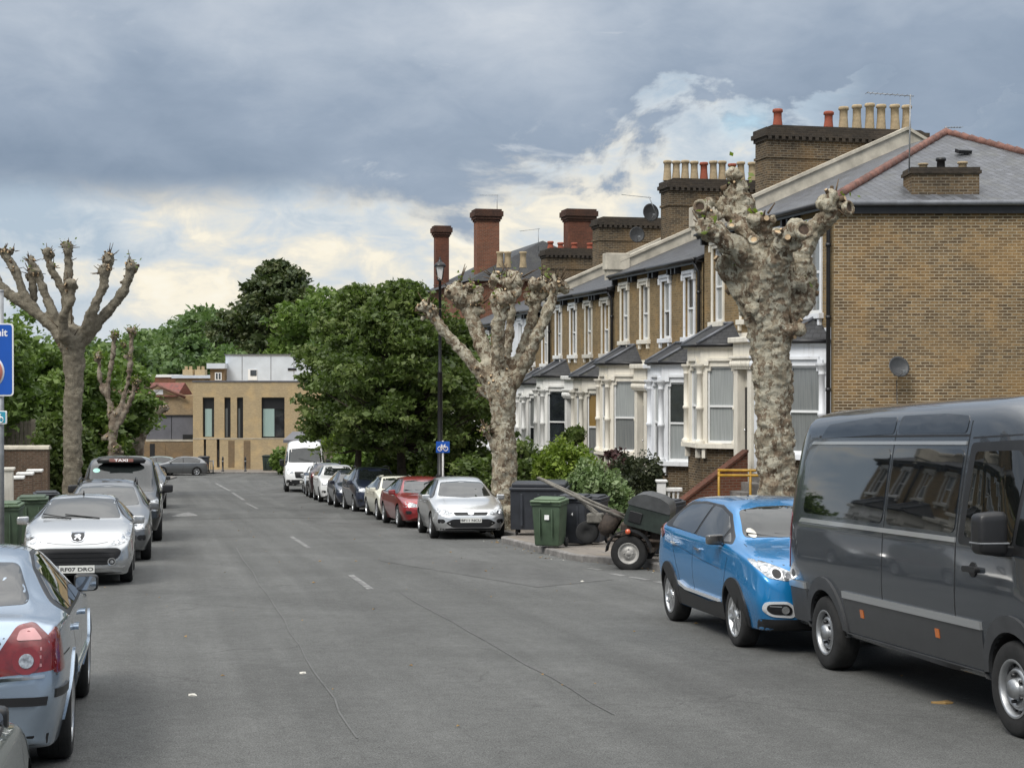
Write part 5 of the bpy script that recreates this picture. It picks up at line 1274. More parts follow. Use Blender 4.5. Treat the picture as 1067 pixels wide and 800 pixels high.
# ---- silver coupe facing the camera
def coupe():
    c=Car('parked_car','pale silver coupe with wide black mouth grille and white plate, nose towards the camera','car',KL,.045)
    L=4.04; wh=[(1.20,.745),(-1.33,.745)]
    st=[(2.02,.24,.48,.56,.48,.56,.52,.42),(1.97,.18,.58,.68,.66,.72,.68,.56),(1.85,.16,.67,.775,.74,.815,.77,.66),(1.55,.16,.80,.89,.79,.86,.815,.73),(1.2,.16,.90,.965,.80,.872,.835,.76),(.95,.16,.935,1.015,.80,.874,.84,.745),(.7,.16,.945,1.12,.80,.874,.84,.69),(.25,.16,.955,1.30,.80,.874,.845,.60),(-.05,.16,.96,1.375,.80,.874,.845,.565),(-.5,.16,.97,1.40,.80,.874,.845,.55),(-.95,.17,.98,1.33,.80,.874,.84,.56),(-1.35,.18,.98,1.16,.79,.87,.83,.61),(-1.7,.20,.95,1.04,.77,.855,.80,.64),(-1.92,.28,.86,.95,.68,.79,.74,.6),(-2.02,.36,.7,.8,.5,.65,.6,.45)]
    c.body(st,M['silverw'],wh,.305,L,seg=8,nx=84,archpad=.04); c.wheels_(wh,.305,.20,.205,'star',None,spokes=7)
    c.patch([(-.645,1.03),(.645,1.03),(.52,1.32),(0,1.355),(-.52,1.32)],'F',M['carscreen'],'windscreen',off=.006,rnd=.05)
    g=c.patch([(-.62,.60),(.62,.60),(.68,.55),(.63,.45),(.46,.335),(-.46,.335),(-.63,.45),(-.68,.55)],'F',M['grille'],'grille',off=.006,rnd=.05)
    for zz in (.53,.46,.40): 
        wv=.60-(.6-zz)*.5; c.patch([(-wv,zz),(wv,zz),(wv,zz+.012),(-wv,zz+.012)],'F',M['cartrim'],'grille_bar',off=.016,cell=.12,parent=g)
    c.seam([(-.46,.325),(.46,.325),(.64,.44),(.71,.55)],'F',.018,M['silverw'],'grille_lip',.016)
    c.patch([(-.70,.285),(.70,.285),(.74,.315),(-.74,.315)],'F',M['chrome'],'bumper_strip',off=.012,cell=.12); c.patch([(-.72,.17),(.72,.17),(.72,.215),(-.72,.215)],'F',M['cartrim'],'bumper_lip',off=.01)
    for sg in (1,-1):
        P=[(.50,.655),(.60,.635),(.80,.70),(.838,.80),(.835,.90),(.76,.86),(.60,.735)]
        P=[(sg*a,b) for a,b in P]
        h=c.patch(P,'F',M['lampclear'],'headlight',off=.006,rnd=.05); c.badge('F',(sg*.68,.735),.05,M['chrome'],'lens',.012); c.badge('F',(sg*.77,.80),.035,M['chrome'],'lens',.012); c.badge('F',(sg*.60,.69),.028,M['chrome'],'indicator',.012)
        f=c.badge('F',(sg*.53,.385),.066,M['chrome'],'fog_lamp_ring',.02); c.badge('F',(sg*.53,.385),.046,M['grille'],'fog_lamp',.028); c.badge('F',(sg*.53,.385),.028,M['lampclear'],'fog_lens',.034)
    # shield badge with a small rearing figure
    bd=c.patch([(-.105,.85),(.105,.85),(.125,.80),(.085,.715),(0,.695),(-.085,.715),(-.125,.80)],'F',M['chrome'],'badge',off=.014,rnd=.02,cell=.06)
    c.patch([(-.09,.835),(.09,.835),(.108,.798),(.072,.728),(0,.712),(-.072,.728),(-.108,.798)],'F',M['cartrim'],'badge_field',off=.02,rnd=.015,cell=.06,parent=bd)
    c.patch([(-.06,.742),(-.03,.735),(-.015,.768),(.015,.755),(.03,.73),(.055,.735),(.035,.77),(.05,.80),(.03,.822),(-.01,.82),(-.045,.812),(-.02,.80),(-.055,.79),(-.02,.782)],'F',M['chrome'],'badge_figure',off=.026,cell=.04,parent=bd)
    xf=c.project(Vector((5,0,.30)),Vector((-1,0,0)),.012).x
    c.plate(xf+.02,.275,'RF07 DRO',True,size=(.54,.118))
    for pts in ([(-.62,1.0),(-.60,.93)],): pass
    c.seam([(-.56,.705),(-.3,.665),(0,.655),(.3,.665),(.56,.705)],'F',.006)
    for sd in 'LR':
        t_=c.patch([(.90,.95),(.24,1.27),(-.1,1.335),(-.8,1.30),(-1.2,1.06),(-1.1,.98)],sd,M['cartrim'],'window_trim',off=.003,rnd=.05); c.patch([(.74,.985),(.22,1.24),(-.1,1.30),(-.76,1.27),(-1.1,1.05),(-1.0,1.0)],sd,M['carglass'],'side_window',off=.008,parent=t_,rnd=.04)
        c.seam([(1.0,.93),(.9,.5),(.92,.28)],sd); c.seam([(-.45,.97),(-.42,.6),(-.4,.28)],sd); c.patch([(-.32,.84),(-.12,.845),(-.12,.867),(-.32,.862)],sd,M['silverw'],'door_handle',off=.028,cell=.2)
    c.mirror(.70,.83,.99,M['silverw'],(.13,.19,.14)); c.wipers([((.92,.30,1.03),(.80,-.25,1.09)),((.93,-.15,1.03),(.78,-.6,1.1))])
    m=MB(); m.tube([(0,0,0),(-.02,0,.07)],[.018,.006],6); o=m.build('aerial',M['cartrim'],c.root); o.location=(-.1,0,1.385)
    return c
c=coupe(); c.place(-7.30,26.1,flip=True)
# ---- pale blue saloon, tail towards the camera
def blue_saloon():
    c=Car('parked_car','pale blue saloon seen from behind with big red corner lamps, nearest on the left','car',KL,.05)
    sx=4.73/4.72; wh=[(1.42,.79),(-1.33,.79)]
    st=[(2.36,.32,.54,.60,.45,.52,.48,.38),(2.30,.24,.64,.71,.68,.76,.71,.6),(2.12,.20,.74,.82,.78,.865,.81,.72),(1.7,.18,.84,.92,.83,.895,.86,.78),(1.2,.18,.90,.985,.84,.905,.87,.78),(1.0,.18,.915,1.03,.84,.906,.872,.755),(.55,.18,.94,1.235,.84,.908,.875,.67),(.15,.18,.95,1.375,.84,.908,.875,.61),(-.4,.18,.965,1.43,.84,.908,.875,.59),(-1.0,.18,.98,1.40,.84,.908,.872,.585),(-1.45,.18,.995,1.27,.84,.908,.87,.62),(-1.78,.19,1.0,1.115,.84,.90,.86,.70),(-2.0,.20,1.0,1.065,.83,.89,.845,.72),(-2.18,.22,.99,1.05,.81,.875,.82,.72),(-2.27,.25,.94,1.02,.77,.85,.79,.69),(-2.345,.28,.80,.90,.70,.80,.74,.64),(-2.37,.34,.68,.76,.62,.74,.70,.6)]
    c.body(st,M['iceblue'],wh,.33,4.73,seg=8,nx=90,archpad=.05); c.wheels_(wh,.33,.225,.22,'star',None,spokes=5)
    for sd in 'LR':
        t_=c.patch([(.98,.96),(.32,1.32),(-.08,1.385),(-.64,1.375),(-1.06,1.29),(-1.52,1.07),(-1.47,.99)],sd,M['cartrim'],'window_trim',off=.003,rnd=.05)
        c.patch([(.84,.99),(.28,1.29),(-.08,1.355),(-.20,1.36),(-.24,1.0)],sd,M['carglass'],'side_window',off=.008,parent=t_,rnd=.03); c.patch([(-.30,1.0),(-.27,1.36),(-.62,1.35),(-1.0,1.28),(-1.08,1.01)],sd,M['carglass'],'side_window',off=.008,parent=t_,rnd=.04); c.patch([(-1.13,1.015),(-1.06,1.24),(-1.38,1.09),(-1.35,1.02)],sd,M['carglass'],'quarter_window',off=.008,parent=t_,rnd=.02)
        c.seam([(1.0,.95),(.96,.55),(.98,.28)],sd); c.seam([(-.26,.99),(-.25,.6),(-.2,.28)],sd); c.seam([(-1.45,1.02),(-1.1,.78),(-.9,.5),(-.87,.28)],sd)
        c.seam([(-1.72,.80),(-2.2,.80),(-2.34,.80)],sd,.01)
        for hx in (-.12,-1.20): c.patch([(hx,.86),(hx+.20,.865),(hx+.20,.895),(hx,.89)],sd,M['iceblue'],'door_handle',off=.035,cell=.2,rnd=.01)
        c.patch([(.95,.50),(.95,.545),(-.85,.565),(-.85,.52)],sd,M['iceblue'],'rub_strip',off=.018,cell=.2)
        c.patch([(-1.95,.56),(-2.30,.56),(-2.30,.615),(-1.95,.615)],sd,M['cartrim'],'bumper_strip',off=.014,cell=.1)
        # arch lips
        for wx in wh:
            n=16; o_=[(wx[0]+.425*math.cos(math.pi*i/n),.33+.425*math.sin(math.pi*i/n)) for i in range(n+1)]; i_=[(wx[0]+.383*math.cos(math.pi*i/n),.33+.383*math.sin(math.pi*i/n)) for i in range(n+1)]
            c.patch(o_+i_[::-1],sd,M['iceblue'],'arch_lip',off=.012,cell=.12)
    c.patch([(-.64,1.10),(-.52,1.335),(0,1.36),(.52,1.335),(.64,1.10),(0,1.085)],'B',M['carglass'],'rear_window',off=.006,rnd=.05)
    for sg in (1,-1):
        P=[(.40,.70),(.85,.735),(.865,.82),(.80,.94),(.70,1.03),(.60,1.015)]
        # tail lamp: laid on the back, wrapped by a side patch
        tl=c.patch([(sg*a,b) for a,b in P],'B',M['lampred'],'tail_light',off=.008,rnd=.03)
        c.badge('B',(sg*.665,.80),.085,M['lampdark'],'lamp_ring',.014); c.badge('B',(sg*.665,.80),.045,M['lampclear'],'lamp_centre',.02)
        c.patch([(sg*.60,.925),(sg*.76,.925),(sg*.70,1.0),(sg*.62,.99)],'B',M['lamppink'],'reversing_lens',off=.013,rnd=.02)
        for zz in (.76,.81,.86): c.patch([(sg*.745,zz),(sg*.84,zz+.005),(sg*.835,zz+.025),(sg*.745,zz+.02)],'B',M['lamppink'],'lamp_stripe',off=.013,cell=.2)
        c.patch([(sg*.36,.665),(sg*.85,.695),(sg*.85,.715),(sg*.38,.69)],'B',M['chrome'],'lamp_trim',off=.012,cell=.1)
    for sd in 'LR': c.patch([(-2.10,.72),(-2.30,.71),(-2.27,.95),(-2.16,1.0),(-2.12,.9)],sd,M['lampred'],'tail_light_side',off=.006,rnd=.03)
    c.patch([(-.79,.52),(.79,.52),(.80,.575),(-.80,.575)],'B',M['cartrim'],'bumper_strip',off=.014,cell=.1)
    c.patch([(-.78,.20),(.78,.20),(.80,.33),(-.80,.33)],'B',M['cartrim'],'bumper_valance',off=.008,cell=.1)
    c.seam([(-.58,1.03),(-.36,.66),(.36,.66),(.58,1.03)],'B'); c.plate(-2.385,.78,'YK54 FHN',False); c.badge('B',(0,.97),.032,sx=1.7)
    c.patch([(.27,.945),(.40,.945),(.40,.962),(.27,.962)],'B',M['chrome'],'badge',off=.01,cell=.3); c.patch([(-.40,.945),(-.27,.945),(-.27,.962),(-.40,.962)],'B',M['chrome'],'badge',off=.01,cell=.3)
    c.patch([(-.67,1.03),(-.52,1.315),(0,1.35),(.52,1.315),(.67,1.03),(0,1.0)],'F',M['carscreen'],'windscreen',off=.006,rnd=.05)
    c.pair([(.84,.62),(.5,.62),(.5,.72),(.84,.80)],'F',M['lampclear'],'headlight',off=.008,rnd=.04); c.patch([(-.4,.52),(.4,.52),(.4,.68),(-.4,.68)],'F',M['grille'],'grille',off=.008,rnd=.04)
    c.mirror(.76,.80,1.03,M['cartrim'],(.13,.19,.145),stalk=.05)
    return c
M['lampdark']=plain('deep_red_lens',(.16,.006,.008),.15,var=.1,coat=1); M['lamppink']=plain('pale_pink_lens',(.52,.25,.25),.2,var=.1,coat=1)
c=blue_saloon(); c.place(-4.22,11.7,flip=False)
# nose of the next car at the lower left edge of the picture
c=generic('parked_car','grey-green car whose front corner just enters at the bottom left','car','hatch',M['greygreen'],4.2,1.78,1.45,group=KL,cell=.06,mirror_mat=M['cartrim'],mirror_in=.26); c.place(-2.79,5.6,flip=False)
# ---- bright blue crossover
def crossover():
    c=Car('parked_car','bright blue crossover with chrome edged fog lamps, behind the grey van','car',KR,.045)
    wh=[(1.22,.775),(-1.38,.775)]
    st=[(2.06,.34,.60,.68,.50,.58,.54,.44),(2.01,.27,.74,.83,.70,.77,.74,.62),(1.88,.23,.85,.93,.79,.85,.815,.73),(1.5,.22,.97,1.045,.83,.885,.85,.78),(1.15,.22,1.03,1.11,.84,.892,.86,.77),(.98,.22,1.045,1.165,.84,.893,.862,.745),(.68,.22,1.06,1.35,.84,.895,.865,.68),(.38,.22,1.07,1.495,.84,.895,.865,.635),(.0,.22,1.085,1.565,.84,.895,.865,.615),(-.55,.22,1.10,1.585,.84,.895,.865,.61),(-1.2,.22,1.13,1.57,.84,.895,.86,.605),(-1.62,.23,1.17,1.50,.84,.893,.86,.61),(-1.84,.25,1.17,1.36,.82,.885,.84,.63),(-1.98,.30,1.08,1.18,.77,.85,.80,.65),(-2.04,.38,.90,1.0,.66,.78,.73,.58),(-2.07,.45,.76,.86,.5,.64,.6,.48)]
    c.body(st,M['blue'],wh,.33,4.12,seg=8,nx=86,archpad=.05); c.wheels_(wh,.33,.21,.225,'split',None,spokes=5)
    for sd in 'RL':
        t_=c.patch([(.95,1.085),(.42,1.405),(.02,1.49),(-.7,1.515),(-1.3,1.495),(-1.55,1.42),(-1.78,1.25),(-1.6,1.18)],sd,M['cartrim'],'window_trim',off=.003,rnd=.05)
        c.patch([(.62,1.115),(.62,1.25),(.38,1.385),(.02,1.46),(-.24,1.475),(-.30,1.13)],sd,M['carglass'],'side_window',off=.008,parent=t_,rnd=.04); c.patch([(-.38,1.135),(-.32,1.48),(-.7,1.485),(-1.2,1.455),(-1.46,1.36),(-1.40,1.19)],sd,M['carglass'],'side_window',off=.008,parent=t_,rnd=.05)
        c.patch([(.68,1.11),(.68,1.21),(.86,1.105)],sd,M['carglass'],'quarter_window',off=.008,parent=t_,rnd=.02)
        # dark lower cladding with bright strip
        c.patch([(.80,.24),(.80,.44),(.3,.405),(-.5,.43),(-.96,.48),(-.96,.26)],sd,M['cartrim'],'sill_cladding',off=.018,rnd=.03)
        c.patch([(.70,.435),(-.62,.455),(-.88,.50),(-.9,.545),(-.6,.492),(.70,.47)],sd,M['brightsilver'],'sill_strip',off=.034,cell=.1)
        for wx in wh:
            n=18; o_=[(wx[0]+.418*math.cos(math.pi*(-.06+1.12*i/n)),.33+.418*math.sin(math.pi*(-.06+1.12*i/n))) for i in range(n+1)]; i_=[(wx[0]+.384*math.cos(math.pi*(-.06+1.12*i/n)),.33+.384*math.sin(math.pi*(-.06+1.12*i/n))) for i in range(n+1)]
            c.patch(o_+i_[::-1],sd,M['cartrim'],'wheel_arch',off=.02,cell=.12)
        c.seam([(1.0,1.06),(.90,.7),(.88,.4)],sd); c.seam([(-.34,1.11),(-.34,.8),(-.28,.42)],sd); c.seam([(-1.36,1.18),(-1.18,.9),(-.95,.65),(-.9,.5)],sd)
        c.seam([(.8,.80),(0,.86),(-.9,.95),(-1.6,1.0)],sd,.006,M['navy'],'crease_shade_line')  # flat navy strip painting in the shade line of a door crease
        for hx in (-.20,-1.22): c.patch([(hx,.965+.02*(hx<-1)),(hx+.2,.96+.02*(hx<-1)),(hx+.2,.985+.02*(hx<-1)),(hx,.99+.02*(hx<-1))],sd,M['chrome'],'door_handle',off=.032,cell=.2,rnd=.008)
        c.patch([(-1.86,1.12),(-1.72,1.02),(-1.60,1.08),(-1.78,1.22)],sd,M['lampred'],'tail_light_side',off=.008,rnd=.03)
    c.patch([(-.665,1.165),(.665,1.165),(.565,1.445),(.3,1.485),(0,1.495),(-.3,1.485),(-.565,1.445)],'F',M['carscreen'],'windscreen',off=.006,rnd=.05)
    c.patch([(-.58,1.17),(-.53,1.40),(0,1.43),(.53,1.40),(.58,1.17)],'B',M['carglass'],'rear_window',off=.006,rnd=.05)
    for sg in (1,-1):
        P=[(.44,.80),(.56,.765),(.76,.80),(.835,.90),(.845,.985),(.72,.955),(.52,.87)]
        h=c.patch([(sg*a,b) for a,b in P],'F',M['lampclear'],'headlight',off=.007,rnd=.04); c.badge('F',(sg*.66,.845),.06,M['chrome'],'lens_ring',.014); c.badge('F',(sg*.66,.845),.045,M['cartrim'],'lens',.02); c.badge('F',(sg*.55,.82),.03,M['chrome'],'lens',.014); c.badge('F',(sg*.76,.89),.03,M['chrome'],'indicator',.014)
        Q=[(.50,.385),(.74,.40),(.82,.46),(.80,.555),(.56,.56),(.48,.48)]
        f=c.patch([(sg*a,b) for a,b in Q],'F',M['brightsilver'],'fog_lamp_frame',off=.016,rnd=.05); Q2=[(.535,.415),(.73,.425),(.785,.47),(.77,.53),(.575,.533),(.52,.48)]
        c.patch([(sg*a,b) for a,b in Q2],'F',M['grille'],'fog_recess',off=.022,rnd=.04,parent=f); c.badge('F',(sg*.60,.47),.04,M['chrome'],'fog_lamp',.03); c.patch([(sg*.64,.50),(sg*.76,.505),(sg*.76,.515),(sg*.64,.51)],'F',M['chrome'],'fog_strip',off=.03,cell=.2)
    c.patch([(-.46,.775),(.46,.775),(.50,.83),(.30,.875),(-.30,.875),(-.50,.83)],'F',M['grille'],'grille',off=.008,rnd=.04); c.patch([(-.46,.835),(.46,.835),(.46,.85),(-.46,.85)],'F',M['chrome'],'grille_strip',off=.018,cell=.1); c.patch([(-.07,.82),(0,.745),(.07,.82),(0,.90)],'F',M['chrome'],'badge',off=.03,rnd=.01)
    g=c.patch([(-.42,.40),(.42,.40),(.46,.58),(-.46,.58)],'F',M['grille'],'bumper_grille',off=.008,rnd=.04)
    for zz in (.44,.48,.52): c.patch([(-.42,zz),(.42,zz),(.42,zz+.012),(-.42,zz+.012)],'F',M['cartrim'],'grille_bar',off=.02,cell=.2,parent=g)
    c.patch([(-.80,.24),(.80,.24),(.82,.37),(-.82,.37)],'F',M['cartrim'],'bumper_lip',off=.014,rnd=.03); xf=c.project(Vector((5,0,.63)),Vector((-1,0,0)),.012).x; c.plate(xf+.01,.63,None)
    c.seam([(-.72,1.10),(-.74,.99),(-.45,.89)],'F'); c.seam([(.72,1.10),(.74,.99),(.45,.89)],'F')
    c.badge('F',(-.56,1.21),.05,M['litter'],'tax_disc',.012)
    c.mirror(.74,.85,1.13,M['carroofblk'],(.13,.19,.125)); c.wipers([((1.02,.35,1.13),(.90,-.30,1.20)),((1.03,-.1,1.13),(.88,-.62,1.21))])
    m=MB(); m.bbox(-.03,.03,-.10,.10,-.03,.03,.01); return c
c=crossover(); c.place(3.08,18.05,flip=True,yaw=-3.4)
# ---------------------------------------------------------------- trees and shrubs
def vnoise(p): return noise.noise(p)
def remesh_union(parts,voxel,name):
    """several closed tubes fused into one skin"""
    m=MB(); 
    for f in parts: f(m)
    o=m.build(name+'_raw',[M['bark_plane']],uv=False)
    md=o.modifiers.new('r','REMESH'); md.mode='VOXEL'; md.voxel_size=voxel; md.use_smooth_shade=True
    s=o.modifiers.new('s','SMOOTH'); s.factor=.5; s.iterations=2
    dg=bpy.context.evaluated_depsgraph_get(); me=bpy.data.meshes.new_from_object(o.evaluated_get(dg)); bpy.data.objects.remove(o); me.name=name
    return me
def gnarl(me,amp,sc,amp2=0,sc2=1,ring=0):
    n=len(me.vertices); co=np.empty(n*3); me.vertices.foreach_get('co',co); co=co.reshape(-1,3); nr=np.empty(n*3); me.vertices.foreach_get('normal',nr); nr=nr.reshape(-1,3)
    for i in range(n):
        p=Vector(co[i]); d=amp*noise.fractal(p*sc,1.0,2.0,3)+amp*.5*noise.fractal(Vector((p.x,p.y,p.z*1.8))*sc*4,.8,2.0,3)
        if amp2: d+=amp2*max(0,noise.noise(p*sc2)+.1)
        if ring: d+=ring*noise.noise(Vector((p.x*1.2,p.y*1.2,p.z*9)))
        co[i]+=nr[i]*d
    me.vertices.foreach_set('co',co.ravel()); me.update(); me.polygons.foreach_set('use_smooth',[True]*len(me.polygons))
def pollard(Y,base,chains,label,mat,voxel,amp,knobs=(),cuts=(),group='pollarded street trees',sprouts=40,twigs=60,seed=1,bump=.0,ring=.0,name='pollard_tree',leaf='leaf_sprout',slim=.9,limb=.9):
    rnd=random.Random(seed); b=at(base[0],base[1],Y); b.z=ground(Y)+.1; 
    root=empty(name,b,0,label,'tree',group); k=Y/F
    def P(px,py,dy=0): return Vector(((px-CX)/F*Y,Y+dy,(HZ-py)/F*Y))-b
    parts=[]; ends=[]
    for ci,ch in enumerate(chains):
        pts=[P(c[0],c[1],c[3] if len(c)>3 else 0) for c in ch]; rad=[c[2]*k*slim*(1 if ci==0 else limb) for c in ch]
        # subdivide smoothly
        q=[];rr=[]
        cm=catmull([Vector((*p,)) for p in pts],5)
        for i in range(len(pts)-1):
            for s_ in range(5): rr.append(rad[i]+(rad[i+1]-rad[i])*s_/5)
        rr.append(rad[-1]); 
        parts.append(lambda m,cm=cm,rr=rr:(m.tube(cm,rr,10),[m.sphere(p,r,8) for p,r in list(zip(cm,rr))[::5]]))
        ends.append((cm[-1],(cm[-1]-cm[-3]).normalized(),rr[-1]))
    for (px,py,r,*dy) in knobs:
        c=P(px,py,dy[0] if dy else 0)
        for q in range(7):
            o=Vector((rnd.gauss(0,1),rnd.gauss(0,1),rnd.gauss(0,1))).normalized()*r*k*rnd.uniform(.35,.85)
            rr_=r*k*rnd.uniform(.28,.55); parts.append(lambda m,o=o,c=c,rr_=rr_:m.sphere(c+o,rr_,8))
    me=remesh_union(parts,voxel,'trunk'); gnarl(me,amp,2.6,amp*1.1,5.5,ring)
    me.materials.clear(); me.materials.append(mat); t=link(bpy.data.objects.new('trunk',me),root)
    bv=BVHTree.FromPolygons([v.co.copy() for v in me.vertices],[list(p.vertices) for p in me.polygons])
    # sawn ends: a ring of callus round a dark or pale heart
    for (px,py,r,ang,el,dy,hollow) in cuts:
        r=r*.84; c=P(px,py,dy); d=Vector((math.cos(ang)*math.cos(el),-math.sin(abs(el)) if False else math.sin(ang)*math.cos(el),math.sin(el)))
        R_=d.to_track_quat('Z','Y').to_matrix().to_4x4(); mm=Matrix.Translation(c)@R_; rr_=r*k
        m=MB(); m.lathe([(rr_*1.05,-rr_*.6),(rr_*1.12,-.2*rr_),(rr_*1.1,.12*rr_),(rr_*.92,.24*rr_),(rr_*.72,.16*rr_),(rr_*.62,-.05*rr_)],14,mm); q=m.build('callus',mat,t)
        m=MB(); m.lathe([(rr_*.64,-.05*rr_),(rr_*.3,-.10*rr_),(0,-.12*rr_)],14,mm); m.build('sawn_face',M['hollow'] if hollow else M['paledirt'],t)
    sp=MB(); tw=MB(); tint=[]
    pool=[(P(px,py,dy[0] if dy else 0),r*k) for (px,py,r,*dy) in knobs]+[(e[0],e[2]*1.2) for e in ends]
    if pool:
        for i in range(twigs):
            c,r=rnd.choice(pool); d=Vector((rnd.gauss(0,1),rnd.gauss(0,1),rnd.gauss(.5,1))).normalized(); a=c+d*r*.7; L=r*rnd.uniform(.5,1.3)
            e=a+d*L+Vector((0,0,L*.2)); tw.tube([a,e],[.018,.008],4)
            if rnd.random()<.5: sp_pt=e
        for i in range(int(twigs*.6)):
            c,r=rnd.choice(pool); d=Vector((rnd.gauss(0,1),rnd.gauss(0,1)-.4,rnd.gauss(.3,1))).normalized(); h=bv.ray_cast(c+d*r*4,-d)
            if h[0] is not None and (h[0]-c).length<r*2.2:
                rr_=rnd.uniform(.022,.055); mm=Matrix.Translation(h[0]+d*.0)@d.to_track_quat('Z','Y').to_matrix().to_4x4(); tw.lathe([(rr_,-.05),(rr_*.95,.05),(rr_*.8,.06)],7,mm); tw.mi=1; tw.lathe([(rr_*.8,.06),(0,.062)],7,mm); tw.mi=0
        for i in range(sprouts):
            c,r=rnd.choice(pool); d=Vector((rnd.gauss(0,1),rnd.gauss(0,1),rnd.gauss(.9,.6))).normalized(); o=c+d*r*rnd.uniform(.9,1.5)
            for q in range(5):
                s_=rnd.uniform(.03,.075); leafquad(sp,o+Vector((rnd.gauss(0,.08),rnd.gauss(0,.08),rnd.gauss(0,.08))),s_,rnd)
        if tw.f: tag(tw.build('cut_twigs',[M['twig'],M['paledirt']],t,uv=False),kind='stuff')
        if sp.f: o=sp.build('sprouts',M[leaf],root,uv=False); o['kind']='stuff'
    return root
M['hollow']=plain('dark_heartwood',(.075,.05,.035),.95,var=.4,scale=14,bump=.4)
def leafquad(m,p,s,rnd,down=0.0):
    a=Vector((rnd.gauss(0,1),rnd.gauss(0,1),rnd.gauss(0,.6)-down)).normalized(); b=Vector((rnd.gauss(0,1),rnd.gauss(0,1),rnd.gauss(0,.7))); b=(b-a*b.dot(a)).normalized()
    n=a.cross(b)
    m.add([p-a*s,p+b*s*.55+n*s*.1,p+a*s,p-b*s*.55+n*s*.1],[(0,1,2,3)])
class Leaves:
    """thousands of leaf-sized faces gathered quickly with numpy"""
    def __init__(s,seed): s.r=np.random.default_rng(seed); s.C=[];s.S=[];s.T=[];s.D=[]
    def cluster(s,c,rad,n,size,tint,flat=.6,down=.0):
        r=s.r; d=r.normal(size=(n,3)); d/=np.linalg.norm(d,axis=1)[:,None]; q=r.random(n)**.45
        p=np.array(c)+d*q[:,None]*np.array(rad); s.C.append(p); s.S.append(size*np.clip(r.lognormal(-.08,.38,n),.4,2.2)); s.T.append(np.clip(tint+r.normal(0,.24,n),0,1)); 
        a=r.normal(size=(n,3))*np.array([1,1,flat]); a[:,2]-=down; s.D.append(a)
    def build(s,name,mat,parent,aspect=.55):
        C=np.concatenate(s.C);S=np.concatenate(s.S)[:,None];T=np.concatenate(s.T);A=np.concatenate(s.D); n=len(C); r=s.r
        A/=np.linalg.norm(A,axis=1)[:,None]; B=r.normal(size=(n,3))*np.array([1,1,.8]); B-=A*np.sum(A*B,1)[:,None]; B/=np.linalg.norm(B,axis=1)[:,None]; N=np.cross(A,B)
        V=np.stack([C-A*S,C+B*S*aspect+N*S*.12-A*S*.1,C+A*S,C-B*S*aspect+N*S*.12-A*S*.1],1).reshape(-1,3)
        me=bpy.data.meshes.new(name); me.vertices.add(4*n); me.vertices.foreach_set('co',V.ravel()); me.loops.add(4*n); me.loops.foreach_set('vertex_index',np.arange(4*n,dtype=np.int32)); me.polygons.add(n); me.polygons.foreach_set('loop_start',np.arange(0,4*n,4,dtype=np.int32)); me.polygons.foreach_set('loop_total',np.full(n,4,dtype=np.int32))
        at_=me.attributes.new('tint','FLOAT','FACE'); at_.data.foreach_set('value',T.astype(np.float32))
        me.update(); me.validate(); me.materials.append(mat); return link(bpy.data.objects.new(name,me),parent)
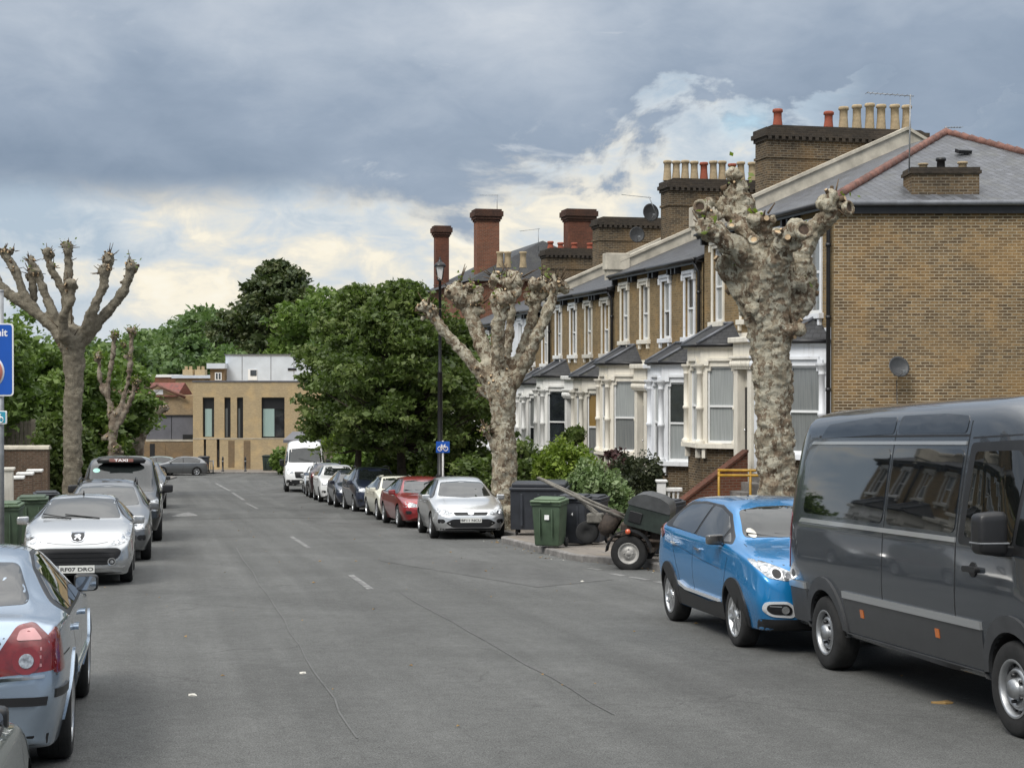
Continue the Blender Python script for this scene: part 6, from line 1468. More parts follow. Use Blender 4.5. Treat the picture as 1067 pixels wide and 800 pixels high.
def leafy_tree(loc,H,crown_z,crown_r,label,leafmat,n_cl,per,size,seed,trunk_r=.2,cl_r=.75,shape='round',group=None,name='leafy_tree',down=.25,bark='bark_dark',flat=.6,layer=.0,gaps=0.0,shoots=0):
    """trunk with limbs and a crown of leaf clumps; crown_z (bottom, top) above the base, crown_r horizontal radii"""
    rnd=random.Random(seed); root=empty(name,loc,0,label,'tree',group); L=Leaves(seed); z0,z1=crown_z; m=MB()
    lean=Vector((rnd.uniform(-.3,.3),rnd.uniform(-.3,.3),0)); top=z0+(z1-z0)*.78
    tr=[Vector((0,0,-.2)),Vector((0,0,.25)),Vector((0,0,z0*.5))+lean*.2,Vector((0,0,z0))+lean*.5,Vector((0,0,(z0+top)/2))+lean,Vector((0,0,top))+lean*1.2]
    m.tube(catmull(tr,4),[trunk_r*(1.35-1.15*(i/20.0)**.9) if i>1 else trunk_r*1.6-i*.1*trunk_r for i in range(21)],9)
    cls=[]
    for i in range(n_cl):
        for _ in range(60):
            d=Vector((rnd.gauss(0,1),rnd.gauss(0,1),rnd.gauss(0,1))).normalized(); q=rnd.random()**.38
            t=(d.z*q+1)/2
            if shape=='cone': w=max(.08,1-t)**.8*1.15
            elif shape=='drop': w=math.sin(math.pi*min(1,(.06+t*.94))**.72)**.75
            else: w=1.0
            if shape=='round': p=Vector((d.x*q*crown_r,d.y*q*crown_r,z0+(z1-z0)*t))
            else:
                a=rnd.random()*2*math.pi; rr=crown_r*w*rnd.random()**.4; t=rnd.random()**(1.3 if shape=='cone' else 1); w=(max(.04,1-t)**.85 if shape=='cone' else math.sin(math.pi*min(1,(.07+t*.93))**.72)**.75); rr=crown_r*w*rnd.random()**.42
                p=Vector((math.cos(a)*rr,math.sin(a)*rr,z0+(z1-z0)*t))
            nz=noise.noise(Vector(p)*.55+Vector((seed*3.1,0,0)))
            if nz>-.25+gaps: break
        p=p*(1+.0)+Vector((0,0,0)); bump=1+.22*noise.noise(Vector((p.x,p.y,p.z))*.9+Vector((seed,seed,0)))
        p=Vector((p.x*bump,p.y*bump,p.z)); cls.append(p)
        r_=cl_r*rnd.uniform(.6,1.35); L.cluster(p,(r_,r_,r_*(.55-layer*.3)),int(per*rnd.uniform(.6,1.2)),size,rnd.random()**1.2,flat,down)
        if i%3==0:
            s_=tr[3].lerp(tr[5],min(1,max(0,(p.z-z0)/(top-z0+.01)-.25))); mid=s_.lerp(p,.5)+Vector((0,0,-.1*(p-s_).length if down>.2 else .1*(p-s_).length)); m.tube([s_,mid,p],[trunk_r*.28,trunk_r*.15,trunk_r*.05],5)
    for i in range(int(shoots)):
        a=rnd.random()*6.283; rr=crown_r*rnd.random()**.6*.75; zz=z0+(z1-z0)*(.97-.42*(rr/crown_r)**1.6); b_=Vector((math.cos(a)*rr,math.sin(a)*rr,zz-.5)); h_=rnd.uniform(.5,1.15)
        tip=b_+Vector((rnd.gauss(0,.15),rnd.gauss(0,.15),h_)); m.tube([b_,tip],[.012,.004],4)
        for q in range(7): L.cluster(b_.lerp(tip,q/6),(.12,.12,.10),int(6+6*(1-q/6)),size*.95,.75,.6,.1)
    m.build('trunk',M[bark],root); c=L.build('crown',M[leafmat],root); 
    return root
def shrub(loc,rad,label,leafmat,n_cl,per,size,seed,cat='hedge',name='shrub',group=None,cl_r=.25,box=False):
    rnd=random.Random(seed); root=empty(name,loc,0,label,cat,group); L=Leaves(seed); m=MB(); rx,ry,rz=rad
    for i in range(n_cl):
        d=Vector((rnd.gauss(0,1),rnd.gauss(0,1),rnd.gauss(0,1))).normalized(); q=rnd.random()**.3
        if box: p=Vector((rnd.uniform(-1,1)*rx,rnd.uniform(-1,1)*ry,rz+rnd.uniform(-1,1)*rz)); 
        else: p=Vector((d.x*q*rx,d.y*q*ry,rz+d.z*q*rz))
        p=p*(1+.14*noise.noise(p*1.7+Vector((seed,0,0)))); r_=cl_r*rnd.uniform(.6,1.4); L.cluster(p,(r_,r_,r_),int(per*rnd.uniform(.7,1.3)),size,rnd.random(),.8,0)
        if i%4==0: m.tube([(p.x*.15,p.y*.15,0),(p.x*.6,p.y*.6,p.z*.6),p],[.03,.02,.008],5)
    m.build('stems',M['bark_dark'],root); L.build('foliage',M[leafmat],root); return root
# ---- the three big pollarded planes
pollard(22.75,(808,600),[
 [(806,640,27),(807,600,22),(809,540,20.5),(808,470,20),(806,420,20),(804,370,21.5),(803,335,26),(798,300,32),(796,275,27)],
 [(803,330,22),(826,318,20,.1),(836,285,17,.15),(836,262,14,.15),(851,238,11,.1),(866,222,10.5,-.1)],
 [(830,318,18),(838,300,17,.2),(842,285,15,.3)],
 [(797,290,22),(774,268,13,-.25),(750,252,11,-.4),(728,238,9.5,-.5)],
 [(752,252,8,-.3),(743,236,8,0),(735,217,8.5,.2)],
 [(785,310,20),(768,292,14,.1),(757,278,12,.1)],
 [(795,280,22),(784,245,15,.3),(777,215,14,.35),(772,196,13,.35)],
 [(800,290,20,-.2),(806,268,13,-.5),(814,252,11,-.7),(819,243,11,-.85)],
 [(790,270,15),(795,248,11,-.2),(788,230,9,-.3)],
 [(784,250,9),(766,228,8,.25),(757,212,7,.3)]],
 'big plane tree with thick knobbly sawn-off limbs standing behind the bright blue crossover',M['bark_plane'],.028,.055,
 knobs=[(734,214,10,.2),(771,189,16,.35),(757,210,8,.3),(866,212,15,-.1),(728,240,11,-.5),(790,232,14,-.3),(745,225,10,.2),(815,258,12,-.7),(760,278,13,0),(832,300,18,.1),(785,325,16,-.2),(822,345,12,-.2)],
 cuts=[(729,216,8.5,R(-100),R(10),-.05,True),(880,219,8.5,R(-50),R(10),-.30,True),(822,247,10,R(-85),R(20),-1.15,True),(757,238,5,R(-90),R(40),-.5,False),(801,246,6,R(-80),R(50),-.75,False),(777,254,6,R(-110),R(30),-.75,False)],
 sprouts=16,twigs=38,seed=3,ring=.010,slim=.95,limb=.92)
pollard(40,(528,556),[
 [(528,566,21),(528,545,17),(526,500,15.5),(525,460,14.5),(524,430,15),(523,408,19),(521,395,17)],
 [(518,405,13),(500,388,10),(482,366,8),(466,348,7),(453,334,7),(447,322,6)],
 [(516,395,13),(504,365,11,.3),(496,340,10,.5),(484,318,9,.6),(475,302,8,.6)],
 [(521,392,13),(519,360,10,-.3),(521,330,9.5,-.5),(527,308,9,-.5)],
 [(528,398,13),(541,372,9,.2),(553,340,8.5,.3),(560,312,8,.3),(570,296,7,.2)],
 [(532,402,12),(548,378,9,-.3),(562,345,8,-.5),(576,310,7,-.5),(580,297,7,-.5)],
 [(522,385,9),(531,350,7,.6),(533,318,6,.7),(536,292,6,.7)],
 [(523,420,12),(505,405,11,.1)],[(525,470,12),(513,462,6,-.2),(506,448,4,-.3)]],
 'mid-street pollarded plane tree with pale mottled trunk, right behind the silver hatchback',M['bark_plane'],.045,.05,
 knobs=[(446,322,11),(448,330,9),(474,303,16,.6),(484,312,12,.6),(527,306,16,-.5),(522,318,11,-.4),(565,298,15,.2),(580,298,12,-.5),(536,290,14,.7),(497,318,11,.5),(518,290,11,.3),(490,302,11,.6),(553,308,10,.3),(515,402,12),(506,448,7,-.3)],
 sprouts=40,twigs=260,seed=5,ring=.010,slim=.86,limb=.80)
pollard(50,(75,520),[
 [(74,540,15),(75,505,10.5),(76,440,10),(77,390,10.5),(76,368,13),(75,352,17)],
 [(68,356,9),(52,338,7.5),(25,317,6.5),(3,301,6),(-6,285,5.5),(-9,270,5.5)],
 [(46,332,6),(30,314,5.5),(24,303,5.5),(17,284,5.5),(10,272,5.5),(3,262,5)],
 [(66,348,8),(60,335,6.5),(46,305,5.5),(40,286,5.5),(32,272,5.5)],
 [(30,318,4,.4),(31,305,4.5,.4),(30,292,5,.4),(28,284,5,.4)],
 [(66,338,6,.4),(62,305,4.5,.5),(50,281,5,.5),(45,266,5,.5)],
 [(71,350,8,.2),(69,325,6,.2),(69,297,5,.2),(70,274,5,.2),(69,256,5,.2)],
 [(72,352,7,-.5),(74,330,5.5,-.8),(83,318,5,-1),(83,303,6,-1)],
 [(82,350,7,.5),(89,325,5,.6),(101,301,5,.6),(107,278,5.5,.6),(109,266,6,.6)],
 [(84,352,8),(92,344,7,-.2),(103,317,5.5,-.3),(111,296,5.5,-.3),(112,280,6,-.3)],
 [(88,354,9),(99,340,7),(122,313,6),(133,295,6),(137,276,6)]],
 'tall pale pollarded plane tree with ten knuckled limbs against the sky on the left',M['bark_grey'],.055,.05,
 knobs=[(2,262,7),(13,262,5),(32,273,6.5),(38,284,6),(28,284,6,.4),(45,264,7,.5),(51,277,5,.5),(69,257,7,.2),(70,272,5,.2),(83,300,9,-1),(108,268,8.5,.6),(110,284,7,-.3),(137,277,8,0),(133,292,6,0),(-9,270,7),(15,280,6)],
 sprouts=10,twigs=170,seed=8,slim=.92,limb=.86)
pollard(80,(143,520),[[(143,530,8),(143,480,7),(145,455,7),(146,440,9)],[(144,448,7),(134,428,5.5),(129,408,5)],[(147,446,6),(150,425,5),(151,405,5)],[(150,450,6),(160,435,5),(170,425,5)],[(146,440,5),(140,420,4)]],
 'dark knobbly small pollard tree before the gabled brick house',M['bark_far'],.09,.07,knobs=[(129,405,8),(151,403,8),(170,424,7),(140,415,8),(148,428,9),(158,412,6),(146,445,9)],sprouts=6,twigs=80,seed=11)
pollard(70,(117,530),[[(117,535,6),(117,490,5),(118,455,5),(119,430,5)],[(118,440,4),(112,410,3),(116,380,3),(120,350,3)],[(120,440,4),(130,410,3),(135,385,3),(138,345,3)],[(122,445,3.5),(133,425,2.8),(142,400,2.8)],[(117,425,3.5),(105,400,2.8),(103,372,2.8)]],
 'slim pollard with leafy shoots just right of the tall pale pollard trunk',M['bark_far'],.08,.07,knobs=[(120,350,5),(138,346,6),(142,399,5),(103,372,5),(128,360,4),(112,455,7),(122,470,7),(134,372,5)],sprouts=150,twigs=90,seed=12)
# ---- street trees in leaf beyond the middle pollard
def gtree(px,Y,top,bot,rad,label,mat,ncl,per,size,seed,**k):
    g=ground(Y)+.1; b=Vector((gx(px,Y),Y,g)); z1=at(0,top,Y).z-g; z0=at(0,bot,Y).z-g
    return leafy_tree(b,z1,(z0,z1),rad,label,mat,ncl,per,size,seed,**k)
gtree(420,56.7,297,466,3.25,'dark green lime tree over the red saloon, nearer of the two big street limes','leaf_lime',400,150,.088,21,trunk_r=.22,cl_r=.6,shape='drop',name='lime_tree',down=.5,layer=.55,flat=.5,gaps=.0,shoots=40)
gtree(371,70,302,468,2.8,'dark green lime tree behind the white crossover, farther of the two big street limes','leaf_lime',340,140,.10,22,trunk_r=.22,cl_r=.66,shape='drop',name='lime_tree',down=.5,layer=.55,flat=.5,gaps=.0,shoots=40)
gtree(472,62,335,480,2.6,'lime tree half hidden behind the middle pollard and the lamp post','leaf_lime',170,90,.125,23,trunk_r=.18,cl_r=.62,shape='drop',name='lime_tree',down=.5,layer=.5)
# ---- trees far behind the brick building
FAR='trees behind the brick building'
gtree(291,185,276,410,7.4,'tall dark evergreen rising above the pale roof block','leaf_dark',300,120,.3,31,trunk_r=.5,cl_r=1.7,shape='drop',name='evergreen_tree',group=FAR,down=.1,layer=.3)
gtree(262,190,318,400,5.5,'dark lower evergreen shoulder left of the tall evergreen','leaf_dark',130,100,.32,39,trunk_r=.4,cl_r=1.6,shape='round',name='evergreen_tree',group=FAR,down=.1)
gtree(222,205,322,402,7.5,'broad fresh green tree left of the dark evergreen','leaf_far',150,110,.38,32,trunk_r=.4,cl_r=2.0,name='far_tree',group=FAR)
gtree(186,225,340,402,8.0,'pale green rounded tree in the middle of the skyline dip','leaf_far',130,110,.4,33,trunk_r=.4,cl_r=2.2,name='far_tree',group=FAR)
gtree(150,210,352,410,7.5,'pale green tree above the red tiled gable roof','leaf_far',120,110,.38,34,trunk_r=.4,cl_r=2.0,name='far_tree',group=FAR)
gtree(205,165,355,420,6,'bushy green tree directly behind the chimneyed low roofs','leaf_far',110,100,.32,35,trunk_r=.3,cl_r=1.6,name='far_tree',group=FAR)
gtree(335,175,300,420,5.5,'fresh green tree right of the tall evergreen','leaf_mid',120,100,.28,36,trunk_r=.3,cl_r=1.6,name='far_tree',group=FAR)
gtree(110,200,352,420,8.5,'green tree mass behind the slim pollard','leaf_far',120,100,.38,37,trunk_r=.4,cl_r=2.0,name='far_tree',group=FAR)
gtree(400,150,330,430,7,'green tree showing behind the right lime','leaf_far',120,60,.45,38,trunk_r=.3,cl_r=1.7,name='far_tree',group=FAR)
gtree(470,140,340,440,6,'green tree filling the gap beside the red brick house','leaf_far',100,60,.45,30,trunk_r=.3,cl_r=1.7,name='far_tree',group=FAR)
gtree(375,100,420,482,2.6,'light green bush-like tree between the lime trunks','leaf_hedge',90,55,.2,40,trunk_r=.15,cl_r=.8,name='small_tree',down=.2)
gtree(450,95,430,482,2.4,'dark bush-like tree left of the cycle sign','leaf_mid',80,55,.2,43,trunk_r=.15,cl_r=.8,name='small_tree',down=.2)
# ---- garden trees on the left
LG='garden trees on the left'
gtree(22,72,345,468,3.9,'leafy garden tree behind the fence on the far left','leaf_mid',220,105,.125,41,trunk_r=.2,cl_r=.75,group=LG,name='garden_tree',shape='round',down=.3,gaps=.08)
gtree(-40,60,330,470,3.2,'leafy garden tree partly out of frame behind the blue parking sign','leaf_mid',150,100,.125,42,trunk_r=.2,cl_r=.75,group=LG,name='garden_tree',down=.3,gaps=.08)
gtree(104,76,368,485,3.0,'leafy tree right of the tall pale pollard trunk','leaf_mid',200,100,.13,44,trunk_r=.2,cl_r=.72,group=LG,name='garden_tree',down=.3,gaps=.05)
gtree(62,72,372,480,3.0,'darker leafy tree seen behind the tall pale pollard trunk','leaf_mid',170,90,.13,45,trunk_r=.2,cl_r=.75,group=LG,name='garden_tree',down=.3)
gtree(12,75,312,440,2.6,'wispy loose treetop above the other garden trees','leaf_mid',46,60,.12,46,trunk_r=.16,cl_r=.7,group=LG,name='garden_tree',down=.2,gaps=.2)
def gshrub(px,Y,top,rx,ry,label,mat,ncl,per,size,seed,bot=None,**k):
    g=ground(Y)+.1; z1=at(0,top,Y).z-g; b=Vector((gx(px,Y),Y,g if bot is None else at(0,bot,Y).z)); rz=(z1-(b.z-g))/2
    return shrub(b,(rx,ry,rz),label,mat,ncl,per,size,seed,**k)
gshrub(57,58.5,432,.62,1.0,'dense dark ivy mass left of the tall pale pollard trunk','leaf_lime',160,70,.12,51,cat='ivy',name='ivy_bush',cl_r=.4)
gshrub(66,66,440,1.5,1.2,'dark green undergrowth at the foot of the pale pollard','leaf_lime',140,60,.14,52,cat='bush',name='garden_bush',cl_r=.5)
gshrub(100,72,440,1.4,1.2,'green undergrowth by the kerb right of the pale pollard','leaf_mid',120,60,.15,53,cat='bush',name='garden_bush',cl_r=.5)
# ---- front gardens on the right
gshrub(590,41,456,.88,.85,'rounded bright yellow-green bush behind the green wheelie bin','leaf_hedge',230,70,.055,61,name='garden_hedge',cl_r=.2)
gshrub(621,38,483,.80,.75,'lower pale variegated bush in front of the rounded bright one','leaf_varieg',210,70,.05,62,name='garden_hedge',cl_r=.17)
gshrub(662,44,474,.95,.9,'dark dull shrub between the pale bush and the red brick steps','leaf_dusk',170,60,.055,63,name='garden_shrub',cl_r=.22)
gshrub(640,50,468,.7,.7,'small red-leaved shrub under the bay window sill','leaf_red',80,50,.06,64,name='garden_shrub',cl_r=.22)
gshrub(549,47,462,.75,.8,'dark green garden shrub right of the middle pollard trunk','leaf_lime',130,60,.07,65,name='garden_shrub',cl_r=.25)
gshrub(497,50,474,.95,.9,'dark green clipped bush left of the middle pollard trunk','leaf_lime',150,60,.075,66,name='garden_hedge',cl_r=.25)
gshrub(470,64,470,1.2,1.0,'dark hedge behind the cycle sign post','leaf_lime',120,60,.1,67,name='garden_hedge',cl_r=.35)
topiary=gshrub(598,56,446,.35,.35,'small round topiary ball beside the cream bay columns','leaf_lime',60,60,.06,68,name='topiary',cl_r=.14,bot=462)
gshrub(305,118,470,1.5,1.0,'green bush at the right foot of the far brick building','leaf_mid',80,60,.2,69,name='garden_shrub',cl_r=.5)
gshrub(430,72,468,2.4,1.0,'low dark hedge behind the parked cars under the limes','leaf_lime',140,60,.12,70,name='garden_hedge',cl_r=.4)
gshrub(390,84,466,2.4,1.0,'low green hedge behind the white crossover','leaf_mid',140,60,.14,71,name='garden_hedge',cl_r=.4)
m=MB(); zz=ground(56)+.1-topiary.location.z; m.tube([(0,0,.3),(0,0,zz+.35)],.035,8); m.build('stem',M['bark_dark'],topiary); m=MB(); m.lathe([(.14,zz),(.2,zz+.4),(.22,zz+.42),(.18,zz+.42),(.0,zz+.38)],14); m.build('pot',M['potred'],topiary)
# ---------------------------------------------------------------- far buildings
def front_box(x0,x1,y0,y1,z0,z1,mat,name,parent=None): m=MB(); m.box(x0,x1,y0,y1,z0,z1); return m.build(name,mat,parent)
def far_building():
    Y=126.0; g=ground(Y); root=empty('modern_brick_building',(gx(201,Y),Y,g),R(2),'modern buff brick building with tall dark window slots closing the street end','building')
    k=Y/F; X=lambda px:(px-201)*k; Z=lambda py:(HZ-py)*k-g
    H=[(211,223,414,455.5),(233.5,240,414,456),(246.5,253,414,456.5),(272,296,414,456.5),(212,214.5,457.5,478),(225.5,228.5,457.5,487)]
    m=MB(); holes=[(X(a),X(b),Z(d),Z(c)) for a,b,c,d in H]
    wall_holes(m,0,X(350),-.4,Z(398),holes,0,.35,lambda p:Vector((p[0],-p[1],p[2])))
    for i in range(len(m.f)): m.f[i]=m.f[i][::-1]
    m.box(0,.02,.3,10,-.4,Z(398)); m.box(0,X(350),9.9,10,-.4,Z(398)); m.box(0,X(350),.36,10,Z(398)-.3,Z(398)-.02)
    m.build('wall',M['brickbuff'],root)
    for i,(a,b,c,d) in enumerate(H):
        w=MB(); w.box(X(a),X(b),.30,.36,Z(d),Z(c)); w.mi=0
        f=w.build('window',M['cartrim'],root)
        if i in (0,3):
            p=MB(); 
            x0,x1=(X(213),X(220)) if i==0 else (X(273.2),X(285)); z0,z1=(Z(455),Z(426)) ; p.box(x0,x1,.27,.299,z0,z1); p.build('pane',M['glassteal'],f)
            q=MB(); x0,x1=(X(220.5),X(222.6)) if i==0 else (X(286),X(295.2)); q.box(x0,x1,.27,.299,z0,z1); q.build('pane',M['glassdark'],f)
        else:
            p=MB(); p.box(X(a)+.05,X(a)+(X(b)-X(a))*.45,.27,.299,Z(d)+.05,Z(c)-.9); p.build('pane',M['glassmid'],f)
    for a,b,c,d in ((237.5,244,459,487),(253.5,260.5,459,488)): front_box(X(a),X(b),-.015,.0,Z(d),Z(c),M['brickbuffdark'],'brick_panel',root)
    front_box(-.02,X(350),-.03,-.001,Z(457.3),Z(456.6),M['render'],'string_course',root); front_box(-.06,X(350)+.1,-.06,.4,Z(398)+.001,Z(396.6),M['zinc'],'coping',root)
    return root
far_building()
def roof_block():
    Y=133.0; g=ground(Y); k=Y/F; root=empty('rooftop_block',(gx(235,Y),Y,g),0,'pale grey clad flat roofed block rising behind the buff brick building','building'); X=lambda px:(px-235)*k; Z=lambda py:(HZ-py)*k-g
    front_box(0,X(332),0,6,0,Z(370),M['cladwhite'],'wall',root); front_box(-.1,X(332)+.1,-.1,6.1,Z(370),Z(369),M['zinc'],'coping',root)
    w=front_box(X(258.5),X(268),-.05,-.002,Z(396),Z(384.5),M['frame'],'window',root); front_box(X(261),X(267.5),-.08,-.051,Z(391.5),Z(385.5),M['glassdark'],'pane',w)
    for px in (252,282,306): front_box(X(px),X(px)+.05,-.012,-.001,Z(396),Z(371),M['zinc'],'panel_joint',root)
    front_box(X(300),X(309),-.05,-.002,Z(386),Z(383.5),M['cartrim'],'vent',root)
roof_block()
def low_buildings():
    Y=129.0; g=ground(Y); k=Y/F
    root=empty('gabled_brick_house',(gx(120,Y),Y,g),0,'low brick house with red tiled roof and a pale gable left of the buff building','house'); X=lambda px:(px-120)*k; Z=lambda py:(HZ-py)*k-g
    m=MB(); m.box(X(96),X(202),0,6,-.4,Z(412)); m.prism([(X(140),Z(412)),(X(165),Z(401)),(X(192),Z(412))],'y',-.02,.3); m.build('wall',M['brickbuffold'],root)
    m=MB(); m.prism([(-.3,Z(413)),(3,Z(399)),(6.3,Z(413))],'x',X(96),X(185)); rf=m.build('roof',M['tilered'],root)
    m=MB(); 
    for a,b in (((139,414),(165,401.0)),((165,401.0),(194,414))):
        A=Vector((X(a[0]),-.35,Z(a[1])));B=Vector((X(b[0]),-.35,Z(b[1]))); m.tube([A,B],.13,6)
    m.build('bargeboard',M['ridge'],root)
    w=front_box(X(160),X(170),-.06,-.021,Z(411),Z(406),M['frame'],'window',root)
    r2=empty('grey_clad_extension',(gx(152,Y-1.2),Y-1.2,g),0,'grey zinc clad box projecting between the pollards and the buff building','building'); X2=lambda px:(px-152)*k
    front_box(X2(152),X2(201),0,1.4,Z(457),Z(433),M['zinc'],'wall',r2); front_box(X2(150),X2(202),-.1,1.5,Z(433),Z(432),M['cartrim'],'coping',r2); front_box(X2(190),X2(202),-.04,-.002,Z(460),Z(452),M['cartrim'],'vent',r2); front_box(X2(178),X2(178.6),-.02,-.001,Z(457),Z(433),M['cartrim'],'panel_joint',r2)
    front_box(X2(152),X2(202),-.1,1.0,Z(459),Z(457.2),M['render'],'ledge',r2)
    r3=empty('yard_wall',(gx(90,Y-2),Y-2,g),0,'buff brick yard wall with brown panels under the grey clad box','wall'); X3=lambda px:(px-90)*k; m=MB(); m.box(0,X3(201),0,.3,-.4,Z(459.5)); m.build('wall',M['brickbuffdark'],r3)
    for a,b in ((162,171),(128,140)): front_box(X3(a),X3(b),-.03,-.001,Z(490),Z(462),M['brickbuffdark'],'gate_panel',r3)
    front_box(X3(155),X3(160),-.03,-.001,Z(490),Z(461),M['cartrim'],'door',r3)
    r4=empty('flat_roofed_building',(gx(136,Y+14),Y+14,g),0,'distant flat roofed brown building with white parapet behind the red tiled roof','building'); k4=(Y+14)/F; X4=lambda px:(px-136)*k4; Z4=lambda py:(HZ-py)*k4-g
    front_box(0,X4(186),0,6,0,Z4(393),M['brickred'],'wall',r4); front_box(-.1,X4(186),-.1,6.1,Z4(393),Z4(390.5),M['stuccow'],'parapet',r4)
    r5=empty('low_roof_building',(gx(183,Y+9),Y+9,g),0,'low grey roofed brick building with two chimneys left of the pale roof block','building'); k5=(Y+9)/F; X5=lambda px:(px-183)*k5; Z5=lambda py:(HZ-py)*k5-g
    front_box(0,X5(222),0,5,0,Z5(394),M['brickbuff'],'wall',r5); front_box(-.3,X5(222),-.3,5.3,Z5(394),Z5(391),M['cladwhite'],'roof',r5)
    for px in (193,206): 
        c=front_box(X5(px)-.45,X5(px)+.45,1,2,Z5(391),Z5(385),M['brickbuff'],'chimney_stack',r5); 
        for dx in (-.2,.2): front_box(X5(px)+dx-.12,X5(px)+dx+.12,1.3,1.6,Z5(385),Z5(381.5),M['pot'],'chimney_pot',c)
    w=front_box(X5(192.5),X5(200),-.05,-.002,Z5(417),Z5(410.5),M['frame'],'window',r5); front_box(X5(193.5),X5(199),-.07,-.051,Z5(416),Z5(412),M['glassdark'],'pane',w)
    r6=empty('white_dormer',(gx(216,Y+3),Y+3,g),0,'little white roofed dormer beside the pale roof block','building'); k6=(Y+3)/F; X6=lambda px:(px-216)*k6; Z6=lambda py:(HZ-py)*k6-g
    front_box(X6(219),X6(234),0,2,Z6(400),Z6(384),M['brickbuffdark'],'wall',r6); front_box(0,X6(235),-.3,2.3,Z6(384),Z6(378.5),M['cladwhite'],'roof',r6); w=front_box(X6(224),X6(231),-.05,-.001,Z6(396),Z6(388),M['frame'],'window',r6); front_box(X6(225),X6(227),-.07,-.051,Z6(395),Z6(389),M['glassdark'],'pane',w); front_box(X6(228),X6(230),-.07,-.051,Z6(395),Z6(389),M['glassdark'],'pane',w)
low_buildings()
def outhouse():
    Y=112; g=ground(Y); k=Y/F; root=empty('timber_outhouse',(gx(318,Y),Y,g),0,'low dark roofed timber shed between the brick building and the limes','shed'); X=lambda px:(px-318)*k; Z=lambda py:(HZ-py)*k-g
    front_box(X(300),X(354),0,4,-.3,Z(460),M['wood'],'wall',root); m=MB(); m.prism([(-.5,Z(461)),(-.5,Z(458)),(4.3,Z(452)),(4.3,Z(455))],'x',X(296),X(350)); m.build('roof',M['zinc'],root)
outhouse()
# ---------------------------------------------------------------- bins
def wheelie(px,Y,label,mat,lid=None,yaw=0,h=1.06,w=.58,d=.72,base=.12,num=None,group='wheelie bins',X=None,sticker=None):
    loc=Vector((gx(px,Y) if X is None else X,Y,ground(Y)+base)); root=empty('wheelie_bin',loc,R(yaw),label,'bin',group)
    hb=h*.87; m=MB()
    b0=[(-w*.40,-d*.34),(w*.40,-d*.34),(w*.40,d*.40),(-w*.40,d*.40)]; b1=[(-w*.47,-d*.46),(w*.47,-d*.46),(w*.47,d*.44),(-w*.47,d*.44)]
    bm=bmesh.new(); V=[bm.verts.new((x,y,.05)) for x,y in b0]+[bm.verts.new((x,y,hb)) for x,y in b1]
    for f in ((3,2,1,0),(4,5,6,7),(0,1,5,4),(1,2,6,5),(2,3,7,6),(3,0,4,7)): bm.faces.new([V[i] for i in f])
    bmesh.ops.bevel(bm,geom=[e for e in bm.edges],offset=.035,segments=3,profile=.5,affect='EDGES'); bm.verts.index_update()
    m.smooth=True; m.add([v.co.copy() for v in bm.verts],[[v.index for v in f.verts] for f in bm.faces]); bm.free(); m.smooth=False
    m.bbox(-w*.50,w*.50,-d*.49,d*.48,hb-.06,hb+.0,.012)
    for xx in (-w*.2,w*.2): m.bbox(xx-.015,xx+.015,-d*.475,-d*.40,.25,hb-.12,.008)
    m.tube([(-w*.4,d*.50,hb-.02),(w*.4,d*.50,hb-.02)],.018,8)
    o=m.build('body',mat,root,autosmooth=40)
    m=MB(); m.bbox(-w*.51,w*.51,-d*.53,d*.46,hb+.004,hb+.055,.02); m.bbox(-w*.42,w*.42,-d*.44,d*.38,hb+.05,hb+.095,.025); m.bbox(-w*.40,w*.40,d*.44,d*.56,hb+.0,hb+.07,.02); m.bbox(-.12,.12,-d*.58,-d*.52,hb+.01,hb+.045,.01)
    m.build('lid',lid or mat,root)
    wm=None
    for sg in (1,-1):
        q=MB(); q.lathe([(0,-.03),(.09,-.03),(.10,-.02),(.10,.02),(.09,.03),(.05,.034),(0,.034)],16,Matrix.Rotation(R(90)*sg,4,'Y')); o=q.build('wheel',M['tyre'],root); o.location=(sg*(w*.44+.0),d*.34,.0-.0+.10-.0)
    if num: letter(num,root,(0.02,-d*.462,hb*.66),.09,(R(86),0,0),M['signwhite'],name='house_number')
    if sticker:
        q=MB(); q.bbox(-.05,.05,-.006,.0,-.05,.05,.002); s_=q.build('sticker',M['signwhite'],root); s_.location=(sticker[0],-d*.455,sticker[1]); s_.rotation_euler=(R(-4),0,0)
    return root
wheelie(573,32.3,'green wheelie bin with pale lid and white sticker standing at the kerb corner',M['bingreen'],M['bingreenl'],yaw=-16,h=1.10,w=.66,d=.74,sticker=(.02,.66))
wheelie(599,33.2,'charcoal wheelie bin close behind the green one with white number 4',M['bingrey'],yaw=-16,h=1.15,w=.66,num='4')
wheelie(616,33.6,'charcoal wheelie bin beside the drawbar of the trailer, tucked behind the numbered one',M['bingrey'],yaw=-20,h=1.12,w=.66)
wheelie(690,29.7,'dark grey wheelie bin standing behind the green engine cover of the trailer',M['bingrey'],yaw=-30,h=1.15,w=.72)
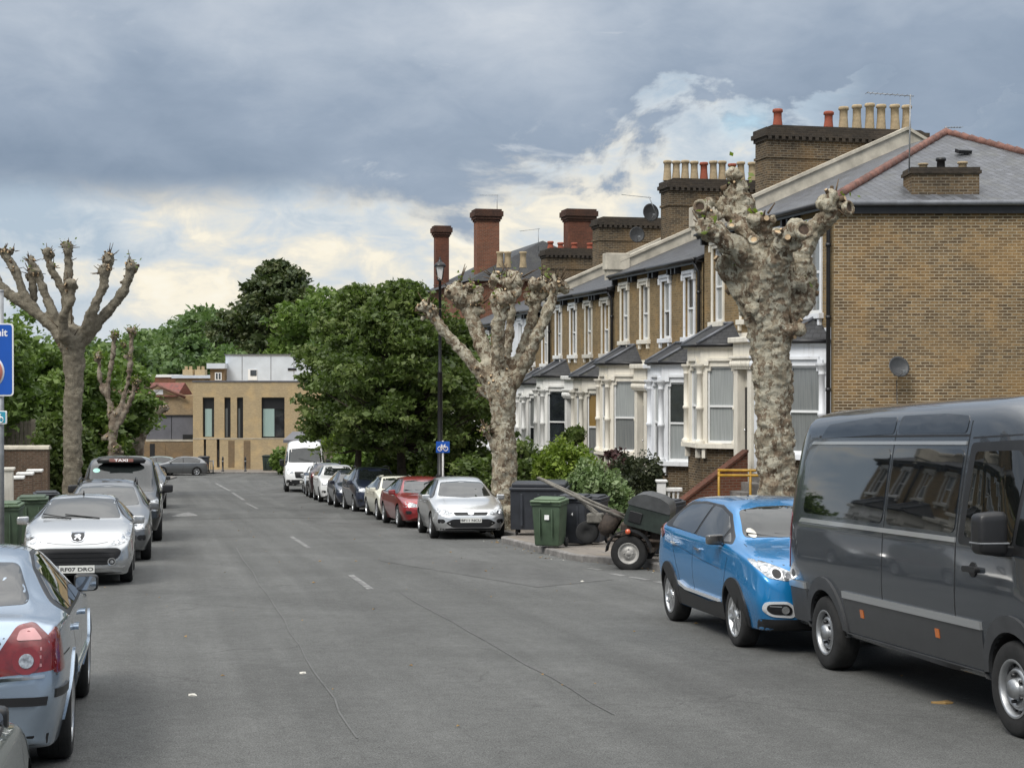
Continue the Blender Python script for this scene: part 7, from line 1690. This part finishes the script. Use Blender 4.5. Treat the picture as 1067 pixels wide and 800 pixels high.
def bigbin(px,Y,label,yaw=0,w=1.36,d=1.05,h=1.28):
    root=empty('large_bin',(gx(px,Y),Y,ground(Y)+.12),R(yaw),label,'bin','big four wheeled bins'); m=MB()
    m.prism([(-d*.42,.16),(d*.42,.16),(d*.5,h*.86),(-d*.5,h*.86)],'x',-w/2,w/2); 
    for xx in (-w*.3,0,w*.3): m.bbox(xx-.03,xx+.03,-d*.52,-d*.40,.25,h*.8,.01)
    m.build('body',M['bingrey'],root); m=MB(); m.bbox(-w*.52,w*.52,-d*.54,d*.52,h*.865,h*.92,.02); m.bbox(-w*.48,w*.48,-d*.45,d*.45,h*.92,h,.03); m.build('lid',M['bingrey'],root)
    for sx in (-1,1):
        for sy in (-1,1):
            q=MB(); q.lathe([(0,-.025),(.08,-.025),(.08,.025),(0,.025)],12,Matrix.Rotation(R(90),4,'Y')); o=q.build('wheel',M['tyre'],root); o.location=(sx*w*.4,sy*d*.3,.085)
    return root
bigbin(563,37.4,'big charcoal four wheeled bin right beside the middle pollard trunk',-6)
bigbin(592,39.2,'big charcoal four wheeled bin farther back against the bright round bush',-6)
# left-hand bins
wheelie(48,39,'charcoal wheelie bin by the ivy, farthest of the bins on the left pavement',M['bingrey'],yaw=20,w=.62)
wheelie(34,33.2,'green wheelie bin just behind the silver coupe on the left pavement',M['bingreen'],yaw=15,w=.64,h=1.12)
wheelie(5,29.5,'green wheelie bin at the very left edge with its lid in view',M['bingreen'],M['bingreenl'],yaw=10,w=.64,h=1.1)
# far bins, bollards, railing
for px,Y,lab,mt in ((212,119.2,'black bin beside the pale railing at the end of the street','bingrey'),(279,123.2,'dark green bin left of its brighter twin at the far brick wall','bindark'),(290,123.0,'brighter green bin at the right foot of the far brick wall','bingreen')):
    wheelie(px,Y,lab,M[mt],w=.85,d=.8,h=1.35,base=.12,group='bins at the end of the street')
def bollard(px,Y,label):
    root=empty('bollard',(gx(px,Y),Y,ground(Y)+.12),0,label,'bollard','bollards at the end of the street'); m=MB(); m.lathe([(.11,0),(.11,.08),(.075,.1),(.07,.95),(.085,.97),(.085,1.03),(.06,1.08),(.05,1.16),(.0,1.2)],12); m.build('post',M['black'],root); m=MB(); m.lathe([(.078,.78),(.078,.88)],12); m.build('band',M['galv'],root)
bollard(232,121.5,'black bollard left of its pair on the far pavement'); bollard(255.5,121.5,'black bollard right of its pair on the far pavement')
def railing():
    Y=119.8; root=empty('pale_railing',(gx(178,Y),Y,ground(Y)),0,'pale metal railing in front of the grey cars at the street end','railing'); k=Y/F; L=44*k; m=MB()
    for z in (1.0,.25): m.tube([(0,0,z),(L,0,z)],.04,6)
    for i in range(19): m.tube([(L*i/18,0,.25),(L*i/18,0,1.0)],.018,5)
    m.build('bars',M['galv'],root)
    for i in range(3):
        q=MB(); q.tube([(L*i/2,0,0),(L*i/2,0,1.05)],.05,6); q.build('post',M['galv'],root)
railing()
# ---------------------------------------------------------------- trailer with engine cover
def trailer():
    root=empty('towed_mixer',(gx(668,28.3),28.3,ground(28.3)),R(-13.5),'dirty towed mixer with dark green rounded engine cover and raised drawbar beside the bins','trailer')
    m=MB(); m.tube([(-.55,-.28,.52),(.75,-.28,.52),(.75,.35,.52),(-.55,.35,.52),(-.55,-.28,.52)],.035,8); m.bbox(-.3,.3,-.5,.55,.33,.40,.01); m.tube([(.75,0,.5),(1.3,0,.42)],.035,8); m.bbox(.2,.5,-.2,.3,.40,.75,.03); m.bbox(-.35,.05,-.22,.25,.55,.85,.05)
    for x in (-.2,.1,.4): m.tube([(x,-.25,.52),(x+.12,-.2,.95)],.022,6)
    m.build('frame',M['rust'],root)
    m=MB(); P=[(-.28,.72),(.48,.72),(.52,.80),(.50,1.15),(.42,1.27),(.25,1.33),(-.02,1.33),(-.18,1.27),(-.26,1.15),(-.30,.85)]
    m.prism(rpoly(P,.06,3),'y',-.42,.38,Matrix.Translation((-.0,0,-.0))@Matrix.Rotation(R(14),4,'Y')); c=m.build('engine_cover',M['hoodgreen'],root); c.location=(-.16,0,.06)
    m=MB(); m.prism(rpoly([(-.30,1.10),(.50,1.10),(.50,1.17),(.43,1.29),(.25,1.352),(-.03,1.352),(-.19,1.29),(-.29,1.17)],.04,3),'y',-.44,.40,Matrix.Rotation(R(14),4,'Y')); m.build('cover_top',M['binlidgrey'],c)
    m=MB(); m.bbox(-.22,.02,-.445,-.425,.80,1.0,.01,Matrix.Rotation(R(14),4,'Y')); m.build('side_grille',M['cartrim'],c)
    w=None
    for sg,yy in ((-1,-.62),(1,.62)):
        q=MB(); wd=.09; r=.33; rim=.19
        q.lathe([(rim,-wd*.9),(rim+.03,-wd),(r-.04,-wd),(r-.01,-wd*.8),(r,-wd*.5),(r,wd*.5),(r-.01,wd*.8),(r-.04,wd),(rim+.03,wd),(rim,wd*.9)],32); q.lathe([(rim,wd*.2),(0,wd*.2)],20)
        o=q.build('wheel',M['tyre'],root); o.location=(-.12,yy,r); o.rotation_euler=(R(90) if sg<0 else R(-90),0,0)
        q=MB(); q.lathe([(rim+.005,wd*.9),(rim-.01,wd*.95),(rim-.03,wd*.5),(rim*.62,wd*.42),(rim*.55,wd*.75),(rim*.3,wd*.8),(.05,wd*.8),(.04,wd*1.0),(0,wd*1.0)],28)
        for k in range(4): q.lathe([(.014,wd*.75),(.014,wd*.95),(0,wd*.96)],6,Matrix.Rotation(k*math.pi/2,4,'Z')@Matrix.Translation((rim*.42,0,0)))
        q.build('rim',M['steelpale'],o)
        q=MB(); n=14; A=[(-.12+.42*math.cos(math.pi*(.02+.96*i/n)),.33+.42*math.sin(math.pi*(.02+.96*i/n))) for i in range(n+1)]; B=[(-.12+.40*math.cos(math.pi*(.02+.96*i/n)),.33+.40*math.sin(math.pi*(.02+.96*i/n))) for i in range(n+1)]
        q.prism(A+B[::-1],'y',yy-.13,yy+.13); q.build('mudguard',M['cartrim'],root)
        q=MB(); q.lathe([(0,.03),(.045,.025),(.05,0),(0,0)],14,Matrix.Rotation(R(90) if sg<0 else R(-90),4,'X')); o=q.build('marker_lamp',M['lampamber'],root); o.location=(-.12,yy+sg*.14,.73)
    m=MB()
    for y0,y1 in ((-.18,-.05),(.2,.06)): m.tube([(.05,y0,.78),(-.9,y0,1.15),(-1.95,y1,1.62)],[.025,.028,.022],8)
    m.tube([(-.45,-.1,.45),(-.75,-.1,.9),(-1.25,-.08,1.32)],.026,8); m.tube([(-.45,.15,.45),(-.75,.12,.9),(-1.25,.08,1.32)],.026,8); m.bbox(-1.0,-.7,-.12,.12,.80,.98,.03)
    m.build('drawbar',M['galvdirty'],root)
    m=MB(); m.tube([(-.75,.0,.95),(-.95,.0,.5)],.035,8); o=m.build('jockey_leg',M['rust'],root)
    q=MB(); q.lathe([(.08,-.05),(.19,-.05),(.215,-.03),(.215,.03),(.19,.05),(.08,.05),(.06,.03),(0,.03)],24,Matrix.Rotation(R(90),4,'X')); o=q.build('jockey_wheel',M['tyre'],root); o.location=(-1.0,-.02,.62)
    m=MB(); m.lathe([(.18,0),(.26,.06),(.27,.2),(.2,.3),(0,.3)],18,Matrix.Translation((-.45,.05,.72))@Matrix.Rotation(R(-60),4,'Y')); m.build('engine',M['rust'],root)
M['binlidgrey']=plain('faded_charcoal_cover',(.055,.058,.06),.5,var=.25,scale=4); M['steelpale']=plain('pale_steel_rim',(.38,.37,.35),.6,metal=.3,var=.3,scale=8); M['galvdirty']=plain('dirty_pale_steel',(.16,.15,.13),.7,metal=.2,var=.4,scale=7); M['lampamber']=plain('orange_red_marker',(.6,.10,.03),.3,coat=1,var=.1)
trailer()
# ---------------------------------------------------------------- lamp post, signs
def lamp_post():
    Y=49.5; b=Vector((gx(458.5,Y),Y,ground(Y)+.12)); root=empty('street_lamp',b,0,'tall black lamp post with old style lantern left of the middle pollard tree','street lamp'); k=Y/F; Z=lambda py:(HZ-py)*k-b.z
    m=MB(); zt=Z(291); m.lathe([(.17,0),(.17,.1),(.13,.15),(.12,1.2),(.15,1.25),(.085,1.32),(.075,zt*.6),(.09,zt*.602),(.055,zt*.61),(.045,zt-.06),(.09,zt-.05),(.09,zt),(.0,zt)],14); m.build('post',M['black'],root)
    m=MB(); m.lathe([(.10,zt+.0),(.17,zt+.40),(.0,zt+.40)],4,Matrix.Rotation(R(45),4,'Z')); l=m.build('lantern',M['lantern'],root,smooth=False)
    m=MB(); 
    for a in range(4):
        c=math.radians(45+90*a); m.tube([(.105*math.cos(c+R(0)),.105*math.sin(c),zt),(.175*math.cos(c),.175*math.sin(c),zt+.40)],.014,5)
    m.lathe([(.19,zt+.40),(.20,zt+.43),(.13,zt+.52),(.06,zt+.56),(.06,zt+.60),(.02,zt+.64),(.03,zt+.68),(0,zt+.72)],12); m.tube([(-.22,0,zt-.2),(.22,0,zt-.2)],.012,5)
    m.build('lantern_frame',M['black'],l)
lamp_post()
def cyclemark(m,s,x0,z0,y):
    """a bicycle in outline: two wheels, frame, bars and saddle"""
    def ring(cx,cz,r): m.tube([(cx+r*math.cos(2*math.pi*i/16),y,cz+r*math.sin(2*math.pi*i/16)) for i in range(17)],s*.045,4)
    ring(x0-.30*s,z0,.22*s); ring(x0+.30*s,z0,.22*s)
    for a,b in (((-.30,0),(-.12,.30)),((-.12,.30),(.20,.30)),((.20,.30),(.30,0)),((-.12,.30),(.02,.0)),((.02,0),(.20,.30)),((-.30,0),(.02,0)),((-.12,.30),(-.14,.40)),((-.22,.40),(-.06,.40)),((.20,.30),(.18,.42)),((.18,.42),(.27,.44))): m.tube([(x0+a[0]*s,y,z0+a[1]*s),(x0+b[0]*s,y,z0+b[1]*s)],s*.045,4)
def cycle_sign():
    Y=46.5; b=Vector((gx(461.5,Y),Y,ground(Y)+.12)); root=empty('cycle_sign',b,0,'small blue sign with white bicycle on a pale post left of the middle pollard','sign'); k=Y/F; Z=lambda py:(HZ-py)*k-b.z
    m=MB(); m.tube([(0,0,0),(0,0,Z(459))],.03,8); m.build('post',M['galvpale'],root)
    m=MB(); m.bbox(-.205,.205,-.05,-.032,Z(471.5),Z(459.8),.004); p=m.build('sign_plate',M['signblue'],root)
    m=MB(); cyclemark(m,.29,0,(Z(471.5)+Z(459.8))/2-.05,-.058); m.build('bicycle_mark',M['signwhite'],p)
M['galvpale']=plain('pale_grey_post',(.55,.55,.54),.5,var=.15)
cycle_sign()
def parking_sign():
    Y=20.0; k=Y/F; b=Vector((gx(1.0,Y),Y,ground(Y)+.12)); root=empty('parking_sign',b,R(4),'tall blue sign with white rim and salmon disc cut by the left picture edge','sign'); Z=lambda py:(HZ-py)*k-b.z
    m=MB(); m.tube([(0,0,0),(0,0,Z(304))],.038,12); m.lathe([(.04,0),(.043,.02),(0,.03)],12,Matrix.Translation((0,0,Z(304)))); m.build('post',M['galv'],root)
    z0,z1=Z(412.5),Z(337); x0,x1=-.62,.175
    def plate(a,b_,c,d,r,y0,y1): 
        q=MB(); q.prism(rpoly([(a,c),(b_,c),(b_,d),(a,d)],r),'y',y0,y1); return q
    o=plate(x0,x1,z0,z1,.05,-.062,-.045).build('sign_plate',M['signwhite'],root); plate(x0+.018,x1-.018,z0+.018,z1-.018,.04,-.066,-.0621).build('sign_field',M['signblue'],o)
    letter('Permit',o,(x1-.075,-.0675,z1-.165),.135,(R(90),0,0),M['signwhite'],align='RIGHT'); letter('holders',o,(x1-.18,-.0675,z1-.30),.12,(R(90),0,0),M['signwhite'],align='RIGHT')
    cx,cz=(x0+x1)/2+.045,Z(387.5)
    q=MB(); q.lathe([(.24,0),(.24,.003),(0,.003)],32,Matrix.Translation((cx,-.0665,cz))@Matrix.Rotation(R(90),4,'X')); q.build('disc_rim',M['signwhite'],o); q=MB(); q.lathe([(.218,0),(.218,.003),(0,.003)],32,Matrix.Translation((cx,-.0697,cz))@Matrix.Rotation(R(90),4,'X')); q.build('disc',M['signsalmon'],o)
    m=MB(); m.bbox(-.06,.06,-.045,.04,Z(350)-.02,Z(350)+.02,.004); m.bbox(-.06,.06,-.045,.04,Z(400)-.02,Z(400)+.02,.004); m.build('bracket',M['galv'],root)
    r2=empty('route_sign',(b.x,b.y,b.z+(Z(434.5))),R(-28),'small teal route sign fixed to the post under the big blue sign','sign'); q=MB(); q.prism(rpoly([(-.30,-.085),(.16,-.085),(.16,.085),(-.30,.085)],.02),'y',-.065,-.05); o2=q.build('sign_plate',M['signwhite'],r2); q=MB(); q.prism(rpoly([(-.288,-.073),(.148,-.073),(.148,.073),(-.288,.073)],.015),'y',-.069,-.0651); q.build('sign_field',M['signteal'],o2)
    q=MB(); cyclemark(q,.16,.03,-.03,-.072); q.build('bicycle_mark',M['signwhite'],o2); q=MB(); q.bbox(-.05,.05,-.05,.04,-.02,.02,.004); q.build('bracket',M['galv'],r2)
parking_sign()
# ---------------------------------------------------------------- front gardens, right
def garden_wall(Y0,Y1,h,label,mat='brickgarden',off=3.15,coping=True,side='r',thick=.22,cop='render',name='garden_wall'):
    f=(lambda Y:kerb_r(Y)+off) if side=='r' else (lambda Y:kerb_l(Y)-off)
    a=Vector((f(Y0),Y0,0)); b=Vector((f(Y1),Y1,0)); d=(b-a); L=d.length; ang=math.atan2(d.y,d.x); g=ground(Y0); sl=(ground(Y1)-g)/L
    root=empty(name,(a.x,a.y,g),ang,label,'wall','garden walls'); m=MB(); n=max(1,int(L/1.5))
    for i in range(n):
        x0,x1=L*i/n,L*(i+1)/n; zz=sl*(x0+x1)/2; m.box(x0,x1-.001,-thick/2,thick/2,min(sl*x0,sl*x1)-.2,zz+h)
    m.build('wall',M[mat],root)
    if coping:
        m=MB()
        for i in range(n):
            x0,x1=L*i/n,L*(i+1)/n; zz=sl*(x0+x1)/2; m.bbox(x0,x1-.004,-thick/2-.04,thick/2+.04,zz+h+.001,zz+h+.07,.012)
        m.build('coping',M[cop],root)
    return root
garden_wall(47.2,51.8,.55,'low sooty garden wall in front of the house with dark shrub')
garden_wall(52,60.5,.6,'low garden wall behind the clipped bush and middle pollard')
garden_wall(61,78,.75,'long dark garden wall under the lime trees behind parked cars')
def step_wall():
    # sloping red brick parapet of the steps up to the cream house
    p0=at(697,534,41.4); p1=at(777,471,42.3); d=Vector((p1.x-p0.x,p1.y-p0.y,0)); L=d.length; root=empty('step_parapet',(p0.x,p0.y,ground(41.4)),math.atan2(d.y,d.x),'sloping red brick parapet of the steps, rising behind the trailer to the cream bay','wall'); g=ground(41.4)
    z0=p0.z-g; z1=p1.z-g; m=MB(); m.prism([(0,-.2),(L,-.2),(L,z1),(0,z0)],'y',-.12,.12); m.build('wall',M['brickred'],root); m=MB(); m.prism([(-.05,z0+.002),(L,z1+.002),(L,z1+.07),(-.05,z0+.07)],'y',-.16,.16); m.build('coping',M['brickredsoot'],root)
step_wall()
def white_balustrade(px0,px1,Y,top,label,yaw=76.5,n=5):
    a=at(px0,top,Y); g=ground(Y); root=empty('white_balustrade',(a.x,Y,g),0,label,'balustrade','painted step balustrades'); h=a.z-g; L=gx(px1,Y)-gx(px0,Y); m=MB(); m.bbox(-.05,L+.05,-.09,.09,h-.1,h,.015); m.build('rail',M['stuccow'],root); m=MB(); m.bbox(-.02,L+.02,-.07,.07,.0,.3,.015); m.build('plinth',M['stuccow'],root)
    m=MB()
    for i in range(n): m.lathe([(.06,.3),(.03,.36),(.06,h*.5),(.03,h*.8),(.055,h-.1)],8,Matrix.Translation((L*(i+.5)/n,0,0)))
    m.build('balusters',M['stuccow'],root); m=MB(); m.bbox(-.14,.1,-.12,.12,0,h+.15,.02); m.bbox(-.18,.14,-.16,.16,h+.151,h+.22,.02); m.build('pier',M['stuccow'],root)
white_balustrade(690,709,42.5,508,'short white painted balustrade between dark shrub and sloping red brick parapet',n=4)
white_balustrade(478,503,66,478,'white painted gate posts and rails left of the middle pollard',n=5)
def yellow_rail():
    Y=40.2; root=empty('yellow_barrier',(gx(748,Y),Y,ground(Y)+.1),R(-3),'yellow tubular barrier in front of the steps, running behind the big plane trunk','barrier'); k=Y/F; h=at(0,490,Y).z-ground(Y)-.1; L=(842-748)*k; m=MB()
    for z in (h,h-.13): m.tube([(0,0,z),(L,0,z)],.036,8)
    m.tube([(0,0,.35),(L,0,.35)],.03,8); m.build('rails',M['yellow'],root)
    for x in (.03,L*.36,L-.03):
        m=MB(); m.tube([(x,0,0),(x,0,h+.04)],.033,8); m.build('post',M['yellow'],root)
yellow_rail()
def window_box():
    Y=44.6; p=at(760,466,Y); o=MB().bbox(-.24,.24,-.11,.11,0,.15,.02).build('window_box',M['plasticblack']); o.location=(gx(759.5,Y),44.35,at(0,467.5,Y).z); o.rotation_euler=(0,0,R(-32)); tag(o,'small black window box on the cream bay sill','window box')
window_box()
def iron_fence(Y0,Y1,off,h,label):
    a=Vector((kerb_r(Y0)+off,Y0,0)); b=Vector((kerb_r(Y1)+off,Y1,0)); d=b-a; L=d.length; g=ground(Y0); sl=(ground(Y1)-g)/L; root=empty('iron_railing',(a.x,Y0,g),math.atan2(d.y,d.x),label,'railing','black garden railings'); m=MB()
    for z in (h-.1,.75): m.tube([(0,0,z),(L,0,z+sl*L)],.022,5)
    n=int(L/.14)
    for i in range(n+1): x=L*i/n; m.tube([(x,0,.5+sl*x),(x,0,h-.03+sl*x),(x,0,h+.07+sl*x)],[.012,.012,.003],4)
    m.build('bars',M['black'],root)
iron_fence(61.2,77.8,3.15,1.5,'black spiked railing on the long dark garden wall under the limes')
iron_fence(41.5,47,3.3,1.15,'short black railing in front of the dark shrub')
def bicycle(px,Y,label,yaw,lean=6,base=.12):
    root=empty('bicycle',(gx(px,Y),Y,ground(Y)+base),R(yaw),label,'bicycle','bicycles left in the front gardens'); 
    for x in (-.52,.52):
        m=MB(); m.tube([(x+.33*math.cos(2*math.pi*i/28),0,.35+.33*math.sin(2*math.pi*i/28)) for i in range(29)],.02,6); w=m.build('wheel',M['tyre'],root); m=MB()
        for i in range(12): a=2*math.pi*i/12; m.tube([(x,0,.35),(x+.32*math.cos(a),0,.35+.32*math.sin(a))],.004,3)
        m.lathe([(.03,-.04),(.03,.04)],8,Matrix.Translation((x,0,.35))@Matrix.Rotation(R(90),4,'X')); m.build('spokes',M['galv'],w)
    m=MB(); bb=(-.05,0,.32); st=(-.22,0,.85); hd=(.34,0,.82); hb=(.38,0,.70)
    for a,b in ((bb,st),(st,hd),(bb,hb),((-.52,0,.35),bb),((-.52,0,.35),(-.19,0,.78)),(hd,(.42,0,.5)),((.42,0,.5),(.52,0,.35)),(hd,(.33,0,.98))): m.tube([a,b],.02,6)
    m.build('frame',M['cartrim'],root); m=MB(); m.tube([(.33,-.26,1.0),(.35,0,.98),(.33,.26,1.0)],.016,6); m.build('handlebar',M['galv'],root); m=MB(); m.sphere((-.24,0,.93),(.13,.07,.035),10); m.tube([st,(-.24,0,.92)],.014,6); m.build('saddle',M['cartrim'],root)
    return root
bicycle(572,41.5,'dark bicycle leaning by the bright round bush above the big bins',8,base=.55)
bicycle(466,52,'dark bicycle locked beside the lamp post behind the parked cars',10)
bicycle(480,56,'dark bicycle against the garden wall left of the white gate posts',12)
# ---------------------------------------------------------------- left frontage
def old_wall():
    Y=57.0; k=Y/F; root=empty('garden_wall',(gx(14,Y),Y,ground(Y)),R(3),'old patched brown wall with pale rounded top at the left, below the boarded fence','wall','garden walls'); L=36*k; h=at(0,468,Y).z-ground(Y); m=MB(); m.box(-.6,L,-.17,.17,-.3,h); m.build('wall',M['brickgarden'],root); m=MB(); m.prism([(-.22,h+.001),(.22,h+.001),(.18,h+.09),(0,h+.15),(-.18,h+.09)],'x',-.62,L+.05); m.build('coping',M['render'],root)
old_wall()
def fence_x(Y,p0,p1,top,label):
    k=Y/F; root=empty('board_fence',(gx(p0,Y),Y,ground(Y)),R(3),label,'fence'); L=(p1-p0)*k; h=at(0,top,Y).z-ground(Y); m=MB(); n=int(L/.15); rd=random.Random(4)
    for i in range(n): x=L*i/n; m.box(x+.004,x+.142,-.012+.012*(i%2),.012+.012*(i%2),.4,h-.12+.22*x/L+rd.uniform(-.05,.05))
    m.build('boards',M['wood'],root); m=MB()
    for z in (1.2,h-.4): m.box(0,L,.03,.09,z-.05,z+.05)
    m.build('rails',M['wood'],root); m=MB(); m.bbox(L-.06,L+.1,-.05,.12,-.2,h+.16,.02); m.build('post',M['wood'],root)
fence_x(59.5,-6,33,441,'weathered grey board fence behind the old wall on the left')
def pier(px,Y,top,label,mat,w=.34,cap='stuccow'):
    root=empty('gate_pier',(gx(px,Y),Y,ground(Y)+.1),R(13),label,'pier','garden piers on the left'); h=at(0,top,Y).z-ground(Y)-.1; m=MB(); m.box(-w/2,w/2,-w/2,w/2,-.1,h-.08); m.build('shaft',M[mat],root); m=MB(); m.bbox(-w/2-.05,w/2+.05,-w/2-.05,w/2+.05,h-.079,h,.02); m.build('cap',M[cap],root)
pier(7,44.5,487,'cream painted gate pier at the far left by the bins','stuccog',.34,'stuccog')
pier(16,46.5,496,'brick pier with white cap, left of three by the bins','brickgarden',.42); pier(26,48.5,492,'brick pier with white cap, middle of three by the bins','brickgarden',.42); pier(36,51,489,'brick pier with white cap, right of three by the bins','brickgarden',.42)
garden_wall(40,55,.9,'low garden wall with white coping behind the left bins',off=2.5,side='l',cop='stuccow')
garden_wall(66,108,1.5,'long brick boundary wall behind the small pollards on the left',off=2.5,side='l')
# ---------------------------------------------------------------- trees on the left pavement just outside the picture
pollard(27,(-150,700),[[(-150,720,22),(-150,600,18),(-150,480,17),(-150,400,20)],[(-150,420,16),(-185,340,12),(-205,270,11)],[(-150,410,16),(-140,320,12),(-150,240,11)],[(-148,420,15),(-110,340,11),(-95,270,10)]],'pollarded plane on the left pavement just out of the picture',M['bark_grey'],.07,.05,knobs=[(-205,268,14),(-150,238,14),(-95,268,13)],sprouts=6,twigs=40,seed=15)

# ---------------------------------------------------------------- houses over the road, mirrored in the sides of the van and cars
for (src,Yc,lb) in ((hB1,36,'pale bayed house over the road, nearest of four'),(hB2,40.6,'cream bayed house over the road, second of four'),(hC1,45.4,'grey bayed house over the road, third of four'),(hC2,50,'white bayed house over the road, farthest of four')):
    o=copy_tree(src); o['label']=lb; o['group']='houses over the road'; Y_=Yc+4.5
    o.location=(-10.6-.233*Y_,Y_,ground(Y_)+.1); o.rotation_euler=(0,0,RZ+math.pi)

# dry leaves and grit blown along the kerbs and about the road
def scatter():
    r=random.Random(9); m=MB()
    for i in range(620):
        Y=r.uniform(8,70)**1.0; q=r.random()
        if q<.45: X=kr(Y)-abs(r.gauss(0,.22))-.03
        elif q<.8: X=kerb_l(Y)+abs(r.gauss(0,.3))+.03
        else: X=r.uniform(kerb_l(Y),kr(Y))
        z=ground(Y)+hump(Y)+.006; s=r.uniform(.012,.035); a=r.random()*6.28; c,d=math.cos(a)*s,math.sin(a)*s; m.mi=0 if (r.random()<.85 or q>=.8) else 1
        m.add([(X-c,Y-d,z),(X+d*.6,Y-c*.6,z+s*.5),(X+c,Y+d,z+.002),(X-d*.6,Y+c*.6,z+s*.35)],[(0,1,2,3)])
    o=m.build('fallen_leaves',[M['drybrown'],M['litter']],uv=False); tag(o,'dry leaves and grit scattered along both kerbs','litter',kind='stuff')
scatter()
